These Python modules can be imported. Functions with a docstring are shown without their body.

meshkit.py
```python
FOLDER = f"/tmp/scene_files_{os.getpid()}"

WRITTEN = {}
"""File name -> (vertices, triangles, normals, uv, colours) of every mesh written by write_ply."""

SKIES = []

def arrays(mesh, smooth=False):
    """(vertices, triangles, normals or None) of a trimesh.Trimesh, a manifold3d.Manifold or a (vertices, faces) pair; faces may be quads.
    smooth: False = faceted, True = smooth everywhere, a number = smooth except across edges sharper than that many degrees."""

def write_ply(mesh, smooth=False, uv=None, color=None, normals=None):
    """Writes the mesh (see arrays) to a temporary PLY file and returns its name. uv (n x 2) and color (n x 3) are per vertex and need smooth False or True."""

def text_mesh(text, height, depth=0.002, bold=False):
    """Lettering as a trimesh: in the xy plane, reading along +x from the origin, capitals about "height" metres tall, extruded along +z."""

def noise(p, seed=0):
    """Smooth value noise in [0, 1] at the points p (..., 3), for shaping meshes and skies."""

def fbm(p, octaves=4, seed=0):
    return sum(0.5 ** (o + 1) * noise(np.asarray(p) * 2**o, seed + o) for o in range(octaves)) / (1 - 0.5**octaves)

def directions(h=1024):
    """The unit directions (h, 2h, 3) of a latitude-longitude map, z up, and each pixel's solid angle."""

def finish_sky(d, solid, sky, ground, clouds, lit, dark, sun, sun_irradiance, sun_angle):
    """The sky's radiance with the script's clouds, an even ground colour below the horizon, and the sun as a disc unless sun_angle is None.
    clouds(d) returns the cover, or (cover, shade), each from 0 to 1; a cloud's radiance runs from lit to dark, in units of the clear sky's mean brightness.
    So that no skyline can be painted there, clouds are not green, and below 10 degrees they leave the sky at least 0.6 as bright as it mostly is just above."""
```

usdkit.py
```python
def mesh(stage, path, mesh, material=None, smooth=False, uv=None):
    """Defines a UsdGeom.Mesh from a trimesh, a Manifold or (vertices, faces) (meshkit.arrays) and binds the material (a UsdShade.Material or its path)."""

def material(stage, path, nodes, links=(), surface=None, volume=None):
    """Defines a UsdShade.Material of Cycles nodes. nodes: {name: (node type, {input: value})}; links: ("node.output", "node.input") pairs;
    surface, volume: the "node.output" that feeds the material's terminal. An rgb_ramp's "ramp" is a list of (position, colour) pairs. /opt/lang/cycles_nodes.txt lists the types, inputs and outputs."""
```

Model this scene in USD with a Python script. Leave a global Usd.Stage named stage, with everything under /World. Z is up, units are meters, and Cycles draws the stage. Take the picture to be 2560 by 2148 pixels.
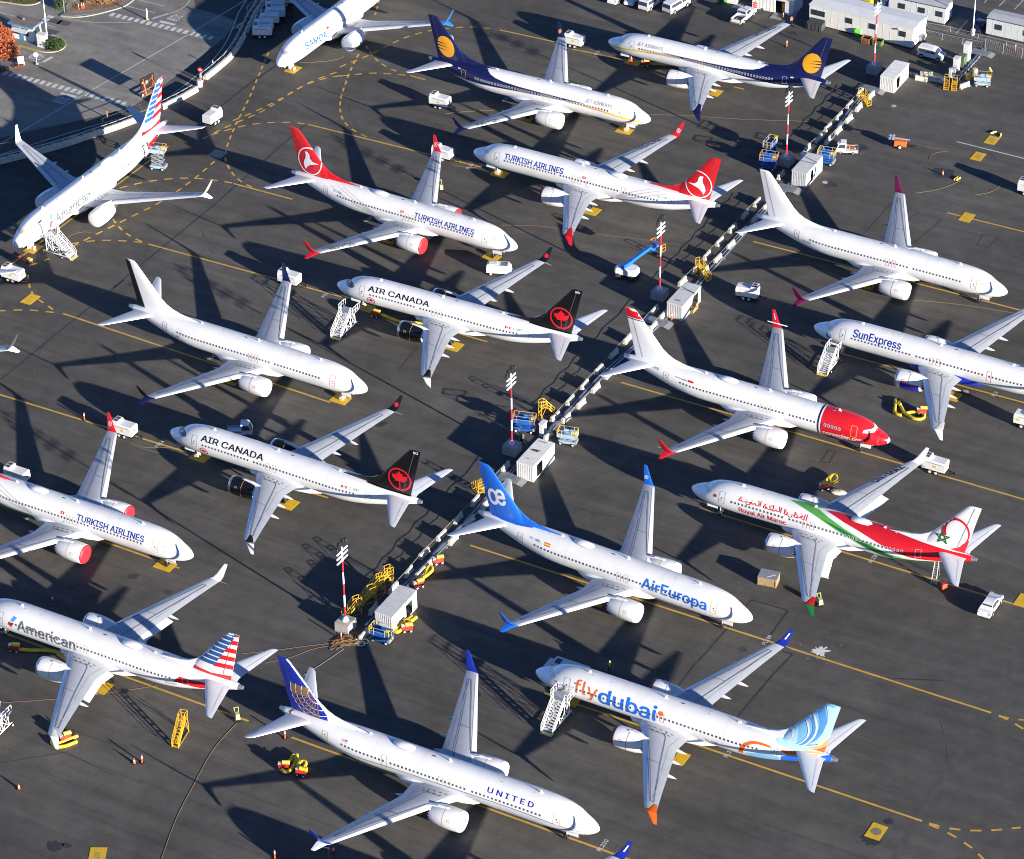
import math, random
import numpy as np, trimesh, shapely
from shapely import affinity
from shapely.geometry import Polygon, MultiPolygon, LineString, Point, box as sbox
from shapely.ops import unary_union
import usdkit, meshkit
from pxr import Usd, UsdGeom, UsdLux, UsdShade, Gf, Sdf

random.seed(7); rng = np.random.default_rng(7)
stage = Usd.Stage.CreateInMemory()
UsdGeom.SetStageUpAxis(stage, "Z"); UsdGeom.SetStageMetersPerUnit(stage, 1.0)
UsdGeom.Xform.Define(stage, "/World"); UsdGeom.Scope.Define(stage, "/World/Looks")

# ---------------------------------------------------------------- camera (an aeroplane window 235 m up, looking 34 degrees down)
CAM_H, PITCH, ROLL, FPX = 235.017, 0.596976, -0.01227, 7813.6      # FPX: focal length in pixels of a 2560 wide picture
EXPOSURE = 1.4
_R0, _F0, _U0 = np.array([1.,0,0]), np.array([0,math.cos(PITCH),-math.sin(PITCH)]), np.array([0,math.sin(PITCH),math.cos(PITCH)])
CR, CU = math.cos(ROLL)*_R0+math.sin(ROLL)*_U0, -math.sin(ROLL)*_R0+math.cos(ROLL)*_U0
cam = UsdGeom.Camera.Define(stage, "/World/camera")
cam.CreateHorizontalApertureAttr(36.0); cam.CreateVerticalApertureAttr(36.0*859/1024); cam.CreateFocalLengthAttr(36.0*FPX/2560)
cam.CreateClippingRangeAttr(Gf.Vec2f(1.0, 5000.0)); cam.CreateExposureAttr(EXPOSURE)
_m = np.eye(4); _m[0,:3], _m[1,:3], _m[2,:3], _m[3,:3] = CR, CU, -_F0, (0,0,CAM_H)
UsdGeom.Xformable(cam).AddTransformOp().Set(Gf.Matrix4d(*_m.ravel().tolist()))

# ---------------------------------------------------------------- sky and sun (low winter sun from behind the camera's right shoulder)
SUN_AZ, SUN_EL = math.radians(135.0), math.radians(11.0)
dome = UsdLux.DomeLight.Define(stage, "/World/sky")
sky_m = usdkit.material(stage, "/World/Looks/sky", {
    "sky": ("sky_texture", {"sky_type": "single_scattering", "sun_disc": False, "sun_elevation": SUN_EL, "sun_rotation": SUN_AZ, "altitude": 200.0, "air_density": 0.85, "aerosol_density": 0.0, "ozone_density": 3.0}),
    "balance": ("mix", {"mix_type": "multiply", "fac": 1.0, "color2": (.79, .94, 1.30)}),                     # the camera's white balance for the warm sun leaves the sky bluer
    "bg": ("background_shader", {"strength": 0.052})}, [("sky.color", "balance.color1"), ("balance.color", "bg.color")], surface="bg.background")
UsdShade.MaterialBindingAPI.Apply(dome.GetPrim()).Bind(sky_m)
sun = UsdLux.DistantLight.Define(stage, "/World/sun")
sun.CreateIntensityAttr(1.25); sun.CreateAngleAttr(0.5); sun.CreateColorAttr(Gf.Vec3f(1.0, 0.93, 0.83)); sun.CreateNormalizeAttr(True)
UsdGeom.Xformable(sun).AddRotateZOp().Set(90.0-math.degrees(SUN_AZ)+90.0)
UsdGeom.Xformable(sun).AddRotateXOp().Set(90.0-math.degrees(SUN_EL))

# ---------------------------------------------------------------- helpers
_O = {'A':(0,0),'B':(850,0),'C':(1700,0),'D':(0,700),'E':(850,700),'F':(1700,700),'G':(0,1428),'H':(850,1428),'I':(1700,1428)}
def at(u, v):
    """The point of the ground that the photograph (2560 x 2148) shows at u, v."""
    d = CR*(u-1280)-CU*(v-1074)+_F0*FPX
    t = -CAM_H/d[2]
    return np.array([d[0]*t, d[1]*t])
def q(tile, X, Y):
    """The same for a point read off one of the nine enlarged tiles of the photograph."""
    return at(_O[tile][0]+X/2.442, _O[tile][1]+Y/2.442)
def heading(a, b): return math.degrees(math.atan2(b[1]-a[1], b[0]-a[0]))
_used = {}
def numbered(parent, name):
    k = (parent, name); n = _used.get(k, 0); _used[k] = n+1
    return f"{parent}/{name}" + (f"_{n:03d}" if n else "")
def path_of(o): return "/World" if o is None else (o if isinstance(o, str) else str(o.GetPath()))
def tag(o, label=None, cat=None, group=None, kind=None):
    p = o if isinstance(o, Usd.Prim) else o.GetPrim()
    for k, v in (("label", label), ("category", cat), ("group", group), ("kind", kind)):
        if v: p.SetCustomDataByKey(k, v)
    return p
ORD = ["first","second","third","fourth","fifth","sixth","seventh","eighth","ninth","tenth","eleventh","twelfth"]
def thing(name, label, cat, loc=(0,0,0), rotz=0.0, group=None, kind=None):
    x = UsdGeom.Xform.Define(stage, numbered("/World", name))
    loc = (float(loc[0]), float(loc[1]), float(loc[2]) if len(loc) > 2 else 0.0)
    x.AddTranslateOp().Set(Gf.Vec3d(*loc)); x.AddRotateZOp().Set(float(rotz))
    return tag(x, label, cat, group, kind)
def dup(root, loc, rotz, label=None, group=None):
    was = root.GetCustomData(); base = root.GetName()
    if base[-4] == '_' and base[-3:].isdigit(): base = base[:-4]
    r = thing(base, label or was['label'], was['category'], loc, rotz, group or was.get('group'))
    r.GetReferences().AddInternalReference(root.GetPath()); r.SetInstanceable(True)
    return r
def obj(name, mesh, mat, parent=None, smooth=False, label=None, kind=None):
    m = usdkit.mesh(stage, numbered(path_of(parent), name), mesh, M[mat] if isinstance(mat, str) else mat, smooth=smooth)
    if label or kind: tag(m, label, kind=kind)
    return m.GetPrim()

class MB:
    """Collects boxes, tubes and faces into one mesh."""
    def __init__(s): s.v, s.f, s.n = [], [], 0
    def add(s, v, f):
        v, f = np.asarray(v, float), np.asarray(f, int)
        if f.shape[1] == 4: f = np.vstack([f[:, [0,1,2]], f[:, [0,2,3]]])
        s.v.append(v); s.f.append(f+s.n); s.n += len(v); return s
    def box(s, c, d, rz=0.0, top=None):
        """Box: centre of the base c, sizes d; top = (x, y) size factors of the upper face."""
        tx, ty = top or (1, 1)
        v = np.array([[sx*d[0]/2*(tx if z else 1), sy*d[1]/2*(ty if z else 1), z*d[2]] for z in (0,1) for sy in (-1,1) for sx in (-1,1)], float)
        if rz:
            a = math.radians(rz); v[:, :2] = v[:, :2]@np.array([[math.cos(a), math.sin(a)], [-math.sin(a), math.cos(a)]])
        return s.add(v+np.asarray(c, float), [[0,2,3,1],[4,5,7,6],[0,1,5,4],[2,6,7,3],[0,4,6,2],[1,3,7,5]])
    def bar(s, a, b, w, h=None):
        """Square bar from a to b."""
        a, b = np.asarray(a, float), np.asarray(b, float); d = b-a; d /= np.linalg.norm(d)+1e-12
        u = np.cross(d, [0,0,1.] if abs(d[2]) < .95 else [1.,0,0]); u /= np.linalg.norm(u); t = np.cross(u, d); h = h or w
        v = [p+u*x*w/2+t*y*h/2 for p in (a, b) for x, y in ((-1,-1),(1,-1),(1,1),(-1,1))]
        return s.add(v, [[0,3,2,1],[4,5,6,7],[0,1,5,4],[1,2,6,5],[2,3,7,6],[3,0,4,7]])
    def tube(s, pts, r, n=8, cap=True):
        pts = np.asarray(pts, float); k = len(pts); rs = np.broadcast_to(r, k); d = np.gradient(pts, axis=0); d /= np.linalg.norm(d, axis=1, keepdims=True)+1e-12
        ref = np.array([0,0,1.]) if abs(d[0][2]) < .9 else np.array([1.,0,0]); V = []
        for p, t, rr in zip(pts, d, rs):
            u = np.cross(t, ref); u /= np.linalg.norm(u)+1e-12; w = np.cross(u, t); ref = w if abs(w@t) < .9 else ref
            V += [p+rr*(u*math.cos(a)+w*math.sin(a)) for a in np.arange(n)*2*math.pi/n]
        F = [[i*n+j, i*n+(j+1)%n, (i+1)*n+(j+1)%n, (i+1)*n+j] for i in range(k-1) for j in range(n)]
        if cap:
            V += [pts[0], pts[-1]]; a, b = k*n, k*n+1
            T = [[a, (j+1)%n, j] for j in range(n)]+[[b, (k-1)*n+j, (k-1)*n+(j+1)%n] for j in range(n)]
            F = np.vstack([np.array(F)[:, [0,1,2]], np.array(F)[:, [0,2,3]], T])
        return s.add(V, F)
    def cyl(s, a, b, r, n=12): return s.tube([a, b], r, n)
    def revolve(s, prof, axis='z', o=(0,0,0), n=20):
        """Surface of revolution of (radius, height) pairs about an axis through o."""
        a = np.arange(n)*2*math.pi/n; V = []
        for r, h in prof:
            c, d = r*np.cos(a), r*np.sin(a); e = np.full(n, h)
            V.append(np.stack({'z': (c,d,e), 'x': (e,c,d), 'y': (d,e,c)}[axis], -1))
        k = len(prof)
        return s.add(np.vstack(V)+np.asarray(o, float), [[i*n+j, i*n+(j+1)%n, (i+1)*n+(j+1)%n, (i+1)*n+j] for i in range(k-1) for j in range(n)])
    def loft(s, secs, cap=True):
        """Skin over sections with equally many points."""
        n = len(secs[0]); V = np.vstack([np.asarray(x, float) for x in secs]); k = len(secs)
        F = [[i*n+j, i*n+(j+1)%n, (i+1)*n+(j+1)%n, (i+1)*n+j] for i in range(k-1) for j in range(n)]
        F = np.vstack([np.array(F)[:, [0,1,2]], np.array(F)[:, [0,2,3]]])
        if cap:
            c = [V[:n].mean(0), V[-n:].mean(0)]; V = np.vstack([V, c]); m = k*n
            F = np.vstack([F, [[m, (j+1)%n, j] for j in range(n)], [[m+1, (k-1)*n+j, (k-1)*n+(j+1)%n] for j in range(n)]])
        return s.add(V, F)
    def prism(s, prof, wfun, tri=True):
        """Side profile (x, z) given a width: y = +-wfun(x, z)."""
        p = np.asarray(prof, float); n = len(p); w = np.array([wfun(x, z) for x, z in p])
        V = np.vstack([np.c_[p[:,0], w, p[:,1]], np.c_[p[:,0], -w, p[:,1]]])
        t = earcut2(Polygon(p)); tri_i = match(t[0], p)[t[1]]
        F = [[j, (j+1)%n, n+(j+1)%n, n+j] for j in range(n)]
        F = np.vstack([np.array(F)[:, [0,1,2]], np.array(F)[:, [0,2,3]], tri_i, tri_i[:, ::-1]+n])
        return s.add(V, F)
    def get(s): return np.vstack(s.v), np.vstack(s.f)
    def build(s, name, mat, parent=None, smooth=False, **k): return obj(name, s.get(), mat, parent, smooth, **k)

def match(a, b): return np.array([int(np.argmin(((b-x)**2).sum(1))) for x in a])
def earcut2(poly):
    v, f = trimesh.creation.triangulate_polygon(poly, engine="earcut"); return np.asarray(v, float), np.asarray(f, int)
def polys(g):
    if g.is_empty: return []
    if g.geom_type == 'Polygon': return [g]
    return [p for x in getattr(g, 'geoms', []) for p in polys(x)]
def drape(g, fn, dx=0.6, ds=0.25, flip=False):
    """Lays a flat outline onto a surface fn(x, s): cut into cells so that it follows the curve."""
    V, F, n = [], [], 0
    for p in polys(g if g.is_valid else g.buffer(0)):
        x0, y0, x1, y1 = p.bounds
        cells = [sbox(x, y, x+dx, y+ds) for x in np.arange(math.floor(x0/dx)*dx, x1, dx) for y in np.arange(math.floor(y0/ds)*ds, y1, ds)]
        for c in shapely.intersection(p, np.array(cells)):
            for r in polys(c):
                if r.area < 1e-6: continue
                try: v, f = earcut2(r)
                except Exception: continue
                V.append(v); F.append(f+n); n += len(v)
    if not V: return None
    v, f = np.vstack(V), np.vstack(F)
    v, inv = np.unique(np.round(v, 4), axis=0, return_inverse=True); f = inv.reshape(-1)[f]
    a, b, c = v[f[:,0]], v[f[:,1]], v[f[:,2]]; ar = (b[:,0]-a[:,0])*(c[:,1]-a[:,1])-(b[:,1]-a[:,1])*(c[:,0]-a[:,0])
    f = f[np.abs(ar) > 1e-9]; ar = ar[np.abs(ar) > 1e-9]
    f = np.where(((ar < 0) ^ flip)[:, None], f[:, ::-1], f)
    return fn(v[:,0], v[:,1]), f
_txt = {}
def text_poly(t, bold=False):
    """Lettering as an outline: capitals 1 unit high, from the origin."""
    if (t, bold) not in _txt:
        m = meshkit.text_mesh(t, 1.0, 0.1, bold); v, f = np.array(m.vertices), np.array(m.faces)
        low = f[(v[f][:, :, 2] < 1e-6).all(1)]
        g = unary_union([Polygon(v[i][:, :2]).buffer(1e-4) for i in low])
        x0 = g.bounds[0]; _txt[t, bold] = affinity.translate(g, -x0, 0).simplify(0.012)
    return _txt[t, bold]
def text_fit(t, x0, x1, s0, s1, bold=False, shear=0.0):
    """Lettering from x0 to x1 (x1 < x0: mirrored, for the side that reads the other way) with capitals from s0 to s1."""
    g = text_poly(t, bold)
    if shear: g = affinity.affine_transform(g, [1, shear, 0, 1, 0, 0])
    return affinity.affine_transform(g, [(x1-x0)/g.bounds[2], 0, 0, s1-s0, x0, s0])
def spline(pts, n=24, closed=False):
    from scipy.interpolate import CubicSpline
    p = np.asarray(pts, float)
    if closed: p = np.vstack([p, p[:1]])
    t = np.r_[0, np.cumsum(np.linalg.norm(np.diff(p, axis=0), axis=1))]
    return CubicSpline(t, p, bc_type='periodic' if closed else 'natural')(np.linspace(0, t[-1], n))
def ellipse(x, y, a, b, rot=0): return affinity.rotate(affinity.scale(Point(x, y).buffer(1, 24), a, b), rot, origin=(x, y))

# ---------------------------------------------------------------- materials
M = {}
def paint(name, c, rough=0.4, var=0.08, scale=1.5, metal=0.0, coat=0.0, bump=0.0):
    """Plain painted or bare surface with a little wear and dirt of its own."""
    lo, hi = [x*(1-var) for x in c], [min(1, x*(1+var*.5)) for x in c]
    n = {"t": ("texture_coordinate", {}), "n": ("noise_texture", {"scale": scale, "detail": 5.0, "roughness": 0.6}),
         "r": ("rgb_ramp", {"ramp": [(0.3, lo), (0.7, hi)]}), "p": ("principled_bsdf", {"roughness": rough, "metallic": metal, "coat_weight": coat, "coat_roughness": 0.1})}
    l = [("t.object", "n.vector"), ("n.fac", "r.fac"), ("r.color", "p.base_color")]
    if bump:
        n["b"] = ("bump", {"strength": 0.6, "distance": bump}); l += [("n.fac", "b.height"), ("b.normal", "p.normal")]
    M[name] = usdkit.material(stage, f"/World/Looks/{name}", n, l, surface="p.BSDF")
for a in [
    ("white_paint", (.77,.765,.75), .34, .09, .35, 0, .25), ("off_white", (.72,.70,.65), .5, .08), ("wing_grey", (.44,.46,.49), .38, .08, .8), ("slat_white", (.62,.64,.67), .28, .05),
    ("tail_grey", (.62,.63,.64), .4, .06), ("bare_metal", (.55,.55,.56), .3, .1, 2, .8), ("lip_metal", (.62,.64,.66), .22, .06, 2, .9), ("dark_grey", (.06,.06,.065), .5, .2), ("black", (.012,.012,.013), .35, .2),
    ("rubber", (.02,.02,.02), .75, .3), ("window_dark", (.075,.08,.09), .15, .1), ("window_frame", (.6,.6,.6), .5, .05), ("panel_line", (.10,.10,.11), .6, .2), ("gold_tape", (.62,.36,.10), .5, .15), ("red_tape", (.60,.10,.06), .5, .15),
    ("grey_line", (.42,.44,.46), .5, .1), ("cover_white", (.74,.74,.72), .55, .1, 1.2), ("cover_red", (.62,.02,.03), .5, .12), ("lip_maroon", (.16,.008,.03), .5, .15), ("foil", (.40,.46,.55), .3, .3, 3), ("foil_pink", (.55,.40,.50), .4, .35, 4),
    ("wrap_beige", (.62,.54,.40), .7, .15, 3), ("red_livery", (.60,.012,.02), .3, .05, .5, 0, .3), ("navy_livery", (.008,.012,.07), .3, .1, .5, 0, .3), ("black_livery", (.006,.006,.007), .3, .2, .5, 0, .3), ("blue_livery", (.015,.14,.62), .3, .06, .5, 0, .3),
    ("royal_blue", (.010,.025,.30), .3, .06, .5, 0, .3), ("word_blue", (.012,.035,.28), .4, .05), ("word_black", (.015,.015,.017), .4, .05), ("word_grey", (.13,.145,.17), .4, .1), ("word_brown", (.22,.17,.15), .4, .05), ("amber", (.75,.33,.02), .4, .1), ("yellow_livery", (.80,.52,.03), .4, .06),
    ("orange_livery", (.72,.13,.015), .4, .06), ("peach", (.80,.42,.12), .4, .06), ("sky_light", (.45,.70,.84), .4, .05), ("sky_mid", (.20,.47,.75), .4, .05), ("sky_deep", (.09,.30,.65), .4, .05), ("green_livery", (.09,.34,.06), .35, .05), ("green_dark", (.012,.13,.035), .35, .05),
    ("flag_blue", (.025,.10,.30), .35, .1), ("maroon", (.13,.006,.05), .4, .08), ("swoosh_grey", (.46,.47,.49), .4, .05), ("copper", (.22,.12,.07), .35, .2), ("clay", (.60,.62,.63), .4, .05),
    ("concrete", (.42,.40,.36), .85, .25, 1.5), ("concrete_dark", (.30,.30,.29), .85, .25, 1.2), ("barrier_cream", (.62,.58,.47), .8, .2, 1.2), ("steel_plate", (.26,.27,.28), .55, .25, .8, .3), ("galvanised", (.45,.47,.49), .45, .15, 2, .5),
    ("cart_white", (.74,.74,.72), .45, .1, 1.5), ("lift_blue", (.02,.10,.36), .4, .2, 2), ("lift_pale", (.30,.44,.58), .4, .2, 2), ("safety_yellow", (.72,.42,.02), .45, .15, 2), ("rail_yellow", (.75,.55,.08), .45, .12, 2), ("rail_orange", (.65,.28,.03), .45, .15, 2),
    ("hose_yellow", (.70,.50,.03), .6, .2, 3), ("heater_red", (.50,.03,.02), .5, .2, 2), ("cone_orange", (.75,.10,.02), .5, .1), ("mast_red", (.55,.02,.03), .45, .1), ("mast_white", (.78,.77,.75), .45, .06), ("lime", (.58,.58,.22), .6, .15), ("vest_lime", (.50,.68,.04), .8, .2, 8),
    ("container_grey", (.56,.57,.56), .55, .12, .8), ("container_white", (.72,.71,.68), .55, .12, .8), ("trailer_cream", (.74,.72,.66), .55, .06, .8), ("trailer_grey", (.58,.59,.58), .55, .08, .8), ("trailer_roof", (.76,.75,.72), .5, .08, .6), ("roof_grey", (.48,.48,.48), .6, .12, .8),
    ("trim_dark", (.05,.055,.06), .5, .1), ("glass_dark", (.05,.06,.075), .08, .1), ("car_white", (.78,.78,.78), .25, .03, .5, 0, .5), ("car_blue", (.008,.018,.06), .25, .05, .5, 0, .5), ("tail_lamp", (.35,.01,.01), .3, .1), ("machine_yellow", (.72,.42,.01), .4, .15), ("toilet_blue", (.08,.16,.42), .5, .1),
    ("bin_dark", (.05,.055,.06), .6, .2), ("bin_brown", (.22,.10,.045), .7, .3, 2), ("bin_green", (.09,.14,.04), .65, .25, 2), ("green_bright", (.16,.58,.06), .5, .1), ("cabinet_green", (.10,.15,.08), .5, .1), ("board_black", (.012,.012,.013), .5, .2), ("frame_orange", (.66,.13,.02), .5, .15),
    ("crate_wood", (.33,.22,.11), .8, .25, 4), ("crate_top", (.26,.27,.29), .7, .2, 2), ("skin", (.45,.27,.18), .6, .05), ("trousers", (.03,.035,.05), .9, .2), ("pipe_blue", (.05,.08,.16), .5, .2), ("pipe_silver", (.50,.52,.55), .35, .15, 2, .6), ("rope", (.30,.30,.29), .8, .1), ("cable_orange", (.26,.15,.08), .7, .2),
    ("cable_yellow", (.30,.22,.08), .7, .2), ("tarp", (.55,.53,.48), .7, .25, 3), ("lamp_black", (.02,.02,.02), .4, .2), ("lens", (.5,.5,.48), .1, .05), ("hydrant_dark", (.07,.08,.06), .6, .2), ("leaf_rust", (.36,.085,.025), .7, .3, 1.2), ("bark", (.09,.065,.045), .9, .3, 4), ("hedge_green", (.045,.085,.018), .7, .4, 3), ("twig_tan", (.30,.17,.08), .8, .3, 3),
    ("soil", (.06,.045,.03), .95, .3, 2), ("kerb", (.40,.36,.27), .85, .2), ("kerb_yellow", (.50,.36,.05), .7, .25, 2), ("verge", (.10,.10,.035), .95, .35, .8), ("verge_dry", (.26,.15,.08), .95, .4, .8), ("path", (.20,.195,.18), .9, .15, .6), ("fence_steel", (.40,.41,.42), .5, .1, 2, .4), ("powder", (.70,.68,.62), .95, .2, 2),
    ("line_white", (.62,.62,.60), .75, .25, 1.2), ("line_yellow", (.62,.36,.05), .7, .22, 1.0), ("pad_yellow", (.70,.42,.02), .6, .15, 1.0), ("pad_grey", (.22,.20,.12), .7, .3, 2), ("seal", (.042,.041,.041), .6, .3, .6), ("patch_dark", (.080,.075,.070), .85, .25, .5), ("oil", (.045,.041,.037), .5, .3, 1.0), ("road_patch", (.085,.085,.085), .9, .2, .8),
    ("sign_white", (.75,.75,.74), .5, .05), ("sign_red", (.60,.03,.03), .5, .05), ("booth_blue", (.10,.22,.42), .5, .1), ("roof_felt", (.20,.16,.14), .9, .25, .8), ("rust", (.16,.05,.02), .9, .4, 3)]: paint(*a)
M["glass_pane"] = usdkit.material(stage, "/World/Looks/glass_pane", {"p": ("principled_bsdf", {"base_color": (.03,.04,.05), "roughness": .06})}, [], surface="p.BSDF")
def asphalt(name, base, lane_dark, lane=3.9):
    """Asphalt: mottled tone, fine grit and the paver's lane joints."""
    a = math.radians(60.7)
    n = {"g": ("geometry", {}),
         "big": ("noise_texture", {"scale": 0.035, "detail": 6.0, "roughness": 0.65}), "mid": ("noise_texture", {"scale": 0.35, "detail": 6.0, "roughness": 0.7}), "fine": ("noise_texture", {"scale": 6.0, "detail": 4.0, "roughness": 0.75}),
         "map": ("mapping", {"mapping_type": "point", "rotation": (0,0,math.radians(29.3)), "scale": (1,1,1)}), "st": ("mapping", {"mapping_type": "point", "scale": (0.03, 0.5, 0.5)}), "streak": ("noise_texture", {"scale": 1.0, "detail": 5.0, "roughness": 0.6}),
         "sep": ("separate_xyz", {}), "dv": ("math", {"math_type": "divide", "value2": lane}), "wob": ("math", {"math_type": "multiply_add", "value2": 0.03}), "fr": ("math", {"math_type": "fraction"}), "lt": ("math", {"math_type": "less_than", "value2": 0.022}), "brk": ("math", {"math_type": "multiply"}),
         "r1": ("rgb_ramp", {"ramp": [(0.28, [x*.70 for x in base]), (0.5, base), (0.72, [x*1.28 for x in base])]}),
         "r2": ("rgb_ramp", {"ramp": [(0.3, (.80,.80,.80)), (0.7, (1.18,1.17,1.15))]}), "r3": ("rgb_ramp", {"ramp": [(0.3, (.80,.80,.80)), (0.7, (1.2,1.2,1.2))]}), "r4": ("rgb_ramp", {"ramp": [(0.3, (.78,.78,.79)), (0.7, (1.18,1.17,1.14))]}),
         "m1": ("mix", {"mix_type": "multiply", "fac": 1.0}), "m2": ("mix", {"mix_type": "multiply", "fac": 1.0}), "m3": ("mix", {"mix_type": "multiply", "fac": 1.0}), "m4": ("mix", {"mix_type": "mix", "color2": [x*.45 for x in base]}),
         "b": ("bump", {"strength": 0.5, "distance": 0.02}), "p": ("principled_bsdf", {"roughness": 0.88, "specular_ior_level": 0.25})}
    l = [("g.position", "big.vector"), ("g.position", "mid.vector"), ("g.position", "fine.vector"), ("g.position", "map.vector"), ("map.vector", "st.vector"), ("st.vector", "streak.vector"), ("map.vector", "sep.vector"),
         ("sep.y", "dv.value1"), ("mid.fac", "wob.value1"), ("dv.value", "wob.value3"), ("wob.value", "fr.value1"), ("fr.value", "lt.value1"), ("lt.value", "brk.value1"), ("big.fac", "brk.value2"),
         ("big.fac", "r1.fac"), ("mid.fac", "r2.fac"), ("fine.fac", "r3.fac"), ("streak.fac", "r4.fac"), ("r1.color", "m1.color1"), ("r2.color", "m1.color2"), ("m1.color", "m2.color1"), ("r3.color", "m2.color2"), ("m2.color", "m3.color1"), ("r4.color", "m3.color2"),
         ("m3.color", "m4.color1"), ("brk.value", "m4.fac"), ("m4.color", "p.base_color"), ("fine.fac", "b.height"), ("b.normal", "p.normal")]
    if not lane_dark: l = [x for x in l if x[1] != "m4.fac"]; n["m4"][1]["fac"] = 0.0
    M[name] = usdkit.material(stage, f"/World/Looks/{name}", n, l, surface="p.BSDF")
asphalt("apron_asphalt", (.094,.0885,.079), True)
asphalt("road_asphalt", (.235,.222,.196), False)
asphalt("lot_asphalt", (.115,.109,.101), False)
# ---------------------------------------------------------------- the ground: apron, road, verges and what is painted on them
def sheet(name, g, mat, z, parent=None, **k):
    g = Polygon(g).buffer(0) if not hasattr(g, 'geom_type') else g; V, F, n = [], [], 0
    for p in polys(g):
        v, f = earcut2(p); V.append(v); F.append(f+n); n += len(v)
    v, f = np.vstack(V), np.vstack(F); a, b, c = v[f[:,0]], v[f[:,1]], v[f[:,2]]
    neg = (b[:,0]-a[:,0])*(c[:,1]-a[:,1])-(b[:,1]-a[:,1])*(c[:,0]-a[:,0]) < 0
    f = np.where(neg[:, None], f[:, ::-1], f)
    return obj(name, (np.c_[v, np.full(len(v), z)], f), mat, parent, **k)
def slab(name, g, mat, h, parent=None, z=0.0):
    """A raised flat piece with real edges."""
    g = Polygon(g).buffer(0) if not hasattr(g, 'geom_type') else g
    m = trimesh.util.concatenate([trimesh.creation.extrude_polygon(p, h, engine="earcut") for p in polys(g)]); m.apply_translation((0,0,z))
    return obj(name, m, mat, parent)
def line(pts, w): return LineString([tuple(p) for p in pts]).buffer(w/2, cap_style=2)
def Q(tile, *xy): return [q(tile, *p) for p in xy]
def PX(*xy): return [at(*p) for p in xy]
Z3 = lambda *xy: [at(X/5, Y/5) for X, Y in xy]                          # enlarged top left corner
Z4 = lambda *xy: [at(380+X*.18095, Y*.18095) for X, Y in xy]
Z1 = lambda *xy: [at(1980+X*.27619, Y*.27619) for X, Y in xy]
Z5 = lambda *xy: [at(1860+X*.1619, 300+Y*.1619) for X, Y in xy]
Z6 = lambda *xy: [at(1240+X*.15894, 950+Y*.15894) for X, Y in xy]
Z7 = lambda *xy: [at(820+X*.17026, 1340+Y*.17026) for X, Y in xy]
Z2 = lambda *xy: [at(1540+X*.24762, Y*.24762) for X, Y in xy]

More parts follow.
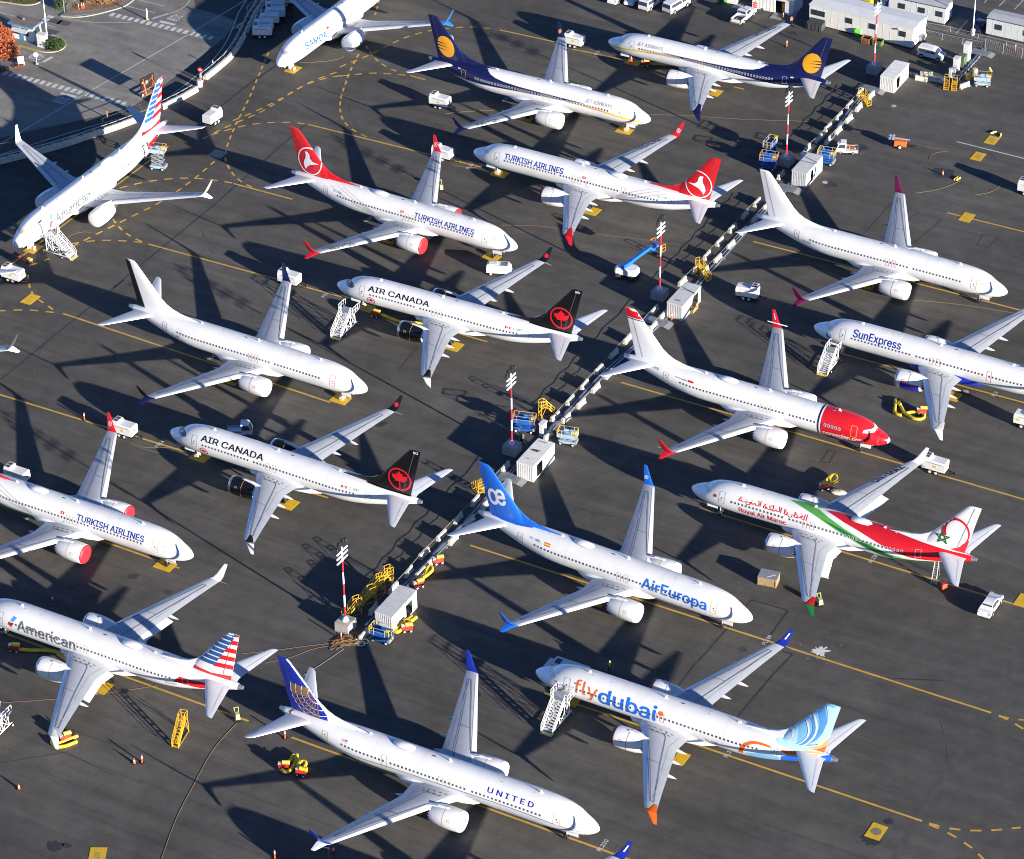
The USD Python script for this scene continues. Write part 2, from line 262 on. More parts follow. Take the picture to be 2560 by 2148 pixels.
apron = thing("apron", "dark asphalt parking apron", None, kind="structure")
sheet("surface", sbox(-900, -200, 900, 1500), "apron_asphalt", 0.0, apron)
D1 = -29.3
for a, b in [(q('H',1245,745), q('I',1478,1526)), (q('E',795,1620), q('I',1900,865)), (q('G',1780,1015), at(1700,2195)), (q('G',-260,275), q('G',1518,916)), (q('E',1715,625), q('F',2300,1398)), (q('F',115,1392), q('I',2060,208)),
             (q('C',447,1475), q('F',2200,216)), (q('F',930,435), q('F',2300,803)), (q('D',385,205), q('E',-60,748)), (q('D',-100,1337), q('D',1095,1760)), (q('D',-60,682), q('D',1140,1052)), (q('D',1700,1240), q('D',2005,1331)),
             (q('A',905,1490), q('D',2090,105)), (q('E',560,280), q('E',900,378)), (q('A',1425,1121), q('A',1785,1217)), (q('A',1880,760), q('B',865,1022)), (q('B',430,462), q('B',520,487)), (q('B',975,183), q('B',1310,256)), (q('B',1420,300), q('B',1760,372)), (q('C',330,531), q('C',392,546)),
             (q('C',1632,1299), q('C',2200,1440)), (q('A',1125,822), q('A',60,1620)), (q('A',1030,895), q('A',1130,820)), (q('D',1500,1155), q('D',1600,1190))]:
    sheet("yellow_line", line([a, b], .30), "line_yellow", .0074, apron)
sheet("pale_line", line(Q('C',(1690,865),(2100,968),(2300,1018)), .22), "line_white", .008, apron)
_dz = 0.0
def dashes(pts, dash=1.25, gap=1.1, w=.30, name="dash", mat="line_yellow", z=.008):
    global _dz; _dz = _dz+.0004; z = z+_dz
    c = spline(pts, 200) if len(pts) > 2 else np.linspace(pts[0], pts[1], 200); ls = LineString(c); d = 0.0
    while d < ls.length-.5:
        a, b = ls.interpolate(d), ls.interpolate(min(d+dash, ls.length)); sheet(name, line([(a.x,a.y),(b.x,b.y)], w), mat, z, apron); d += dash+gap
for t, xy in [('A',[(1640,320),(1600,410),(1520,600),(1440,760),(1385,900),(1375,960),(1400,1030),(1460,1100),(1560,1155)]), ('A',[(1240,848),(1390,772),(1600,680),(1760,580),(1950,488),(2080,462)]), ('A',[(1420,738),(1560,680),(1700,610),(1900,500),(2095,428)]),
              ('A',[(440,1508),(560,1445),(700,1375),(850,1300),(960,1245),(1100,1155),(1200,1080),(1310,985)]), ('A',[(430,1490),(530,1475),(640,1468),(770,1472),(860,1480),(905,1490)]), ('A',[(690,1340),(740,1400),(800,1445),(870,1478)]),
              ('A',[(730,1150),(870,1115),(1010,1095),(1150,1088),(1290,1098),(1420,1119)]), ('A',[(1290,825),(1440,780),(1560,757),(1680,748),(1800,750),(1875,759)]), ('A',[(90,1650),(210,1612),(300,1580)]), ('D',[(170,-30),(180,40),(200,85)]),
              ('D',[(-20,190),(80,185),(160,183),(250,190),(320,198),(385,205)]), ('D',[(235,120),(280,150),(330,185)]), ('B',[(0,465),(130,452),(240,447),(340,455),(425,461)]), ('B',[(0,410),(75,378),(160,345),(300,275),(400,230),(540,190),(650,175),(790,165),(900,172),(970,182)]),
              ('B',[(115,330),(85,385),(60,440),(30,520),(5,600),(2,680),(30,750),(90,800),(150,830),(210,855)]), ('B',[(160,280),(190,330),(240,380),(330,430),(390,452)]), ('B',[(240,0),(215,90)]), ('I',[(1945,885),(1990,895),(2100,910)]), ('I',[(1945,880),(2040,930),(2130,985)]),
              ('I',[(1520,1540),(1640,1570),(1740,1582),(1840,1585),(1940,1580),(2080,1565)]), ('I',[(1520,1547),(1620,1590),(1700,1635),(1780,1690),(1880,1790)])]:
    dashes([q(t, *p) for p in xy])
for t, xy in [('I',[(1470,770),(1580,895),(1625,1010),(1642,1170)]), ('D',[(270,410),(215,500),(205,580),(225,655),(275,720),(360,790)]), ('A',[(1265,1310),(1243,1375),(1246,1450),(1275,1510),(1330,1570),(1410,1620)]), ('A',[(840,1690),(1000,1655),(1150,1636),(1290,1630)]), ('D',[(15,815),(120,805),(240,800)]), ('G',[(60,1085),(230,1190),(450,1300),(650,1380),(830,1450)]), ('B',[(400,290),(480,250),(560,220)]), ('B',[(65,650),(72,710),(110,770)])]:
    dashes([q(t, *p) for p in xy], 2.2, 2.6, .26, "blacked_out_dash", "patch_dark", .005)
# sealed joints and cracks in the asphalt, plus one painted shadow line
for t, xy, w in [('A',[(690,1758),(1320,1240),(1860,765)],.30), ('D',[(-60,660),(380,300),(760,0)],.30), ('A',[(1685,400),(1500,530),(1330,665)],.35), ('I',[(435,175),(660,240),(545,400),(510,452)],.26), ('I',[(435,175),(380,245),(265,375),(180,475),(80,580),(-20,715)],.26), ('I',[(625,490),(690,505),(560,640),(350,890)],.26),
                 ('F',[(905,1040),(950,1050),(908,1118),(858,1112),(905,1040)],.22), ('C',[(1130,1420),(1290,1240)],.14), ('C',[(1300,1420),(1445,1300),(1600,1340),(1420,1490)],.14), ('C',[(1850,1430),(1945,1447),(1880,1510),(1812,1496),(1850,1430)],.16), ('C',[(2030,1560),(2110,1590)],.16), ('C',[(1870,940),(1900,935),(1940,990)],.12),
                 ('I',[(1300,655),(1600,668)],.22), ('E',[(360,545),(480,400)],.14), ('E',[(1210,1325),(1400,1380),(1700,1450)],.12), ('G',[(0,1170),(400,1105),(700,1250)],.10), ('A',[(1205,530),(1312,520),(1245,575)],.10), ('E',[(0,480),(300,640),(740,885)],.12), ('D',[(1660,1250),(1500,1160)],.10)]:
    sheet("joint_or_shadow_line", line(Q(t, *xy), w), "seal", .0035, apron)
sheet("joint_or_shadow_line", line(PX((2600,1560),(2232,2148),(2190,2215)), .8), "patch_dark", .0032, apron)  # a long faint shadow, painted on the apron as a broad dark strip
# oil stains
for p, r in ((q('G',330,1678),.9),(q('G',405,1675),.5),(q('C',1600,1055),1.6),(q('C',915,1125),1.2),(q('C',1075,900),1.5),(q('I',1170,1645),.9),(q('I',1275,1527),.5),(q('H',1270,760),.8),(q('E',250,880),.7),(q('C',685,200),.7),(q('H',830,750),.6),(q('D',800,30),.5),(q('I',385,478),.5),(q('G',1025,128),.4),(q('G',810,32),.6)):
    t = np.linspace(0, 2*math.pi, 22)[:-1]; rr = r*(.6+.5*rng.random(21)); sheet("oil_stain", Polygon(np.c_[p[0]+rr*np.cos(t)*1.2, p[1]+rr*np.sin(t)]).buffer(.15).buffer(-.1), "oil", .0025, apron)
# darker repaired strips
for t, xy in [('C',[(1010,880),(1160,830),(1200,870),(1060,930)]), ('E',[(1280,-20),(1420,-60),(1560,60),(1450,130)]), ('H',[(560,1480),(900,1420),(1000,1500),(700,1600)]), ('I',[(900,1050),(1250,1130),(1200,1250),(830,1160)]), ('G',[(200,1180),(650,1320),(560,1460),(120,1330)])]:
    pass
def stand(t, p, s, h=.5, rot=61): 
    g = text_poly(s, True); g = affinity.scale(g, h, h, origin=(0,0)); g = affinity.translate(affinity.rotate(g, rot, origin=(0,0)), *q(t, *p)); sheet("stand_number", g, "line_white", .010, apron)
for t, p, s in [('I',(520,452),"PL109"),('H',(1590,1712),"PL210"),('F',(1172,1728),"PL120"),('I',(288,1138),"PL121"),('F',(1922,712),"PL3"),('B',(1565,335),"PL17"),('B',(785,1032),"PL16"),('B',(1003,622),"PL15"),('B',(165,1356),"PL14"),('D',(1978,108),"P313"),('D',(962,1025),"P314"),('D',(172,1467),"PL12"),('D',(1282,492),"PL13")]: stand(t, p, s)
# chalky spill by the long lead-in line
c = q('I',850,490); t = np.linspace(0, 2*math.pi, 40)[:-1]; rr = .85*(.55+.6*rng.random(39)*(1+.6*(np.cos(t) > .4)))
sp = thing("powder_spill", "white powder spilled on the asphalt beside the long yellow line", "spill", (0,0,0))
sheet("powder", unary_union([Polygon(np.c_[c[0]+rr*np.cos(t)*1.15, c[1]+rr*np.sin(t)]).buffer(.02)]+[Point(c[0]+rng.normal()*1.9, c[1]+rng.normal()*1.2).buffer(.03+.04*rng.random(), 3) for _ in range(14)]), "powder", .006, sp)

# -- public road behind the barriers
road = thing("road", "grey asphalt road with white markings", None, kind="structure")
sheet("surface", PX((-400,470),(0,345),(120,318),(240,292),(330,268),(407,215),(480,160),(560,95),(592,55),(560,40),(490,22),(470,-60),(520,-160),(-700,-300)), "road_asphalt", .004, road)
W = lambda pts, w=.16: sheet("white_line", line(pts, w), "line_white", .009, road)
W(Q('A',(-200,1000),(0,880),(500,585),(1160,205),(1500,0),(1600,-60)), .17)
W(spline(Q('A',(-200,1005),(0,945),(300,850),(600,760),(900,668),(1000,612))+Z4((560,1090),(800,870),(1000,620),(1130,350),(1200,170),(1310,0)), 60), .17)
W(spline(Z4((1160,560),(1210,450),(1245,370),(1250,330)), 12), .14); W(spline(Z4((1310,150),(1330,80),(1440,0),(1500,-40)), 12), .14)
W(spline(Z3((780,215),(950,255),(1200,280),(1500,285),(1650,280)), 20), .14); W(spline(Z3((1900,245),(2100,170))+Q('A',(930,112),(1050,80),(1160,0)), 20), .14)
for p in [((1590,80),(1950,165)),((1730,0),(2060,80)),((0,155),(190,205)),((-60,70),(40,92)),((330,250),(680,340)),((170,695),(525,790)),((440,840),(515,820))]: W(Z3(*p), .13)
def bars(a, b, n, l=1.3, w=.75, rot=65):
    for k in range(n):
        p = a+(b-a)*k/(n-1); sheet("crosswalk_bar", affinity.translate(affinity.rotate(sbox(-l/2,-w/2,l/2,w/2), rot, origin=(0,0)), *p), "line_white", .009, road)
bars(q('A',35,447), q('A',755,633), 20); bars(q('A',686,90), q('A',1285,232), 17); bars(*Z3((630,212),(515,280)), 3, 1.3, .8, -28)
for t, a, b in [('A',(370,570),(465,592)),('A',(975,130),(1068,152)),('A',(262,380),(320,348))]: sheet("stop_line", line(Q(t, a, b), .62), "line_white", .009, road)
def word(p, s, h, wd, rot):
    g = text_poly(s, True); g = affinity.scale(g, wd/g.bounds[2], h, origin=(0,0)); g = affinity.translate(affinity.rotate(affinity.translate(g, -wd/2, -h/2), rot, origin=(0,0)), *p); sheet("road_word", g, "line_white", .009, road)
word(q('A',375,612), "STOP", 2.0, 2.1, 152); word(q('A',1068,108), "STOP", 2.0, 2.1, 152); word(q('A',225,345), "STOP", 2.2, 2.1, 65)
def walker(p, rot):
    g = unary_union([Point(0,1.0).buffer(.17), LineString([(0,.8),(0,.2)]).buffer(.14), LineString([(0,.2),(-.35,-.6)]).buffer(.1), LineString([(0,.2),(.4,-.55)]).buffer(.1), LineString([(0,.7),(-.5,.3)]).buffer(.08), LineString([(0,.7),(.5,.45)]).buffer(.08)])
    sheet("walker_mark", affinity.translate(affinity.rotate(affinity.scale(g, 1.0, 1.2, origin=(0,0)), rot, origin=(0,0)), *p), "line_white", .009, road)
walker(Z4((1185,368))[0], -20); walker(Z4((795,945))[0], -30); walker(q('A',440,838), -45)
for p in ((690,265),(800,290),(650,400)): c = Z3(p)[0]; sheet("dark_patch", affinity.translate(affinity.rotate(sbox(-1.1,-.75,1.1,.75), -28, origin=(0,0)), *c), "road_patch", .007, road)
verge = thing("verge", "planted verge along the road", None, kind="structure")
slab("grass", Z3((-900,-300),(520,-300),(505,15),(470,40),(340,62),(190,48),(0,20),(-900,-60)), "verge", .13, verge); slab("dry_grass", Z3((840,-300),(1640,-300),(1565,0),(1480,60),(1380,100),(1150,140),(880,155),(835,160)), "verge_dry", .13, verge)
slab("pavement", Z3((750,195),(900,210),(1200,175),(1400,125),(1550,75),(1660,0),(1900,-200),(1820,-220),(1560,0),(1480,62),(1380,102),(1150,142),(880,158),(800,170)), "path", .12, verge)
slab("kerb", line(spline(Z3((760,202),(900,218),(1200,184),(1400,133),(1555,82),(1670,0),(1900,-190)), 30), .22), "kerb", .14, verge); slab("kerb", line(spline(Z3((-500,-20),(0,25),(190,52),(340,68),(470,46),(520,5)), 20), .22), "kerb", .14, verge)
slab("island", Z3((160,545),(505,648),(600,655),(740,635),(808,590),(812,530),(760,480),(600,440),(560,300),(250,230),(130,330)), "path", .12, verge); slab("island_bed", Z3((560,640),(740,625),(800,585),(802,530),(755,488),(610,455),(590,560)), "soil", .15, verge)
slab("kerb", line(spline(Z3((520,652),(600,658),(740,638),(810,590),(815,530),(762,478),(640,440)), 24), .18), "kerb", .15, verge); slab("yellow_kerb", line(Z3((155,548),(510,650)), .2), "kerb_yellow", .15, verge)
# -- car park behind the office trailers
lot = thing("car_park", "grey car park with white bay lines", None, kind="structure")
sheet("surface", Z1((1175,230),(1330,285),(1760,370),(2300,480),(2300,-500),(600,-500),(860,60)), "lot_asphalt", .004, lot)
for a, b in [((1740,25),(1765,0)),((1875,55),(1930,0)),((2015,85),(2100,-5)),((1485,305),(1590,185))]: sheet("bay_line", line(Z1(a, b), .14), "line_white", .009, lot)
# ---------------------------------------------------------------- airliner geometry (x aft from the nose, y to the right, z up; metres)
_XT = [0,.05,.2,.5,1,1.5,2,2.4,2.8,3.2,4,5,6,7.5,26,27,30,33,36,38,38.93]
_ZT = [2.86,3.02,3.2,3.42,3.66,3.84,4.0,4.27,4.55,4.76,5.03,5.2,5.3,5.37,5.4,5.4,5.4,5.38,5.27,5.05,4.93]
_XB = [0,.05,.2,.5,1,1.5,2,3,4,5,6.5,25,27,29,31,33,35,37,38.5,38.93]
_ZB = [2.86,2.7,2.5,2.28,2.03,1.87,1.76,1.61,1.52,1.46,1.42,1.42,1.45,1.66,2.05,2.6,3.22,3.9,4.38,4.5]
_XW = [0,.05,.2,.5,1,1.5,2,3,4,5,6,7,26,28,30,32,34,36,37.5,38.93]
_WW = [0,.16,.36,.62,.92,1.14,1.31,1.56,1.71,1.81,1.86,1.88,1.88,1.86,1.72,1.5,1.2,.85,.55,.22]
_XM = [0,1,2,4,6,8,26,30,34,38.93]
_ZM = [2.86,2.95,3.1,3.35,3.5,3.55,3.55,3.75,4.25,4.725]
def _pch(xs, ys):
    from scipy.interpolate import PchipInterpolator
    return PchipInterpolator(np.array(xs, float), np.array(ys, float))
_zt, _zb, _ww, _zm = _pch(_XT,_ZT), _pch(_XB,_ZB), _pch(_XW,_WW), _pch(_XM,_ZM)
P1, P2 = 1.606, 2.64
def unstretch(x, m9):
    """Station on the shorter airframe that a station of the stretched one has."""
    x = np.asarray(x, float)
    if not m9: return x
    a = np.where(x < 10, x, np.where(x < 10+P1, 10, x-P1))
    return np.where(x < 24+P1, a, np.where(x < 24+P2, 24, x-P2))
def stretch(x, m9):
    x = np.asarray(x, float)
    return np.where(x <= 10, x, np.where(x <= 24, x+P1, x+P2)) if m9 else x
def fus(x, s, side, off=0.0, m9=0):
    """Point of the fuselage skin: station x, girth s (metres up from the widest line on that side), off metres proud."""
    xb = np.clip(unstretch(x, m9), 0, 38.93); th = np.asarray(s, float)/1.9
    zm, w = _zm(xb), _ww(xb)
    h = np.where(th >= 0, _zt(xb)-zm, zm-_zb(xb))
    return np.stack([np.broadcast_to(x, np.shape(th)), side*(w+off)*np.cos(th), zm+(h+off)*np.sin(th)], -1)
XCONE = 38.3
def fuselage_mesh(m9, xa, xb, n=56):
    L = 38.93
    xs = np.unique(np.r_[0.004, .05,.12,.2,.35,.5,.75,1,1.25,1.5,1.75,2,2.2,2.4,2.6,2.8,3,3.2,3.6,4,4.5,5,5.5,6,7,8,10, np.arange(12,26,2.), np.arange(26,38.3,.6), XCONE,38.6,38.93])
    xs = xs[(xs >= xa-1e-6) & (xs <= xb+1e-6)]
    th = np.arange(n)*2*math.pi/n; secs = []
    for x in xs:
        s = ((th+math.pi) % (2*math.pi))-math.pi                       # -pi..pi around
        zm, w, zt, zb = float(_zm(x)), float(_ww(x)), float(_zt(x)), float(_zb(x))
        z = zm+np.where(np.sin(s) >= 0, zt-zm, zm-zb)*np.sin(s)
        secs.append(np.c_[np.full(n, float(stretch(x, m9))), w*np.cos(s), z])
    return MB().loft(secs).get()
def naca(n=16):
    c = (1-np.cos(np.linspace(0, math.pi, n)))/2
    y = 5*(.2969*np.sqrt(c)-.126*c-.3516*c**2+.2843*c**3-.1036*c**4)
    return c, y                                                        # half thickness for a thickness of 1
def foil(le, te, t, camber=0.0):
    """Closed section from leading edge le to trailing edge te (3D points), thickness t metres, thickness direction up."""
    c, y = naca(); le, te = np.asarray(le, float), np.asarray(te, float)
    up = le+(te-le)*c[:, None]; up[:, 2] += t*y+camber*4*c*(1-c); lo = le+(te-le)*c[:, None]; lo[:, 2] += -t*y+camber*4*c*(1-c)
    return np.vstack([up[::-1], lo[1:-1]])
# wing planform: (y, leading edge x, trailing edge x, thickness)
WING = [(0.9,14.35,21.25,.95),(2.0,14.85,21.2,.85),(3.4,15.72,21.12,.72),(4.74,16.6,21.03,.62),(6.2,17.35,21.42,.52),(9.7,19.20,22.42,.38),(13.2,21.05,23.42,.27),(16.8,22.95,24.52,.18)]
def wz(y): return 2.2+.118*(abs(y)-1.88)
def wdx(m9): return P1 if m9 else 0.0
def wing_at(y):
    Y = [w[0] for w in WING]; return tuple(float(np.interp(abs(y), Y, [w[i] for w in WING])) for i in (1, 2, 3))
def wing_top(x, y, m9, off=.012):
    """Height of the upper wing skin."""
    Y = [w[0] for w in WING]; a = np.abs(y)
    le, te, t = (np.interp(a, Y, [w[i] for w in WING]) for i in (1, 2, 3))
    c = np.clip((np.asarray(x)-wdx(m9)-le)/(te-le), 0.001, 0.999)
    cc, yy = naca()
    return 2.2+.118*(a-1.88)+t*np.interp(c, cc, yy)+.10*4*c*(1-c)*t/.9+off
def wing_mesh(side, m9):
    return MB().loft([foil((le+wdx(m9), side*y, wz(y)), (te+wdx(m9), side*y, wz(y)), t, .10*t/.9) for y, le, te, t in WING]).get()
def winglet_mesh(side, m9, upper):
    d = wdx(m9); y0, z0 = 16.8, wz(16.8)
    if upper: secs = [(22.95,24.52,16.8,z0,.18),(23.35,24.66,17.12,z0+.12,.15),(23.75,24.85,17.36,z0+.55,.11),(24.72,25.18,17.94,6.06,.05)]
    else: secs = [(23.0,24.5,16.82,z0-.02,.17),(23.5,24.72,17.12,z0-.16,.13),(24.6,25.08,17.85,3.06,.05)]
    out = []
    for i, (le, te, y, z, t) in enumerate(secs):
        c, yy = naca(10); X = le+d+(te-le)*c
        # the section's thickness lies across the blade
        tilt = {True: (0, .5, 1.0, 1.2), False: (0, -.55, -.9, -.9)}[upper][i]
        ny, nz = -math.sin(tilt), math.cos(tilt)
        a = np.c_[X, side*(y+ny*t*yy), z+nz*t*yy]; b = np.c_[X, side*(y-ny*t*yy), z-nz*t*yy]
        out.append(np.vstack([a[::-1], b[1:-1]]))
    return MB().loft(out).get()
def tailplane_mesh(side, m9):
    d = P2 if m9 else 0.0
    st = [(.3,33.75,37.75,.42),(1.1,34.3,37.65,.40),(4,36.3,38.42,.26),(6.8,38.25,39.2,.14),(7.1,38.62,39.28,.10),(7.17,38.95,39.28,.05)]
    return MB().loft([foil((le+d, side*y, 4.72+.105*y), (te+d, side*y, 4.72+.105*y), t) for y, le, te, t in st]).get()
FIN_Z = [4.9, 5.6, 7.19, 10.53, 12.1, 12.36, 12.44]
FIN_LE = [31.3, 31.85, 33.06, 35.80, 37.1, 37.4, 37.9]
FIN_TE = [37.15, 37.38, 37.75, 38.5, 38.88, 38.92, 38.92]
FIN_T = [.62, .60, .52, .32, .22, .18, .06]
def fin_half(x, z, m9=0):
    le, te, t = (np.interp(z, FIN_Z, a) for a in (FIN_LE, FIN_TE, FIN_T))
    c = np.clip((np.asarray(x)-(P2 if m9 else 0)-le)/(te-le), 0.0, 1.0); cc, yy = naca()
    return t*np.interp(c, cc, yy)
def fin_mesh(m9):
    d = P2 if m9 else 0.0; out = []
    for z, le, te, t in zip(FIN_Z, FIN_LE, FIN_TE, FIN_T):
        c, y = naca(); X = le+d+(te-le)*c
        out.append(np.vstack([np.c_[X, t*y, np.full(len(c), z)][::-1], np.c_[X, -t*y, np.full(len(c), z)][1:-1]]))
    return MB().loft(out).get()
DORSAL = [(26.9,5.36),(28.4,5.56),(30.4,5.86),(31.6,6.2),(32.5,6.72),(33.1,7.3),(34.2,7.0),(33.6,5.2),(27.2,5.2)]
def dorsal_half(x, z): return float(np.interp(x, [26.9,29,31.5], [.12,.5,1.0]))*float(np.interp(z, [5.2,5.7,6.3,7.0,7.3], [.30,.20,.11,.05,.03]))
def dorsal_mesh(m9):
    d = P2 if m9 else 0.0
    return MB().prism([(x+d, z) for x, z in DORSAL], lambda x, z: dorsal_half(x-d, z)).get()
FIN_OUT = Polygon([(x, z) for x, z in zip(FIN_LE, FIN_Z)]+[(x, z) for x, z in zip(FIN_TE[::-1], FIN_Z[::-1])])
ENG_Y, ENG_Z, ENG_X = 4.83, 1.78, 13.05
NAC = [(1.0,.30),(1.04,.06),(1.12,0.0),(1.20,.06),(1.27,.25),(1.32,.7),(1.345,1.3),(1.32,2.2),(1.22,3.1),(1.06,3.75)]

class Airliner:
    def __init__(s, label, x, y, yaw, m9=0, white="white_paint"):
        s.m9 = m9; s.side = 1
        s.root = thing("airliner", label, "airplane", (x, y, 0), math.degrees(yaw)+180.0)
        # local frame of the parts: x aft, y to the right of the heading -> world by that rotation (heading = -x)
        s.body = obj("fuselage", fuselage_mesh(m9, 0, XCONE), white, s.root, True)
        obj("exhaust_cone", fuselage_mesh(m9, XCONE, 38.93, 24), "bare_metal", s.body, 40)
    def X(s, x): return float(stretch(x, s.m9))
    def skin(s, name, g, mat, sides=(1,-1), off=.012, parent=None, dx=.6, ds=.25, **k):
        """Paint on the fuselage, outline in (station, girth)."""
        for sd in sides:
            m = drape(g, lambda x, t: fus(x, t, sd, off, s.m9), dx, ds, flip=sd > 0)
            if m: obj(name, m, mat, parent or s.body, True, **k)
    def fin_paint(s, name, g, mat, sides=(1,-1), off=.02, **k):
        d = P2 if s.m9 else 0.0; g = affinity.translate(g, d, 0) if not k.pop('actual', False) else g
        g = g.intersection(affinity.translate(FIN_OUT, d, 0))
        for sd in sides:
            m = drape(g, lambda x, z: np.stack([x, sd*(fin_half(x, z, s.m9)+off+.012), z], -1), .15, .6, flip=sd > 0)
            if m: obj(name, m, mat, s.fin, True, **k)
    def wing_paint(s, name, g, mat, sd, off=.012, **k):
        """Paint on the upper wing skin, outline in (x, distance from the centre line), x as on the shorter airframe."""
        d = wdx(s.m9)
        m = drape(affinity.translate(g, d, 0), lambda x, y: np.stack([x, sd*y, wing_top(x, y, s.m9, off+.012)], -1), .2, .6, flip=sd < 0)
        if m: obj(name, m, mat, s.wings[sd], True, **k)

def ring(x0, x1, s0, s1, t=.07, r=.12):
    o = sbox(x0+r, s0+r, x1-r, s1-r).buffer(r, 6); return o.difference(o.buffer(-t))
CREAM_SIDES = (1, -1)
def winglet_paint(s, name, g, mat, sd, off=.03):
    """Paint on the inner face of an upper winglet blade, outline in (x, z)."""
    d = wdx(s.m9); z0 = wz(16.8); S = [(22.95,24.52,16.8,z0,.18,0),(23.35,24.66,17.12,z0+.12,.15,.5),(23.75,24.85,17.36,z0+.55,.11,1.0),(24.72,25.18,17.94,6.06,.05,1.2)]; Z = [k[3] for k in S]
    def fn(x, z):
        le, te, y, t, tl = (np.interp(z, Z, [k[i] for k in S]) for i in (0, 1, 2, 4, 5)); c, yy = naca(10); h = t*np.interp(np.clip((x-le)/(te-le), 0, 1), c, yy)+off
        return np.stack([x+d, sd*(y-np.sin(tl)*h), z+np.cos(tl)*h], -1)
    m = drape(g, fn, .15, .15)
    if m: obj(name, m, mat, s.winglets[sd], True)
def airliner(label, pose, m9=0, fin="white_paint", fin_dorsal=None, cover=None, lip="lip_metal", nacelle="white_paint", up=("white_paint",)*2, low=("white_paint",)*2, tape="gold_tape", pane="foil", dome=None, mid=False, wheel="rubber", frames=False, belly="white_paint", nozzle="dark_grey", tail="slat_white"):
    """An airliner with everything but its livery. up, low: paint of the upper and lower winglet blades (left, right)."""
    a = Airliner(label, *pose, m9=m9); R = a.root; d2 = P2 if m9 else 0.0; dw = wdx(m9)
    a.fin = obj("fin", fin_mesh(m9), fin, R, 40); obj("dorsal_fin", dorsal_mesh(m9), fin_dorsal or fin, a.fin)
    a.fin_paint("rudder_line", LineString([(36.15,5.3),(38.1,12.2)]).buffer(.03), "panel_line", off=.008)
    # belly fairing
    secs = []
    for x, w, z0, z1 in [(12.6,.5,1.5,1.9),(13.6,1.5,1.28,2.2),(15,1.98,1.12,2.6),(18,2.08,1.05,2.75),(21.2,2.05,1.08,2.6),(22.8,1.7,1.2,2.35),(24.2,.9,1.38,2.0),(25.2,.3,1.5,1.75)]:
        t = np.arange(20)*2*math.pi/20; secs.append(np.c_[np.full(20, x+dw), np.sign(np.cos(t))*w*np.abs(np.cos(t))**.7, (z0+z1)/2+(z1-z0)/2*np.sin(t)])
    MB().loft(secs).build("belly_fairing", belly, R, True)
    a.wings = {}; a.winglets = {}
    for i, sd in ((0, -1), (1, 1)):
        w = a.wings[sd] = obj("wing", wing_mesh(sd, m9), "wing_grey", R, 45)
        sl = []
        for y0, y1 in ((2.15,4.5),(5.2,8.4),(8.45,12.0),(12.05,16.4)):
            p = []
            for y in (y0, y1):
                le, te, t = wing_at(y); p.append((le+.05, le+.13*(te-le)+.12, y))
            sl.append(Polygon([(p[0][0]+.02, y0), (p[0][1], y0), (p[1][1], y1), (p[1][0]+.02, y1)]))
        a.wing_paint("slat", unary_union(sl[:1]), "slat_white", sd)
        for g in sl[1:]: a.wing_paint("slat", g, "slat_white", sd)
        ln = [LineString([(17.25,4.75),(17.85,5.6),(20.0,9.5),(23.1,15.5)]), LineString([(18.7,2.6),(18.75,3.3),(19.0,3.5),(20.8,8.5),(23.52,15.5)]), LineString([(19.35,8.4),(20.8,8.5)]), LineString([(23.1,15.5),(23.52,15.5)]), LineString([(17.0,3.2),(18.75,3.2)])]
        a.wing_paint("panel_line", unary_union([l.buffer(.035) for l in ln]), "panel_line", sd, .02)
        fl = [LineString([(20.35,2.4),(20.15,4.9),(21.62,9.7)]), LineString([(21.9,10.6),(23.2,15.0)]), LineString([(21.62,9.7),(22.35,9.68)])]
        a.wing_paint("flap_line", unary_union([l.buffer(.02) for l in fl]), "grey_line", sd, .02)
        mk = [LineString([(16.4+k*.72, 2.55+.02*k), (16.62+k*.72, 2.58+.02*k)]) for k in range(5)]+[LineString([(16.9+k*.72, 3.05), (17.15+k*.72, 3.1)]) for k in range(4)]
        a.wing_paint("walkway_mark", unary_union([l.buffer(.05) for l in mk]), "word_black", sd, .02)
        for fy, fx in ((4.4,22.15),(6.7,22.55),(9.46,23.35)):
            le, te, t = wing_at(fy); z = wz(fy)-.12; sec = []
            for k, x in enumerate(np.linspace(te-1.5, fx, 7)):
                r = .17*(1-((k-2.5)/3.6)**2)+.01; th = np.arange(8)*math.pi/4
                sec.append(np.c_[np.full(8, x+dw), sd*fy+r*np.cos(th), z-.10-.03*k+1.5*r*np.sin(th)])
            MB().loft(sec).build("flap_fairing", "slat_white", w, True)
        wl = obj("winglet", winglet_mesh(sd, m9, True), up[i], R, 45); a.winglets[sd] = wl
        obj("lower_blade", winglet_mesh(sd, m9, False), low[i], wl, 45)
        t = obj("tailplane", tailplane_mesh(sd, m9), tail, R, 45)
        st = [LineString([(37.05,1.3),(38.75,6.7)]).buffer(.025)]
        m = drape(affinity.translate(st[0], d2, 0), lambda x, y: np.stack([x, sd*y, 4.72+.105*y+np.interp(y, [.3,7.1], [.26,.08])*.5+.012], -1), .6, 1.0)
        if m: obj("elevator_line", m, "grey_line", t)
        # engine
        ey = sd*ENG_Y; o = (ENG_X+dw, ey, ENG_Z)
        e = MB().revolve([p for p in NAC], 'x', o, 32).build("engine", nacelle, R, True)
        MB().revolve([(1.04,.06),(1.115,-.012),(1.21,.05),(1.275,.24),(1.30,.40),(1.29,.40)], 'x', o, 32).build("inlet_lip", lip, e, True)
        ch = []; n = 18
        v, f = [], []
        for k in range(n):
            t0, t1, t2 = (2*math.pi*(k+j)/n for j in (0, .5, 1))
            b = len(v)
            v += [(3.72,1.063,t0),(3.72,1.063,t1),(3.72,1.063,t2),(4.12,.955,t1),(3.84,1.03,t0),(3.84,1.03,t2)]
            f += [[b,b+1,b+3],[b,b+3,b+4],[b+1,b+2,b+3],[b+2,b+5,b+3]]
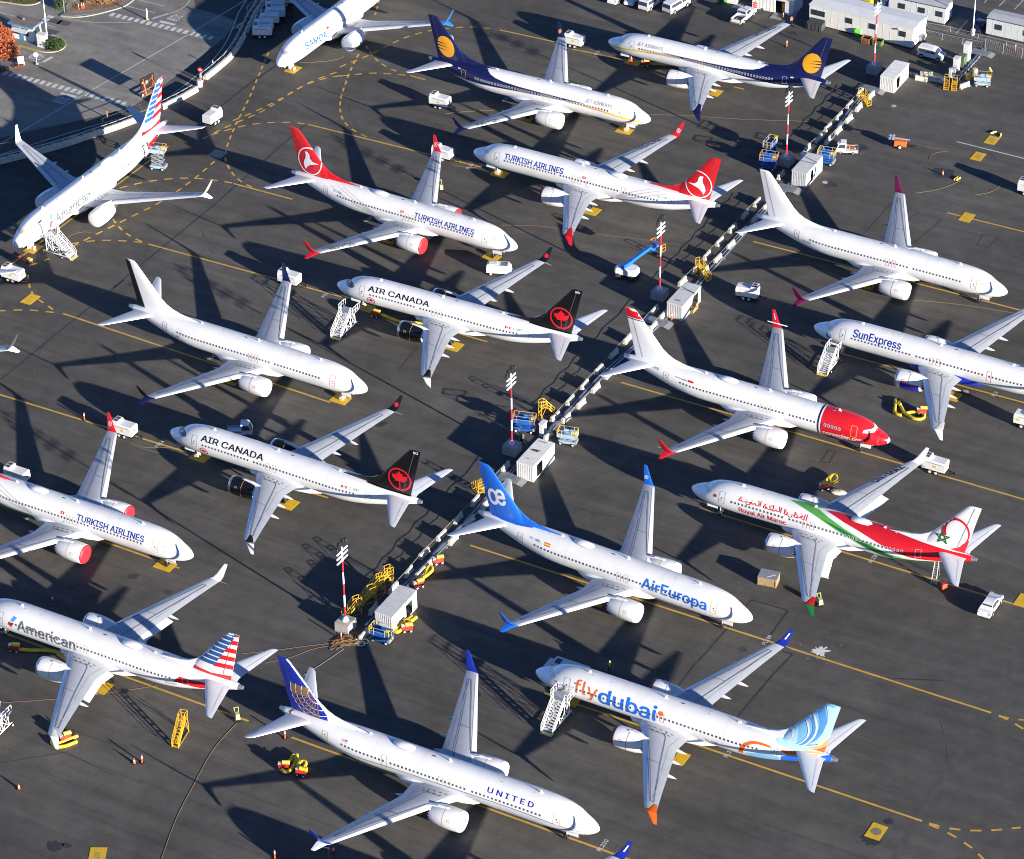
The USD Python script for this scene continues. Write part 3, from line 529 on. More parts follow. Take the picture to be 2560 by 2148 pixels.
        v = np.array(v); obj("nozzle_chevron", (np.c_[v[:,0]+o[0], ey+v[:,1]*np.cos(v[:,2]), ENG_Z+v[:,1]*np.sin(v[:,2])], f), nacelle if nacelle != "black_livery" else "white_paint", e)
        MB().revolve([(1.0,3.6),(.72,3.65),(.70,4.0),(.55,4.9),(.46,5.2),(.30,5.2),(.12,5.75),(.01,5.9)], 'x', o, 20).build("exhaust_nozzle", nozzle, e, True)
        if cover: MB().revolve([(1.25,.34),(1.24,.1),(1.15,-.05),(.9,-.11),(.4,-.13),(.001,-.135)], 'x', o, 32).build("inlet_cover", cover, e, 60)
        else: MB().revolve([(1.02,.35),(.3,.5),(.001,.25)], 'x', o, 24).build("fan", "dark_grey", e)
        sec = []
        for x, zt, zb, h in ((14.3,3.05,2.85,.05),(15.0,3.22,2.6,.20),(16.2,3.18,2.4,.24),(17.2,2.95,2.3,.24),(19.4,2.6,2.3,.12),(20.2,2.5,2.35,.03)):
            sec.append([(x+dw, ey-h, zb), (x+dw, ey+h, zb), (x+dw, ey+h*.8, zt-.08), (x+dw, ey, zt), (x+dw, ey-h*.8, zt-.08)])
        MB().loft(sec).build("pylon", "white_paint" if nacelle == "white_paint" else "slat_white", e)
        ac = lambda x, t: np.stack([x, ey+(np.interp(x-o[0], [p[1] for p in NAC[4:]], [p[0] for p in NAC[4:]])+.012)*np.cos(t), ENG_Z+(np.interp(x-o[0], [p[1] for p in NAC[4:]], [p[0] for p in NAC[4:]])+.012)*np.sin(t)], -1)
        m = drape(sbox(o[0]+2.05, -.6, o[0]+2.1, 3.7), ac, .3, .15); obj("cowl_line", m, "gold_tape" if tape == "gold_tape" else "panel_line", e, True)
        m = drape(unary_union([ring(o[0]+1.1, o[0]+1.5, tt-.12, tt+.12, .045, .05) for tt in (.4, 2.74)]), ac, .3, .15); obj("cowl_hatch", m, tape, e, True)
        # main gear
        g = MB().tube([(19.75+dw, sd*2.86, 2.1), (19.75+dw, sd*2.86, .5)], .13, 10).build("main_gear", "galvanised", R)
        for dy in (-.42, .42): MB().revolve([(.2,-.18),(.5,-.2),(.56,-.1),(.56,.1),(.5,.2),(.2,.18),(.001,.16)], 'y', (19.75+dw, sd*2.86+dy, .56), 18).build("wheel", "rubber", g, 50)
    # nose gear
    g = MB().tube([(4.05,0,1.7),(4.13,0,.34)], .1, 10).tube([(4.13,-.32,.34),(4.13,.32,.34)], .06, 8).build("nose_gear", "galvanised", R)
    for dy in (-.24, .24): MB().revolve([(.001,-.13),(.16,-.12),(.3,-.13),(.34,-.06),(.34,.06),(.3,.13),(.16,.12),(.001,.13)], 'y', (4.13, dy, .34), 18).build("wheel", wheel, g, 50)
    for sy in (-1, 1): MB().box((3.2, sy*.42, 1.05), (1.5,.03,.55)).build("gear_door", "white_paint", R)
    # doors, exits, cabin windows, flight deck
    dl = {-1: [(4.62,5.48), (31.38,32.15)], 1: [(4.1,4.93), (31.6,32.4)]}
    for sd in (-1, 1):
        for (x0, x1), (s0, s1) in zip(dl[sd], ((-.32,1.42), (-.5,1.05))):
            x0, x1 = a.X(x0), a.X(x1)
            a.skin("door", ring(x0, x1, s0, s1, .06), tape if sd == 1 else "grey_line", (sd,))
            a.skin("door_window", ellipse((x0+x1)/2, .5, .08, .12), "window_dark", (sd,))
            a.skin("door_handle", sbox(x0+.15, .12, x0+.45, .2), "word_black", (sd,))
        for x in (16.64, 17.62): a.skin("overwing_exit", ring(a.X(x)-.29, a.X(x)+.29, -.3, .8, .045), tape, (sd,))
        if mid: a.skin("middle_door", ring(26.25, 26.95, -.62, 1.04, .05), tape, (sd,))
    win = []
    xs = np.arange(6.5, (32.45 if m9 else 29.95), .5045)
    for x in xs:
        if abs(x-a.X(14.05)) < .26 or (mid and abs(x-26.6) < .5 and abs(x-26.6) > .27): continue
        win.append(sbox(x-.025, .23, x+.025, .38).buffer(.07, 3))
    if frames: a.skin("window_surround", unary_union([w.buffer(.06) for w in win]), "window_frame", off=.02, kind="stuff")
    a.skin("cabin_window", unary_union(win), "window_dark", off=.03, kind="stuff")
    for sd in (1, -1):
        for p in ([(2.12,2.02),(1.84,2.9),(2.30,2.93),(2.48,2.2)], [(2.2,1.9),(2.54,2.1),(2.84,1.72),(2.70,1.2)], [(2.8,1.12),(2.92,1.62),(3.26,1.3),(3.32,.88)]):
            g = Polygon(p)
            a.skin("windshield_frame", g.buffer(.05).difference(g), "grey_line", (sd,), .014, ds=.12, dx=.2)
            a.skin("windshield", g, pane, (sd,), .016, ds=.12, dx=.2)
    a.skin("radome_joint", sbox(1.28, -2.9, 1.31, 2.9), "grey_line", dx=.2, off=.008)
    a.skin("cargo_door", ring(a.X(9.0), a.X(10.25), -1.75, -.85, .035), "grey_line", (1,)); a.skin("cargo_door", ring(26.4+d2, 27.5+d2, -1.5, -.7, .035), "grey_line", (1,))
    for x in (12.0, 20.4, 25.4): a.skin("skin_joint", sbox(a.X(x), -1.2, a.X(x)+.018, 2.97), "clay", off=.006)
    for x, t in ((7.9,2.7),(10.4,2.6),(23.0,2.75),(28.3,2.7)): a.skin("probe", ellipse(a.X(x), t, .14, .07), "clay", off=.03)
    if dome: MB().add(*dome_mesh(a, dome)).build("radome", "white_paint", R, True)
    for x, h in ((7.0,.32),(a.X(17.0),.42),(26.4+d2,.3)):
        MB().prism([(x,5.36),(x+.45,5.36),(x+.42,5.40+h),(x+.25,5.40+h)], lambda x, z: .03).build("antenna", "white_paint", a.body)
    a.skin("anticollision_light", ellipse(a.X(19.4), 2.96, .28, .10), "window_dark", (1,))
    return a
def dome_mesh(a, x):
    secs = []; th = np.linspace(0, math.pi, 11)
    for t, w, h in ((-1.45,.02,.0),(-1.3,.35,.12),(-1,.52,.27),(-.4,.6,.36),(.3,.6,.37),(.9,.5,.28),(1.3,.28,.12),(1.45,.02,.0)):
        secs.append(np.c_[np.full(11, x+t), w*np.cos(th), 5.30+(h+.1)*np.sin(th)])
    return MB().loft(secs).get()
# ---------------------------------------------------------------- the parked airliners
def parallel(pts, w0, w1=None):
    """A band along a curve, width going from w0 to w1."""
    c = spline(pts, 40); t = np.gradient(c, axis=0); t /= np.linalg.norm(t, axis=1, keepdims=True)
    n = np.c_[-t[:,1], t[:,0]]; w = np.linspace(w0, w0 if w1 is None else w1, len(c))[:, None]/2
    return Polygon(np.vstack([c+n*w, (c-n*w)[::-1]])).buffer(0)
def smooth_poly(*pts): return Polygon(pts).buffer(.25).buffer(-.5).buffer(.25)
MAPLE = [(0,1),(.2,.62),(.42,.74),(.33,.3),(.58,.5),(.64,.4),(.92,.46),(.82,.2),(.95,.1),(.52,-.26),(.58,-.42),(.08,-.34),(.05,-.8)]
MAPLE = Polygon(MAPLE+[(-x, y) for x, y in MAPLE[::-1]]).buffer(0)
BIRD = Polygon([(-.95,-.04),(-.35,.0),(-.08,.22),(-.02,.55),(.18,.80),(.45,.76),(.36,.5),(.42,.18),(.60,-.12),(.64,-.45),(.48,-.82),(.30,-.58),(.02,-.34),(-.38,-.20)]).buffer(.05).buffer(-.05)
def put(g, x, y, s, sy=None, mir=1, rot=0): return affinity.affine_transform(affinity.rotate(g, rot, origin=(0,0)), [s*mir, 0, 0, sy or s, x, y])
def flagbox(a, x, s, w, h, kind, sd):
    r = {'turkey': ('red_livery', [(ellipse(x, s, .09, .11), 'sign_white')]), 'canada': ('sign_white', [(sbox(x-w/2, s-h/2, x-w/4, s+h/2), 'red_livery'), (sbox(x+w/4, s-h/2, x+w/2, s+h/2), 'red_livery'), (put(MAPLE, x, s, .12), 'red_livery')]),
         'spain': ('red_livery', [(sbox(x-w/2, s-h/4, x+w/2, s+h/4), 'yellow_livery')]), 'usa': ('sign_white', [(sbox(x-w/2, s+k, x+w/2, s+k+.04), 'red_livery') for k in (-.2,-.1,0,.1)]+[(sbox(x-w/2*(1), s, x, s+h/2), 'flag_blue')]), 'morocco': ('red_livery', []), 'india': ('sign_white', [(sbox(x-w/2, s+.06, x+w/2, s+h/2), 'orange_livery'), (sbox(x-w/2, s-h/2, x+w/2, s-.06), 'green_livery')])}[kind]
    a.skin("flag", sbox(x-w/2, s-h/2, x+w/2, s+h/2), r[0], (sd,), .014)
    for g, m in r[1]: a.skin("flag_mark", g, m, (sd,), .02)
def registration(a, t, x0, x1, s, sd, mat="word_black", h=.34): a.skin("registration", text_fit(t, x0, x1, s, s+h), mat, (sd,), .016)
def wing_word(a, t, y0=11.4, y1=15.0, h=.8):
    g = text_poly(t, True); g = affinity.affine_transform(g, [(y1-y0)/g.bounds[2], 0, 0, h, y0, 0])      # u along the span, v forward
    g = affinity.affine_transform(g, [0, -1, 1, 0, 0, 0])                                                # (x = -v, y = u)
    g = affinity.affine_transform(g, [1, .50, 0, 1, 21.65-.50*12.5, 0])
    a.wing_paint("wing_registration", g, "word_black", 1, .02)
def side_word(a, name, t, x0, x1, s0, s1, mat, sd, bold=True, slope=0.0, shear=0.0):
    g = text_fit(t, x0, x1, s0, s1, bold, shear)
    if slope: g = affinity.affine_transform(g, [1, 0, slope, 1, 0, -slope*x0])
    a.skin(name, g, mat, (sd,), .014, ds=.15)

# -- jets with red fins (a white bird in a ring)
def red_fin(label, pose, m9, sd, text, reg, wr, covers, **k):
    a = airliner(label, pose, m9, fin="red_livery", cover=covers, lip="lip_maroon" if m9 else "white_paint", up=("red_livery",)*2, low=("red_livery",)*2, tape="gold_tape", dome=24.9 if m9 else 23.3, mid=bool(m9), **k)
    d = P2 if m9 else 0; c = (35.5, 7.5)
    o = ellipse(c[0], c[1], 2.15, 2.28)
    a.fin_paint("emblem_ring", o.difference(ellipse(c[0], c[1], 1.97, 2.09)), "sign_white", off=.014)
    for s2 in (1, -1): a.fin_paint("emblem_bird", put(BIRD, c[0], c[1], 1.75, 1.9), "sign_white", (s2,), .014)
    a.skin("tail_paint", smooth_poly((28.0+d,2.98),(31.4+d,2.55),(34+d,2.4),(36.6+d,2.5),(37.6+d,2.985)), "red_livery")
    e = 2.1 if m9 else 0
    for p, w in (([(31.2,1.5),(28.3,.55),(25.7,-.3),(23.4,-.72)], (.10,.34)), ([(30.2,1.85),(27.4,.8),(25.2,-.05),(23.5,-.5)], (.06,.28)), ([(29.2,2.0),(26.9,1.1),(25.0,.25),(23.9,-.3)], (.05,.20)), ([(19.6,.8),(18.6,.55),(18.2,.0),(18.7,-.6)], (.05,.12))):
        a.skin("swoosh", parallel([(x+e, s) for x, s in p], *w), "swoosh_grey", off=.01)
    side_word(a, "lettering", "TURKISH AIRLINES", *text, "word_blue", sd, True, 0.0)
    flagbox(a, 19.95 if m9 else 18.55, .92, .55, .36, 'turkey', sd)
    registration(a, reg, *((32.1, 33.6) if m9 else (30.7, 29.2)), .72, sd, "word_grey")
    for s2 in (1, -1):
        o = ellipse(24.42, 4.72, .30, .34); a_ = a
        winglet_paint(a_, "emblem_ring", o.difference(o.buffer(-.06)), "sign_white", s2); winglet_paint(a_, "emblem_bird", put(BIRD, 24.42, 4.72, .22), "sign_white", s2)
    for s2 in ():
        m = drape(ellipse(24.35, 17.5, .28, .3), lambda x, y: np.stack([x+wdx(m9), s2*(17.23+(y-17.2)*.35), wz(16.8)+.32+(y-17.2)*.9], -1), .2, .2)
    if wr: wing_word(a, reg)
    return a
red_fin("white jet with red fin and red engine caps, whole, near the picture's centre left", (1.126,388.32,-.534), 0, 1, (16.45,6.3,.56,1.34), "TC-LCN", True, "cover_red", pane="foil")
red_fin("white jet with red fin and maroon engine lips, nose towards the left", (-5.299,417.029,2.622), 1, -1, (6.35,16.4,.58,1.46), "TC-LYB", True, None, pane="clay", wheel="wrap_beige")
red_fin("white jet with red engine caps and blue lettering, tail cut off by the left edge", (-40.004,314.243,-.506), 0, 1, (16.35,6.15,.58,1.38), "TC-LCA", False, "cover_red", pane="foil")

# -- jets with navy tails (an amber sun)
def navy_tail(label, pose, sd, text, reg, cover, lip, pane, wheel):
    a = airliner(label, pose, 0, fin="navy_livery", cover=cover, lip=lip, up=("navy_livery",)*2, low=("navy_livery",)*2, pane=pane, frames=True, wheel=wheel)
    a.skin("tail_paint", Polygon([(10.2,.58),(13.2,.62),(18.9,.70),(22,.80),(24.7,1.0),(26.3,1.28),(27.3,1.68),(27.9,2.2),(28.3,2.985),(38.3,2.985),(38.3,-2.98),(35.8,-2.3),(34,-1.4),(32.2,-.85),(27.5,-.28),(21.7,-.02),(16,.16),(12.5,.36)]), "navy_livery", off=.01)
    a.skin("orange_stripe", Polygon([(14.0,.14),(11,.26),(8,.10),(5.3,-.04),(5.3,-.26),(8,-.14),(11,.04),(13.2,.08)]), "amber", off=.013)
    a.skin("yellow_stripe", Polygon([(7.4,.02),(5,-.12),(2.6,-.12),(1.2,-.35),(.5,-.8),(1.2,-.85),(2.6,-.5),(5,-.36),(7.4,-.16)]), "yellow_livery", off=.015)
    cx, cz = 35.75, 7.5
    sun_ = ellipse(cx, cz, 1.45, 1.85, -28)
    for k, (dz, ln) in enumerate(((.45,1.25),(-.05,1.6),(-.6,1.2))):
        sun_ = sun_.difference(Polygon([(cx+1.9, cz+dz+.28),(cx+1.9, cz+dz-.02),(cx+1.9-ln-.9, cz+dz-.05)]))
    a.fin_paint("emblem", sun_, "amber", off=.014)
    side_word(a, "lettering", "JET AIRWAYS", *text, "word_brown", sd, False, .0)
    registration(a, reg, *((29.5, 30.8) if sd < 0 else (30.8, 29.5)), -.62, sd, "word_grey")
    flagbox(a, 32.9, 1.05, .5, .34, 'india', sd)
    for s2 in (-1, 1): winglet_paint(a, "emblem", ellipse(24.42, 4.7, .26, .34), "amber", s2)
    wing_word(a, reg)
    return a
navy_tail("white jet with navy tail and amber sun, nose to the lower right", (22.019,426.133,-.485), 1, (10.5,5.85,.83,1.42), "VT-JXH", "cover_white", "white_paint", "foil", "wrap_beige")
navy_tail("white jet with navy tail and amber sun, nose to the left, nearest the trailers", (16.369,452.922,2.635), -1, (5.95,10.55,.82,1.40), "VT-JXG", None, "lip_maroon", "clay", "frame_orange")

# -- plain white jets
a = airliner("all white jet with purple wingtips, tail over the cable run", (70.015,374.322,-.517), 0, cover="cover_white", lip="white_paint", up=("maroon",)*2, low=("maroon",)*2, tape="red_tape", pane="foil")
registration(a, "N958BA", 31.0, 29.6, -.45, 1)
a = airliner("all white jet with a dark rudder and navy wingtips", (-19.388,351.447,-.521), 0, cover="cover_white", lip="white_paint", up=("navy_livery","black_livery"), low=("navy_livery",)*2, tape="red_tape", pane="foil_pink", wheel="wrap_beige")
a.fin_paint("rudder_paint", Polygon([(36.1,5.0),(38.05,12.1),(38.1,12.44),(39.2,12.6),(39.2,5.0)]), "black_livery", off=.014)
registration(a, "VT-JXM", 30.8, 29.5, -.62, 1)

# -- jets with black tails (a red maple leaf)
def black_tail(label, pose, reg, text):
    a = airliner(label, pose, 0, fin="black_livery", nacelle="black_livery", lip="lip_metal", up=("black_livery",)*2, low=("white_paint",)*2, tape="gold_tape", pane="glass_dark", wheel="wrap_beige", nozzle="bare_metal")
    a.skin("tail_paint", smooth_poly((28.2,2.99),(30.6,2.55),(32.5,2.32),(34.2,2.2),(36.6,2.25),(37.3,2.5),(37.5,2.99)), "black_livery", off=.01)
    a.skin("flight_deck_mask", Polygon([(1.6,2.98),(2.0,1.75),(2.6,.95),(3.3,.72),(3.62,1.0),(3.45,1.4),(3.0,1.9),(2.6,2.4),(2.5,2.98)]), "black_livery", off=.012, ds=.15, dx=.3)
    c = (35.8, 7.35); o = ellipse(*c, 1.68, 1.72).difference(ellipse(*c, 1.45, 1.48)).difference(sbox(c[0]-.12, c[1]-2, c[0]+.12, c[1]-1))
    a.fin_paint("emblem_ring", o, "red_livery", off=.014)
    a.fin_paint("emblem_leaf", put(MAPLE, c[0], c[1]+.12, 1.2).union(sbox(c[0]-.06, c[1]-1.7, c[0]+.06, c[1]-.6)), "red_livery", off=.014)
    a.fin_paint("tail_number", text_fit(reg[-3:], 37.9, 38.6, 11.95, 12.25, True), "sign_white", (-1,), .014)
    side_word(a, "lettering", "AIR CANADA", *text, "word_black", -1, True, -.001)
    g = ellipse(6.55, -.62, .62, .55)
    a.skin("roundel", g.difference(g.buffer(-.1)).union(put(MAPLE, 6.55, -.6, .40, .36)), "red_livery", off=.016)
    flagbox(a, 28.25, .95, .8, .36, 'canada', -1); registration(a, reg, 29.1, 30.4, .75, -1, "word_grey")
    for s2 in (-1, 1): winglet_paint(a, "emblem", ellipse(24.45, 4.75, .30, .32), "red_livery", s2)
    return a
black_tail("white jet with black fin and red maple leaf, white stairs standing off its nose", (-24.54,378.936,2.65), "C-GEKX", (6.0,15.85,.86,1.62))
black_tail("white jet with black fin and maple leaf, nose towards a generator trailer", (-45.164,342.205,2.615), "C-GEKZ", (6.05,15.85,.88,1.70))

# -- red nosed jet
a = airliner("white jet with bright red nose and red fin tip", (49.568,337.805,-.501), 0, cover="cover_white", lip="white_paint", up=("red_livery",)*2, low=("red_livery",)*2, tape="gold_tape", pane="wrap_beige", dome=23.4, frames=False)
a.skin("nose_paint", sbox(.02, -2.99, 9.2, 2.99), "red_livery", off=.009, dx=.3, ds=.2)
a.skin("nose_band", sbox(9.42, -2.99, 9.68, 2.99), "navy_livery", off=.01)
side_word(a, "lettering", "norwegian.com", 8.85, 3.15, -1.35, -.62, "sign_white", 1, True, -.075)
a.skin("window_surround", unary_union([sbox(x-.035, .22, x+.035, .38).buffer(.14, 3) for x in np.arange(6.5, 9.0, .5045)]), "window_frame", off=.02)
a.fin_paint("fin_tip", Polygon([(30,11.18),(40,11.10),(40,12.6),(30,12.6)]), "red_livery"); a.fin_paint("fin_band", Polygon([(30,10.92),(40,10.84),(40,10.98),(30,11.06)]), "navy_livery")
a.skin("flag", sbox(27.8, .85, 28.65, 1.15), "red_livery", (1,), .014); side_word(a, "name", "norwegian", 30.6, 28.8, .88, 1.08, "word_black", 1, False)
for s2 in (-1, 1): winglet_paint(a, "band", sbox(22.5, 4.3, 25.5, 4.42), "sign_white", s2); winglet_paint(a, "name_bar", Polygon([(24.35,4.8),(24.5,4.8),(24.85,5.6),(24.72,5.6)]), "sign_white", s2)
registration(a, "SE-RTD", 34.6, 33.2, .75, 1, "word_black", .5)

# -- white jet cut by the right edge
a = airliner("white jet with blue lettering, cut off by the right edge", (42.044,366.129,2.625), 1, cover=None, lip="lip_metal", tape="red_tape", pane="clay", mid=True, belly="royal_blue")
side_word(a, "lettering", "SunExpress", 6.55, 13.65, .62, 1.72, "word_blue", -1, True, .0)
g = ellipse(2.9, -.25, .42, .5); a.skin("roundel", g, "royal_blue", (-1,), .014); a.skin("roundel_mark", g.intersection(affinity.translate(g, .25, .3)), "sky_mid", (-1,), .02)
for sd in (-1, 1):
    ey, ex = sd*ENG_Y, ENG_X+P1
    rr = lambda x: np.interp(x-ex, [p[1] for p in NAC[4:]], [p[0] for p in NAC[4:]])+.014
    en = [p for p in a.root.GetChildren() if p.GetName().startswith("engine")][0 if sd < 0 else 1]
    for (t0, t1), m in (((-.95, .12), "royal_blue"), ((.12, .24), "red_livery")):
        tt = (lambda t: math.pi-t) if sd < 0 else (lambda t: t)
        obj("cowl_band", drape(sbox(ex+.9, t0, ex+3.6, t1), lambda x, t: np.stack([x, ey+rr(x)*np.cos(tt(t)), ENG_Z+rr(x)*np.sin(tt(t))], -1), .3, .15), m, en, True)

# -- green and red sash
a = airliner("white jet with green and red sash and a star on its fin", (23.024,327.888,2.636), 0, cover=None, lip="lip_metal", up=("red_livery","white_paint"), low=("green_dark","white_paint"), tape="red_tape", pane="clay", dome=23.5, frames=True)
SASH = a
a.skin("green_sash", Polygon([(13.7,2.985),(17.6,1.75),(21.7,.42),(25.5,-.75),(29.5,-1.9),(34,-2.4),(36.5,-2.2),(34.5,-1.5),(31,-1.15),(28,-.55),(25.5,.15),(21.8,1.2),(19.3,2.05),(17.4,2.985)]), "green_livery", off=.010)
a.skin("dark_green_sash", Polygon([(18.5,1.6),(21.7,1.0),(25.5,-.1),(28.5,-.85),(31,-1.25),(34.5,-1.6),(36.5,-2.2),(34,-2.4),(29.5,-1.9),(26.5,-1.05),(23,.2)]), "green_dark", off=.014)
a.skin("red_sash", Polygon([(18.6,2.985),(21.5,1.97),(24,1.35),(26.3,.70),(28.5,.05),(30.9,-.62),(34,-1.2),(38.3,-1.9),(38.3,2.985),(37,2.35),(36,2.1),(34.5,2.1),(32,2.35),(29.8,2.65),(28,2.985)]), "red_livery", off=.010)
a.fin_paint("fin_root", Polygon([(35.2,5.2),(36.4,5.75),(37.0,6.3),(37.7,7.2),(38.2,5.0)]), "red_livery")
t = np.linspace(math.radians(205), math.radians(-62), 30); c = np.c_[36.05+1.62*np.cos(t), 8.0+2.0*np.sin(t)]
w = np.linspace(.62, .07, 30)[:, None]; nn = (c-[36.05, 8.0]); nn /= np.linalg.norm(nn, axis=1, keepdims=True)
a.fin_paint("emblem_arc", Polygon(np.vstack([c+nn*w/2, (c-nn*w/2)[::-1]])).buffer(0), "red_livery", off=.014)
sp = [(34.35+.95*math.sin(k*2*math.pi/5), 6.75+.95*math.cos(k*2*math.pi/5)) for k in range(5)]
a.fin_paint("emblem_star", unary_union([LineString([sp[k], sp[(k+2) % 5]]).buffer(.085) for k in range(5)]), "green_dark", off=.018)
side_word(a, "lettering", "Royal Air Maroc", 7.5, 14.1, -.80, -.14, "red_livery", -1, True, .008)
# flowing script above the windows, drawn stroke by stroke in a unit of the line's height (right to left)
ink = [[(0,.0),(0,1.25)],[(.45,0),(.45,1.2),],[(.45,0),(.9,.02),(1.2,.4),(.95,.72),(.8,.5),(1.2,.4),(1.6,.02),(2.5,.0)],[(1.9,.0),(2.0,.55),(2.35,.55),(2.5,.05),(2.0,.0)],[(2.45,.0),(2.5,1.1)],[(3.0,.35),(2.95,-.1),(3.4,-.38),(3.75,-.1)],[(4.1,.0),(4.0,.5),(4.4,.5),(4.5,.0),(3.75,.0)],[(4.55,.0),(4.6,1.1)],
       [(5.3,0),(5.3,1.2)],[(5.8,1.2),(5.75,.05),(6.0,.0),(6.3,.35),(6.5,.0),(7.2,.0),(7.7,.7),(7.0,1.0)],[(6.9,.0),(6.95,1.15)],[(7.2,.0),(8.1,.05),(8.3,.3)],[(8.3,.0),(8.8,.5),(8.9,.05),(8.3,.0)],
       [(9.6,0),(9.6,1.2)],[(10.1,1.2),(10.05,.05),(10.5,.0),(10.7,.4),(11.1,.0),(11.5,.4),(11.7,.1),(11.4,.0)],[(11.8,.3),(11.7,-.15),(12.2,-.4),(12.5,-.15)],[(12.1,.1),(12.4,.25),(12.8,.0),(13.4,.02)],[(13.4,.0),(13.9,.5),(14.0,.05),(13.5,.0)]]
dots = [(1.15,1.1),(4.3,.95),(2.2,.95),(8.6,.85),(8.85,.85),(11.4,.75),(12.3,-.62),(12.5,-.62),(13.6,.85),(13.85,.85),(12.6,.6)]
g = unary_union([(LineString(spline(p, 16)) if len(p) > 2 else LineString(p)).buffer(.10) for p in ink]+[Point(d).buffer(.12) for d in dots])
a.skin("script_lettering", affinity.affine_transform(g, [-.665, 0, 0, .56, 16.75, .82]), "red_livery", (-1,), .014, ds=.15)
flagbox(a, 4.05, .62, .45, .42, 'morocco', -1); registration(a, "CN-MAZ", 28.6, 30.4, -1.15, -1, "sign_white", .3); wing_word(a, "CN-MAZ", 11.0, 15.4, .95)

# -- blue finned jet
a = airliner("white jet with bright blue fin and wingtips, tall blue lettering", (28.887,300.075,-.552), 0, fin="blue_livery", cover="cover_white", lip="white_paint", up=("blue_livery",)*2, low=("blue_livery",)*2, tape="gold_tape", pane="foil_pink", dome=23.6)
a.skin("tail_paint", smooth_poly((28.6,2.99),(31,2.5),(33,2.0),(35.2,1.85),(36.8,2.2),(37.2,2.99)), "blue_livery", off=.01)
side_word(a, "lettering", "AirEuropa", 14.45, 5.4, -.12, 1.22, "blue_livery", 1, True, .006)
for sd in (1, -1):
    g = text_fit("œ", 37.5, 34.85, 7.05, 9.9, True); a.fin_paint("emblem", affinity.rotate(g, -14, origin=(36.1, 8.0)), "sign_white", (sd,), .014)
winglet_paint(a, "emblem", text_fit("œ", 24.2, 24.75, 4.45, 4.95, True), "sign_white", -1)
registration(a, "EC-NBL", 30.6, 29.0, .95, 1, "word_grey"); flagbox(a, 28.0, 1.08, .85, .46, 'spain', 1)

# -- silver jets with striped fins
def striped(label, pose, reg, text, tips, pane, wheel):
    a = airliner(label, pose, 0, cover="cover_white" if tips else None, lip="white_paint" if tips else "lip_metal", tape="gold_tape", pane=pane, dome=23.3, wheel=wheel)
    spl = lambda z: 35.2+(z-6.9)*.62                                   # where blue meets red
    for k in range(5):
        z = 6.75+k*1.28; f = lambda x0, x1, z0, z1, s=-.06: Polygon([(x0, z0-s*(x0-36)), (x1, z0-s*(x1-36)), (x1, z1-s*(x1-36)), (x0, z1-s*(x0-36))])
        a.fin_paint("red_stripe", f(30, 40, z+.08, z+.74).intersection(Polygon([(spl(4), 4), (spl(14), 14), (45, 14), (45, 4)])), "red_livery")
    for k in range(8): a.fin_paint("blue_stripe", f(30, 40, 6.85+k*.76, 6.85+k*.76+.58, .05).intersection(Polygon([(spl(4), 4), (spl(14), 14), (25, 14), (25, 4)])), "flag_blue")
    a.fin_paint("red_stripe", Polygon([(31.3,5.1),(32.1,5.95),(34.8,5.62),(37.9,5.95),(37.9,5.2),(35,4.9)]), "red_livery")
    a.skin("red_flash", Polygon([(30.15,-.12),(31.0,.78),(32.6,.55),(34.4,.45),(35.6,.35),(35.0,-1.2),(33.5,-1.1),(32,-.5)]), "red_livery", off=.012)
    side_word(a, "lettering", "American", *text, "word_grey", -1, True, .0)
    a.skin("emblem_blue", Polygon([(7.0,1.36),(7.5,1.24),(7.02,.55),(6.62,.62)]), "sky_deep", off=.014); a.skin("emblem_red", Polygon([(6.2,.02),(6.75,-.28),(6.98,.36),(6.5,.42)]), "red_livery", off=.014)
    registration(a, reg, 29.0, 30.5, -.75, -1, "word_grey")
    return a
striped("white jet with striped fin beside the road barriers, stairs at its front", (-71.927,390.602,-2.091), "N303RG", (7.75,16.35,-.42,.92), True, "wrap_beige", "wrap_beige")
OPEN_JET = stage.GetPrimAtPath([str(p.GetPath()) for p in stage.GetPrimAtPath("/World").GetChildren() if p.GetName().startswith("airliner")][-1])
for x0, x1, s0, s1, fx in ((5.2,5.48,-.32,1.42,4.75),(31.38,32.15,-.5,1.05,30.7)):
    obj("door_opening", drape(sbox(x0+.05, s0+.05, x1-.05, s1-.05), lambda x, t: fus(x, t, -1, .018), .3, .2), "dark_grey", str(OPEN_JET.GetPath())+"/fuselage", True)
    V, F = drape(sbox(fx-.40, s0, fx+.42, s1), lambda x, t: fus(x, t, -1, .42), .3, .2); V2, _ = drape(sbox(fx-.40, s0, fx+.42, s1), lambda x, t: fus(x, t, -1, .34), .3, .2)
    MB().add(V, F).add(V2, F).build("open_door", "white_paint", OPEN_JET, True)
    MB().bar(fus(x1-.2, .3, -1, .02), fus(fx+.3, .3, -1, .36), .08).build("door_hinge", "galvanised", OPEN_JET)
SILVER = striped("silver grey jet with striped fin, nose cut off by the left edge", (-65.829,304.69,2.633), "N324SH", (7.6,16.2,-.36,1.02), False, "clay", "rubber")

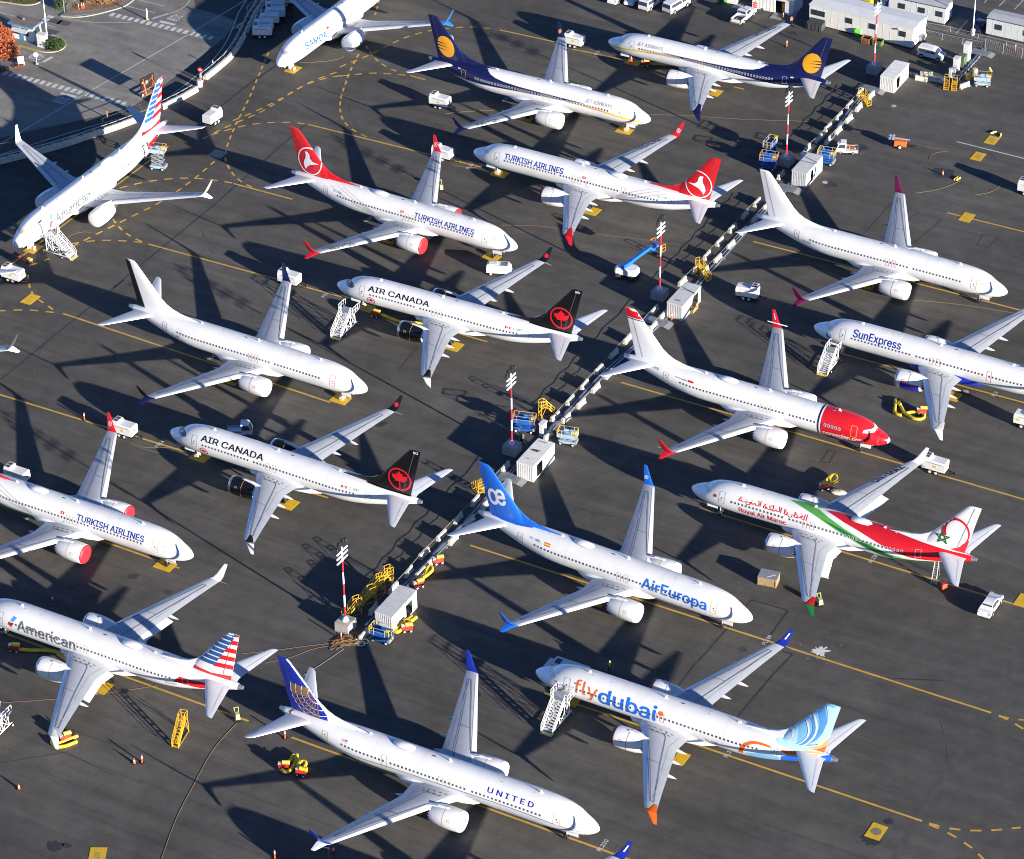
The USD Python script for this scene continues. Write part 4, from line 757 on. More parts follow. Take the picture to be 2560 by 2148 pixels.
# -- long jet with royal blue fin and globe
a = airliner("long white jet with royal blue fin and a gold globe, foremost in the row", (9.189,262.18,-.499), 1, fin="royal_blue", fin_dorsal="white_paint", cover="cover_white", lip="white_paint", up=("royal_blue",)*2, low=("white_paint",)*2, tape="gold_tape", pane="off_white", dome=24.9, mid=True)
c = (33.6, 8.55); blob = ellipse(*c, 3.65, 3.55).intersection(Polygon([(28,4),(28,9.2),(34.9,9.15),(37.2,8.2),(37.5,6.5),(37.4,4)]))
rays = unary_union([Polygon([c, (c[0]+6*math.cos(t-.05), c[1]+6*math.sin(t-.05)), (c[0]+6*math.cos(t+.05), c[1]+6*math.sin(t+.05))]) for t in np.radians(np.arange(-92, 30, 13))])
a.fin_paint("globe_gold", rays.intersection(blob), "copper"); a.fin_paint("globe_gold", ellipse(*c, 3.6, 3.5).difference(ellipse(*c, 1.3, 1.25)).intersection(Polygon([(34,9.2),(38,9.2),(38,7.6),(34,8.0)])), "copper", off=.013)
arcs = unary_union([ellipse(*c, r*1.0, r*.97).difference(ellipse(*c, r-.09, (r-.09)*.97)) for r in (1.25, 2.15, 2.95, 3.65)])
a.fin_paint("globe_line", arcs.intersection(Polygon([(28,3),(28,9.3),(40,9.3),(40,3)])), "sign_white", off=.018)
a.fin_paint("leading_edge", LineString(list(zip(FIN_LE, FIN_Z))[1:6]).buffer(.16), "sign_white", off=.016)
a.skin("cheatline", parallel([(.8,-.35),(4,-.3),(8,-.16),(18,-.22),(28,-.42),(31.9,-.62),(35.5,-.7),(38.3,-.6)], .09), "dark_grey", off=.012)
a.skin("belly_paint", Polygon([(.8,-.42),(4,-.36),(8,-.24),(18,-.3),(28,-.5),(31.9,-.7),(35.5,-.8),(38.4,-.8),(38,-2.98),(6,-2.98),(2,-2.4)]), "slat_white", off=.008)
a.skin("tail_ring", parallel([(39.6,2.6),(39.9,1.2),(38.8,.3)], .35, .2), "copper", (1,), .012)
side_word(a, "lettering", "U N I T E D", 13.3, 7.45, .88, 1.50, "royal_blue", 1, True, .0)
flagbox(a, 31.9, .98, .75, .36, 'usa', 1)

# -- jet with a pale blue, orange and white tail
def wave_tail(label, pose, full=True):
    a = airliner(label, pose, 0, fin="sky_mid", fin_dorsal="white_paint", cover=None, lip="lip_maroon", up=("orange_livery","royal_blue"), low=("orange_livery","royal_blue"), tape="red_tape", pane="clay")
    winglet_paint(a, "name_bar", Polygon([(24.25,4.65),(24.45,4.65),(24.85,5.5),(24.68,5.5)]), "sign_white", 1)
    if not full: return a
    F = lambda *p: Polygon(p)
    a.fin_paint("pale_wave", F((30,4.6),(33.2,4.6),(34.0,5.6),(34.1,7.0),(33.9,8.4),(30,8)), "sky_light", off=.010)
    a.fin_paint("deep_wave", parallel([(36.6,11.6),(37.0,10.0),(36.9,8.4),(36.2,6.9),(35.2,5.9)], 1.0, .3), "sky_deep", off=.010)
    a.fin_paint("deep_wave", parallel([(35.5,10.2),(35.95,8.3),(35.4,6.5),(34.3,5.3)], .35, .2), "sky_deep", off=.011)
    a.fin_paint("light_wave", F((37.2,12.6),(37.5,11.0),(37.45,9.6),(37.0,8.0),(36.3,6.7),(35.5,5.9),(37.0,6.4),(37.8,7.4),(39.4,12.6)), "sky_light", off=.012)
    for p, w in (([(35.77,10.6),(36.27,8.3),(35.61,6.4),(34.4,5.2),(33.6,4.9)], (.30,.12)), ([(34.92,9.4),(35.36,7.63),(34.73,6.0),(33.8,5.1)], (.26,.10)), ([(33.4,7.3),(33.3,5.9),(32.4,4.9)], (.18,.10)), ([(38.0,7.9),(36.9,6.35),(35.6,5.55),(34.2,5.05)], (.20,.16))): a.fin_paint("white_wave", parallel(p, *w), "sign_white", off=.015)
    a.fin_paint("peach_wave", F((37.9,7.75),(36.9,6.2),(35.5,5.4),(34.2,4.9),(38.2,4.6)), "peach", off=.016)
    a.fin_paint("orange_wave", F((37.6,6.3),(36.6,5.5),(35.4,5.0),(38.2,4.4)), "orange_livery", off=.02)
    a.skin("pale_wave", smooth_poly((31.8,2.99),(31.6,2.2),(32.0,1.6),(33.2,1.25),(35.5,1.3),(37.0,1.9),(37.4,2.99)), "sky_light", off=.009)
    a.skin("orange_wave", Polygon([(32.4,.85),(34,.95),(36,1.2),(37.4,1.7),(38.0,2.4),(38.3,2.98),(36.8,2.98),(36.6,.6),(34.4,.22),(33.2,.15)]), "orange_livery", off=.011)
    a.skin("peach_wave", Polygon([(33.2,.95),(35,1.15),(36.8,1.7),(37.3,2.4),(36.5,2.2),(35,1.5)]), "peach", off=.014)
    a.skin("blue_tail", Polygon([(32.6,-.35),(33.6,-.0),(35,.1),(36.8,.55),(37.3,1.6),(38.0,2.985),(38.3,2.985),(38.3,-2.98),(33.5,-2.98),(32.4,-1.4)]), "blue_livery", off=.010)
    a.skin("orange_ring", parallel([(27.7,-.95),(27.9,-.1),(28.6,.75),(29.83,1.1),(31.25,.95)], .55, .28), "orange_livery", off=.014)
    a.skin("pale_belly", Polygon([(28.2,-.75),(30,-.25),(31.6,-.25),(32.4,-.5),(32.2,-1.9),(29,-1.6)]), "sky_mid", off=.010)
    side_word(a, "lettering", "fly", 6.0, 9.15, -.15, 1.58, "orange_livery", -1, False, .0)
    side_word(a, "lettering", "dubai", 9.3, 16.85, -.42, 1.45, "blue_livery", -1, True, .0)
    a.skin("dot", ellipse(17.42, .82, .34, .3), "orange_livery", (-1,), .016)
    registration(a, "A6-FMN", 23.2, 24.9, -.8, -1, "word_grey")
    return a
wave_tail("white jet with orange and blue lettering and a pale blue and orange fin", (2.499,290.573,2.627))
wave_tail("jet below the bottom edge of which only a blue wingtip shows", (-18.12,253.58,2.62), False)

# -- wide view of the jet at the top edge and the one at the left edge
a = airliner("white jet with blue script on its nose, cut off by the top edge", (-36.718,445.983,-2.10), 0, cover="foil", lip="clay", up=("blue_livery",)*2, low=("blue_livery",)*2, pane="foil_pink", wheel="wrap_beige")
side_word(a, "lettering", "SAMOA", 5.6, 11.75, .0, 1.15, "blue_livery", -1, True, -.08)
flagbox(a, 12.3, .95, .6, .36, 'morocco', -1)
airliner("jet beyond the left edge, only a wingtip and tailplane tip showing", (-95.47,349.10,-2.095), 0, up=("dark_grey",)*2)

# flaps left down on two of the jets
def flaps(a, y1, drop, name="flap"):
    for sd in (-1, 1):
        secs = []
        for y in (2.45, 4.9, y1):
            le, te, t = wing_at(y); secs.append(foil((te-.35, sd*y, wz(y)-.02), (te+.85, sd*y, wz(y)-drop), .20))
        MB().loft(secs).build(name, "white_paint", a.wings[sd], 45)
flaps(SASH, 9.5, .50); flaps(SILVER, 8.8, .34)
# ---------------------------------------------------------------- equipment on the apron
def atz(u, v, z):
    """The point z metres up that the photograph shows at u, v."""
    d = CR*(u-1280)-CU*(v-1074)+_F0*FPX; t = (z-CAM_H)/d[2]
    return np.array([d[0]*t, d[1]*t])
def wheel(parent, x, y, r, w=.22, mat="rubber", hub="cart_white"):
    o = MB().revolve([(r*.55,-w/2),(r*.93,-w/2),(r,-w/2+.03),(r,w/2-.03),(r*.93,w/2),(r*.55,w/2)], 'y', (x, y, r), 14).build("wheel", mat, parent, 50)
    MB().revolve([(.001,-w/2-.012),(r*.56,-w/2-.005),(r*.56,w/2+.005),(.001,w/2+.012)], 'y', (x, y, r), 12).build("hub", hub, o)
    return o
U = [math.cos(math.radians(60.7)), math.sin(math.radians(60.7))]; V_ = [math.cos(math.radians(-29.3)), math.sin(math.radians(-29.3))]

# -- generator trailers
def generator(label, loc, rot, group=None, hood_front=False):
    t = thing("generator_trailer", label, "generator", loc, rot, group)
    MB().box((0,0,.50), (3.3,1.5,.16)).box((0,-.62,.34), (3.0,.1,.2)).box((0,.62,.34), (3.0,.1,.2)).build("chassis", "black", t)
    MB().bar((1.55,-.5,.52), (2.75,0,.5), .1).bar((1.55,.5,.52), (2.75,0,.5), .1).box((2.7,0,.1), (.1,.1,.75)).build("drawbar", "black", t)
    b = MB().box((0,0,.68), (3.15,1.62,1.12)).build("body", "cart_white", t); MB().box((0,0,1.83), (3.15,1.62,.22), top=(.97,.84)).build("lid", "cart_white", b)
    x = -1.05 if not hood_front else 1.05
    h = MB().box((x,0,1.99), (.95,1.45,.38), top=(.9,.9)).build("exhaust_hood", "cart_white", t); MB().box((x,.25,2.372), (.55,.5,.012)).build("grille", "dark_grey", h); MB().box((x,-.32,2.372), (.6,.42,.012)).build("grille", "dark_grey", h)
    MB().box((.1,-.815,1.72), (2.2,.012,.06)).box((.1,.815,1.72), (2.2,.012,.06)).build("handle_strip", "dark_grey", b)
    MB().box((-.95 if hood_front else .15,-.815,1.1), (.5,.012,.38)).build("warning_label", "rail_yellow", b); MB().box((1.582,.1,1.2), (.012,.45,.2)).build("vent", "dark_grey", b)
    for sx in (-.42, .42):
        for sy in (-.72, .72): wheel(t, sx, sy, .36, .24)
    return t
g0 = generator("white generator trailer standing behind the striped fin by the barriers", q('A',1300,752), 58, None, True)
g1 = None
for p, l in [(q('B',1432,283),"white generator trailer behind the navy wingtip, ahead of the furthest jet"),(q('B',612,655),"white generator trailer beside the navy tailed jet's right wing"),(q('B',628,972),"white generator trailer half hidden by the far red wingtip"),(q('A',84,1712),"white generator trailer under a tailplane tip at the left edge"),(q('A',1770,1738),"white generator trailer half hidden by a navy wingtip"),
             (q('D',765,950),"white generator trailer with coiled yellow cables before a black tailed jet"),(q('D',108,1232),"white generator trailer behind the crown of the jet at left"),(q('F',1556,1170),"white generator trailer beyond the wingtip of the green and red jet")]:
    if g1 is None: g1 = generator(l, p, -29.5)
    else: dup(g1, p, -29.5, l)
g2 = generator("white generator trailer alone in the long shadow right of a container", q('F',412,112), -20, None, True)
dup(g2, q('F',2112,895), -28, "white generator trailer cut off by the right edge"); dup(g1, q('C',2128,1185), -29, "white generator trailer barely showing at the upper right edge")
for (u, v), k in zip([(657,92),(661,76),(675,61),(690,46),(689,31),(712,12),(734,1)], ["nearest","second nearest","third nearest","middle","third furthest","second furthest","furthest"]):
    dup(g2 if k == "nearest" else g1, at(u, v), 178 if k == "nearest" else -2, f"{k} white generator trailer of the row parked beside the curved barrier")

# -- passenger stairs: descending along +x from the platform's inner edge
def stairs(label, loc, rot, H=2.75, wide=2.3, L=3.0):
    t = thing("passenger_stairs", label, "stairs", loc, rot); W = .72; x0 = 1.5
    MB().box((.75,0,H-.1), (1.5,wide,.1)).build("platform", "galvanised", t)
    r = MB()
    for sy in (-1, 1):
        y = sy*wide/2
        for x in (.05, .75, 1.45): r.bar((x,y,H), (x,y,H+1.05), .06)
        for z in (.55, 1.05): r.bar((.0,y,H+z), (1.5,y,H+z), .06)
        for z in (.1, .55, 1.05): r.bar((1.47,sy*W,H+z), (1.47,y,H+z), .06)
        r.bar((1.47,sy*W,H), (1.47,sy*W,H+1.05), .06).bar((0,y,H+.05), (-.45,y*.95,H+.1), .05).bar((0,y,H+1.05), (-.45,y*.95,H+.95), .05).bar((-.45,y*.95,H+.1), (-.45,y*.95,H+.95), .05)
    r.build("platform_rail", "cart_white", t)
    n = 12
    for k in range(n):
        f = (k+.6)/n; MB().box((x0+L*f, 0, H*(1-f)-.02), (.27, W*2-.08, .05)).build("tread", "cart_white", t)
    for sy in (-1, 1):
        MB().bar((x0,sy*W,H-.1), (x0+L,sy*W,.12), .09, .24).build("stringer", "cart_white", t)
        hb = MB()
        for z in (.5, 1.0): hb.bar((x0-.05,sy*(W+.06),H+z), (x0+L,sy*(W+.06),.1+z), .055)
        for k in range(5): f = k/4; hb.bar((x0+L*f,sy*(W+.06),H*(1-f)+.05), (x0+L*f,sy*(W+.06),H*(1-f)+1.0), .05)
        hb.build("handrail", "cart_white", t)
    fr = MB()
    for sy in (-1, 1):
        y = sy*.75
        fr.bar((.3,y,.45), (.35,y,H-.1), .09).bar((1.5,y,.45), (1.5,y,H-.1), .08).bar((.3,y,.45), (1.5,y,H-.3), .06).bar((1.5,y,.45), (.35,y,H-.3), .06).bar((-.3,y,.42), (x0+L-.3,y*.95,.38), .10).bar((1.5,y,.45), (2.7,y,1.4), .06).bar((2.7,y,.4), (2.7,y,1.45), .06).bar((1.5,y,1.5), (2.7,y,.45), .05)
    for x, z in ((.3,.45),(.33,1.5),(1.5,.45),(2.7,.42),(4.0,.38)): fr.bar((x,-.75,z), (x,.75,z), .07)
    fr.bar((.3,-.75,.5), (.35,.75,H-.2), .05).bar((.3,.75,.5), (.35,-.75,H-.2), .05)
    fr.build("support_frame", "cart_white", t)
    for x in (-.1, 3.2):
        for sy in (-1, 1): wheel(t, x, sy*.92, .22, .14)
    MB().box((x0+L+.12,0,.02), (.35,1.5,.1)).build("foot_plate", "rail_yellow", t)
    return t
def beside(pose, x, y):
    a = pose[2]; d = np.array([math.cos(a), math.sin(a)]); r = np.array([d[1], -d[0]]); return np.array(pose[:2])-d*x+r*y
fd, aa = (2.499,290.573,2.627), (-71.927,390.602,-2.091)
stairs("white passenger stairs at the front door of the orange and blue lettered jet", beside(fd, 5.05, -2.15), math.degrees(fd[2])+90, 2.95)
stairs("white passenger stairs at the open front door of the striped jet by the barriers", beside(aa, 5.0, -2.15), math.degrees(aa[2])+90, 2.95)
stairs("white passenger stairs standing alone off a jet's black eyed nose", at(837,849)-np.array([math.cos(math.radians(-118)), math.sin(math.radians(-118))])*4.7, -118, 2.6)
stairs("narrow white stairs beside the nose of the jet at the right edge", at(2055,938)-np.array([math.cos(math.radians(-118)), math.sin(math.radians(-118))])*4.2, -118, 2.1, 1.6, 2.6)
stairs("white and blue stairs just showing at the lower left edge", at(8,1818)-np.array([math.cos(math.radians(-118)), math.sin(math.radians(-118))])*.5, -118, 2.0, 1.6)

# -- scissor lifts
def lift(label, loc, rot, H=1.0, body="lift_blue", rail="rail_yellow", n=2, L=2.6, W=1.3):
    t = thing("scissor_lift", label, "lift", loc, rot)
    b = MB().box((0,0,.28), (L-.2,W-.25,.42)).box((0,0,.45), (L-.5,W-.1,.2)).build("chassis", body, t); MB().box((L/2-.15,0,.35), (.3,W-.2,.5)).build("ladder", "galvanised", b)
    for sx in (-1, 1):
        for sy in (-1, 1): wheel(t, sx*(L/2-.45), sy*(W/2-.08), .26, .18)
    a = MB(); z0 = .72; dz = (H-z0)/n
    for k in range(n):
        for sy in (-1, 1):
            y = sy*(W/2-.22)
            a.bar((-L/2+.35,y,z0+k*dz), (L/2-.35,y,z0+(k+1)*dz), .08, .11).bar((L/2-.35,y*.86,z0+k*dz), (-L/2+.35,y*.86,z0+(k+1)*dz), .08, .11)
        a.bar((L/2-.35,-W/2+.22,z0+(k+1)*dz), (L/2-.35,W/2-.22,z0+(k+1)*dz), .08).bar((-L/2+.35,-W/2+.22,z0+(k+1)*dz), (-L/2+.35,W/2-.22,z0+(k+1)*dz), .08)
    a.build("scissor_arms", "galvanised" if body == "lift_pale" else body, t)
    MB().box((0,0,H), (L,W,.14)).build("deck", body, t)
    for sy in (-1, 1): MB().box((0,sy*(W/2-.02),H+.14), (L,.03,.45)).build("side_panel", body, t)
    for sx in (-1, 1):
        r = MB(); x = sx*L/2
        for y in (-W/2, 0, W/2): r.bar((x,y,H+.1), (x,y,H+1.15), .055)
        for z in (.6, 1.12): r.bar((x,-W/2,H+z), (x,W/2,H+z), .055)
        r.bar((x-sx*.6,-W/2,H+.1), (x-sx*.6,-W/2,H+1.12), .05).bar((x-sx*.6,W/2,H+.1), (x-sx*.6,W/2,H+1.12), .05).bar((x,-W/2,H+1.12), (x-sx*.6,-W/2,H+1.12), .055).bar((x,W/2,H+1.12), (x-sx*.6,W/2,H+1.12), .055)
        r.build("end_rail", rail, t)
    r = MB()
    for sy in (-1, 1): r.bar((-L/2,sy*W/2,H+1.12), (L/2,sy*W/2,H+1.12), .05).bar((-L/2,sy*W/2,H+.62), (L/2,sy*W/2,H+.62), .045)
    r.build("guard_rail", "lift_pale" if body == "lift_blue" else "galvanised", t)
    MB().box((L/2-.3,-W/2+.2,H+.75), (.3,.25,.4)).build("control_box", "rail_yellow", t)
    return t
lift("pale blue scissor lift raised to the open rear door of the striped jet", q('A',968,1030), -14, 3.0, "lift_pale", "rail_orange", 3)
lift("blue scissor lift with yellow rails behind the light mast, the further one", Z5((400,520))[0], 62, 1.5)
lift("blue scissor lift with orange rails standing over the white fin tip", Z5((380,745))[0], -20, 1.5, rail="rail_orange", W=1.6)
lift("blue scissor lift with yellow rails hidden behind a container end", Z5((1270,670))[0], -20, 1.3, W=1.6)
lift("pale blue scissor lift by the yellow drums at the upper right", Z1((1720,775))[0], -12, 1.1, "lift_pale", "rail_orange")
lift("dark blue scissor lift in shadow beside the light mast and yellow steps", Z6((450,800))[0], -14, 1.5, rail="rail_orange", L=3.0)
lift("blue scissor lift with yellow rails on the sunny side of the cable run", Z6((1130,1000))[0], -18, 1.2, "lift_pale")
lift("blue scissor lift parked against the end of the nearest container", Z7((790,1540))[0], -26, 1.1, L=2.7)

# -- yellow work steps
def steps(label, loc, rot, H=1.6, L=1.7, group=None):
    t = thing("work_steps", label, "steps", loc, rot, group); W = .4
    MB().box((-.4,0,H-.06), (.8,W*2,.06)).build("platform", "safety_yellow", t); n = max(4, int(H/.26))
    for k in range(n): f = (k+.7)/n; MB().box((L*f,0,H*(1-f)), (.24,W*2-.06,.05)).build("tread", "safety_yellow", t)
    r = MB()
    for sy in (-1, 1):
        y = sy*W
        r.bar((0,y,H-.05), (L,y,.05), .06, .16).bar((-.78,y,0), (-.72,y,H), .06).bar((-.05,y,H-.1), (-.78,y,.1), .05).bar((-.78,y,.08), (L,y,.05), .05)
        for z in (.5, 1.0): r.bar((-.8,y,H+z), (0,y,H+z), .05).bar((0,y,H+z), (L,y,z), .05)
        for x, z in ((-.8,H),(0,H),(L*.5,H*.5),(L,0)): r.bar((x,y,z), (x,y,z+1.0), .05)
    r.bar((-.78,-W,.1), (-.75,W,H*.6), .04).bar((-.78,W,.1), (-.75,-W,H*.6), .04)
    for z in (.5, 1.0): r.bar((-.8,-W,H+z), (-.8,W,H+z), .05)
    r.build("frame_and_rails", "safety_yellow", t)
    return t
steps("left one of the pair of yellow work steps beside a pale scissor lift", Z1((1398,790))[0], -100, .9, .9); steps("right one of the pair of yellow work steps beside a pale scissor lift", Z1((1468,798))[0], -100, .9, .9)
steps("yellow work steps over the cable run near the furthest container", Z1((640,930))[0], -52, 1.3, 1.5); steps("yellow work steps against the cable run behind the container with a timber stack", at(1500+1760*.142857, 580+770*.142857), -52, 1.7, 1.9)
steps("yellow work steps with crossed legs beside the dark blue lift", Z6((770,560))[0], 30, 1.6, 1.3); steps("small yellow steps behind the bright blue fin", q('E',845,1292), 120, 1.0, 1.0)
steps("tall yellow work steps alone on open asphalt at the lower left", q('G',1118,1000), -108, 2.2, 2.4)
steps("yellow work steps beside the nearest light mast's concrete block", Z7((400,1150))[0], 212, 1.5, 1.7); steps("yellow work steps in shadow, second along the row behind the nearest mast", Z7((610,960))[0], 212, 1.2, 1.4)
steps("tall yellow work steps in shadow, third along the row behind the nearest mast", Z7((740,840))[0], 212, 1.7, 1.9); steps("yellow work steps in shadow, last along the row behind the nearest mast", Z7((860,710))[0], 212, 1.6, 1.8)

# -- light masts on concrete blocks
def mast(label, foot, first=[None]):
    t = thing("light_mast", label, "light mast", foot, 60.7); z = 1.35
    b = MB().box((0,0,0), (2.0,1.9,z), top=(.985,.985)).build("ballast_block", "concrete", t); MB().box((.3,.95,.5), (.5,.02,.3)).build("lifting_pocket", "concrete_dark", b)
    MB().revolve([(.42,z),(.40,z+.25),(.16,z+.55),(.12,z+.6)], 'z', (0,0,0), 12).build("foot", "mast_white", t, 40)
    for k in range(5): MB().cyl((0,0,z+.4+k*1.72), (0,0,z+.4+(k+1)*1.72), .135-.008*k, 12).build("pole_section", "mast_red" if k % 2 == 0 else "mast_white", t, 40)
    zt = z+.4+8.6; MB().cyl((0,0,zt), (0,0,zt+2.1), .11, 10).build("head_post", "mast_white", t)
    for k, (zz, l) in enumerate(((.15,1.15),(.85,1.2),(1.5,1.15))):
        MB().tube([(-l,0,zt+zz),(l,0,zt+zz)], .12, 8).build("cross_arm", "mast_white", t)
    for x, y, zz, yaw in ((-1.0,.15,2.15,20),(-.35,.2,2.55,0),(.4,.15,2.75,0),(1.05,.1,2.45,-20)):
        l = MB().box((x,y,zt+zz-.22), (.44,.34,.46), yaw, (.75,.75)).build("floodlight", "lamp_black", t); MB().bar((x,y,zt+zz-.2), (x*.9,0,zt+1.5), .05).build("lamp_arm", "lamp_black", l)
    return t
m0 = mast("red and white light mast, nearest, beside the yellow steps and tangled cables", atz(863.4,1550.3,1.35))
for p, l in [(atz(1279.7,1109.7,1.35),"red and white light mast between the two black tailed jets"),(atz(1649.3,724.3,1.35),"red and white light mast right of the blue boom lift"),(atz(1966,390.7,1.35),"red and white light mast behind the white fin and blue lifts"),(atz(2185.2,161.6,1.35),"red and white light mast before the long cream office trailer")]: dup(m0, p, 60.7, l)

# -- shipping containers used as stores
def container(label, c0, rot, door, mat="container_grey", L=6.06, seam=None, rust=(), H=2.55, ribs=True, clutter=None):
    t = thing("container", label, "container", c0, rot); W = 2.44; z0 = .12; d0, d1 = door
    MB().box((L/2,W/2,.02), (L,W,.1)).build("floor", "dark_grey", t)
    n = int(L/.28); m = MB().box((L/2,W/2,H-.06), (L,W,.05))
    for k in range(n): m.box((L*(k+.5)/n, W/2, H-.015), (.14,W-.1,.03))
    m.build("roof", mat, t)
    def wall(x0, x1, y, face):
        m = MB().box(((x0+x1)/2, y, z0), (x1-x0,.05,H-z0-.06)); k = int((x1-x0)/.3)
        if ribs:
            for i in range(k): m.box((x0+(x1-x0)*(i+.5)/k, y+face*.03, z0+.1), (.15,.05,H-z0-.3))
        return m
    wall(0, L, W-.03, 1).build("back_wall", mat, t)
    m = MB()
    for a, b in ((0, d0), (d1, L)):
        if b-a > .05: m.box(((a+b)/2,.03,z0), (b-a,.05,H-z0-.06))
    m.box(((d0+d1)/2,.03,2.15), (d1-d0,.05,H-2.15-.06)).build("front_wall", mat, t)
    e = MB().box((.03,W/2,z0), (.05,W,H-z0-.06))
    for k in range(9): e.box((-.01,W*(k+.5)/9,z0+.08), (.06,.13,H-z0-.28))
    e.build("corrugated_end" if ribs else "door_end", mat, t)
    MB().box((L-.03,W/2,z0), (.05,W,H-z0-.06)).build("end_wall", mat, t)
    f = MB()
    for x in (.06, L-.06):
        for y in (.06, W-.06): f.box((x,y,0), (.14,.14,H))
    for z in (.02, H-.14): f.box((L/2,.0,z), (L,.06,.14)).box((L/2,W,z), (L,.06,.14)).box((0,W/2,z), (.06,W,.14)).box((L,W/2,z), (.06,W,.14))
    f.build("corner_frame", mat, t)
    m = MB().bar((d0,.0,z0), (d0,.0,2.15), .06).bar((d1,.0,z0), (d1,.0,2.15), .06).bar((d0,.0,2.15), (d1,.0,2.15), .06); m.build("door_frame", "container_white", t)
    if seam: MB().bar((seam,-.02,H+.03), (seam,W+.02,H+.03), .05).bar((seam,-.02,.1), (seam,-.02,H+.03), .05).build("lashing_strap", "dark_grey", t)
    for x, y, w, l in rust: sheet("rust_stain", affinity.scale(Point(x, y).buffer(1, 10), w, l), "rust", H+.045, t)
    if clutter: MB().tube(spline([(d0+.3,.6,.4),(d0+.6,.5,1.1),(d1-.2,.6,.7),(d0+.4,.7,.4),(d1-.3,.5,1.2)], 24), .06, 6).build("hose_coil", clutter, t)
    return t
container("pale container nearest the camera with a rusty end, beside a blue lift", Z7((950,1448))[0], 61.5, (3.3,4.9), ribs=False, H=2.7)
container("white container with a dark rust stain on its roof and an open side", Z6((585,1612))[0], 61.5, (1.0,2.7), "container_white", rust=((3.3,1.5,.16,.55),(3.5,1.1,.08,.5),(3.15,1.2,.07,.4),(5.5,1.4,.07,.6),(1.2,1.4,.05,.4)), ribs=False, clutter="black")
container("pale container with a timber stack at its open side", at(1705.5,803.5), 61.5, (3.4,5.2), seam=3.9, rust=((.9,1.2,.07,.5),(1.15,1.2,.05,.4)), ribs=False)
container("pale corrugated container behind the tip of the white fin", Z5((958,1055))[0], 61.5, (1.6,2.6), L=6.06, seam=3.2, clutter="frame_orange")
container("white corrugated container furthest along the cable run", Z1((920,845))[0], 61.5, (1.0,2.4), "container_white", clutter="black")
t = thing("timber_stack", "stack of brown timber leaning at the open container", "timber", at(1640+600*.15238, 700+500*.15238), 61.5)
for k in range(7): MB().box((0,.1-.09*k,.02), (1.7,.07,1.1-.05*(k % 3))).build("plank", "crate_wood", t)

# -- concrete blocks along the cable run, their ropes and the cables between
def block(label, loc, rot, group):
    t = thing("barrier_block", label, "barrier", loc, rot, group)
    pr = lambda w: [(-w,0),(-w,.14),(-w*.62,.34),(-w*.45,.80),(w*.45,.80),(w*.62,.34),(w,.14),(w,0)]
    MB().loft([[(x,y,z) for y, z in pr(.29)] for x in (-.98,-.62)]).build("end_piece", "barrier_cream", t); MB().loft([[(x,y,z) for y, z in pr(.29)] for x in (.62,.98)]).build("end_piece", "barrier_cream", t)
    MB().loft([[(x,y*.8,z*.94) for y, z in pr(.28)] for x in (-.62,.62)]).build("middle", "barrier_cream", t)
    MB().cyl((0,0,.74), (0,0,.98), .03, 6).build("rope_post", "galvanised", t)
    return t
rows = {"left": Q('C',(1100,578),(1035,652),(972,720),(903,790),(845,858),(775,918),(615,1082),(470,1248),(395,1322),(320,1407),(243,1488),(165,1572),(90,1657),(15,1732))+Q('E',(1920,197),(1755,373),(1670,463),(1582,558),(1493,653),(1405,748),(1313,848),(1010,1155),(825,1362),(722,1468),(620,1573),(515,1683))+Z7((1405,290),(1185,560),(960,800),(665,1105)),
        "right": Q('C',(1165,594),(1090,668),(1030,738),(965,808),(900,872),(530,1268),(455,1348),(385,1424),(310,1508),(230,1592),(150,1668))+Q('E',(1975,227),(1910,297),(1640,588),(1560,672),(1470,768),(1380,858),(1270,963),(885,1388),(790,1483),(690,1598))+Z7((1535,395),(1360,575),(525,1480))}
proto = None; seen = {}
for side, pts in rows.items():
    hyd = []
    for p in pts:
        rot = 60.7+float(rng.normal()*3); sp = p@np.array(U); names = ["nearest container","rusty container","timber container","corrugated container","furthest container"]; cs = [Z7((950,1448))[0]@np.array(U)+3, Z6((585,1612))[0]@np.array(U)+3, at(1705,803)@np.array(U)+3, Z5((958,1055))[0]@np.array(U)+3, Z1((920,845))[0]@np.array(U)+3]; k = int(np.searchsorted(cs, sp)); where = f"from {names[k]} to {names[k-1]}" if 0 < k < 5 else "at the near end" if k == 0 else "at the far end"
        seen[side, k] = seen.get((side, k), -1)+1; l = f"{ORD[seen[side, k]]} cream block {side} of the cables {where}, counting nearer"
        if proto is None: proto = block(l, p, rot, f"blocks {side} of the cables {where}")
        else: dup(proto, p, rot, l, f"blocks {side} of the cables {where}")
    r = thing("barrier_rope", f"thin ropes strung between the concrete blocks {side} of the cable run", "rope")
    for a, b in zip(pts[:-1], pts[1:]):
        if np.linalg.norm(b-a) < 9: MB().tube([(*a,.94),(*((a+b)/2),.86),(*b,.94)], .025, 5).build("rope", "rope", r)
def trunk(label, pts, n=7):
    t = thing("cable_run", label, "cables"); pts = spline(pts, 60) if len(pts) > 2 else np.linspace(pts[0], pts[1], 30)
    d = np.gradient(pts, axis=0); d /= np.linalg.norm(d, axis=1, keepdims=True); nn = np.c_[-d[:,1], d[:,0]]
    for k in range(n):
        o = (k-(n-1)/2)*.15; ph = rng.random()*6; wob = .04*np.sin(np.arange(len(pts))*.5+ph)
        MB().tube(np.c_[pts+nn*(o+wob)[:, None] if np.ndim(o+wob) else pts, np.full(len(pts), .09+.02*(k % 2))], .075 if k % 3 else .055, 6).build("cable", ["pipe_blue","pipe_blue","pipe_silver","pipe_blue","dark_grey","pipe_silver","pipe_blue"][k % 7], t, True)
    k = 0
    for i in range(4, len(pts)-2, 6):
        MB().box((*pts[i],.0), (.35,n*.17,.06), math.degrees(math.atan2(d[i][1], d[i][0]))).build("sleeper", "concrete_dark", t)
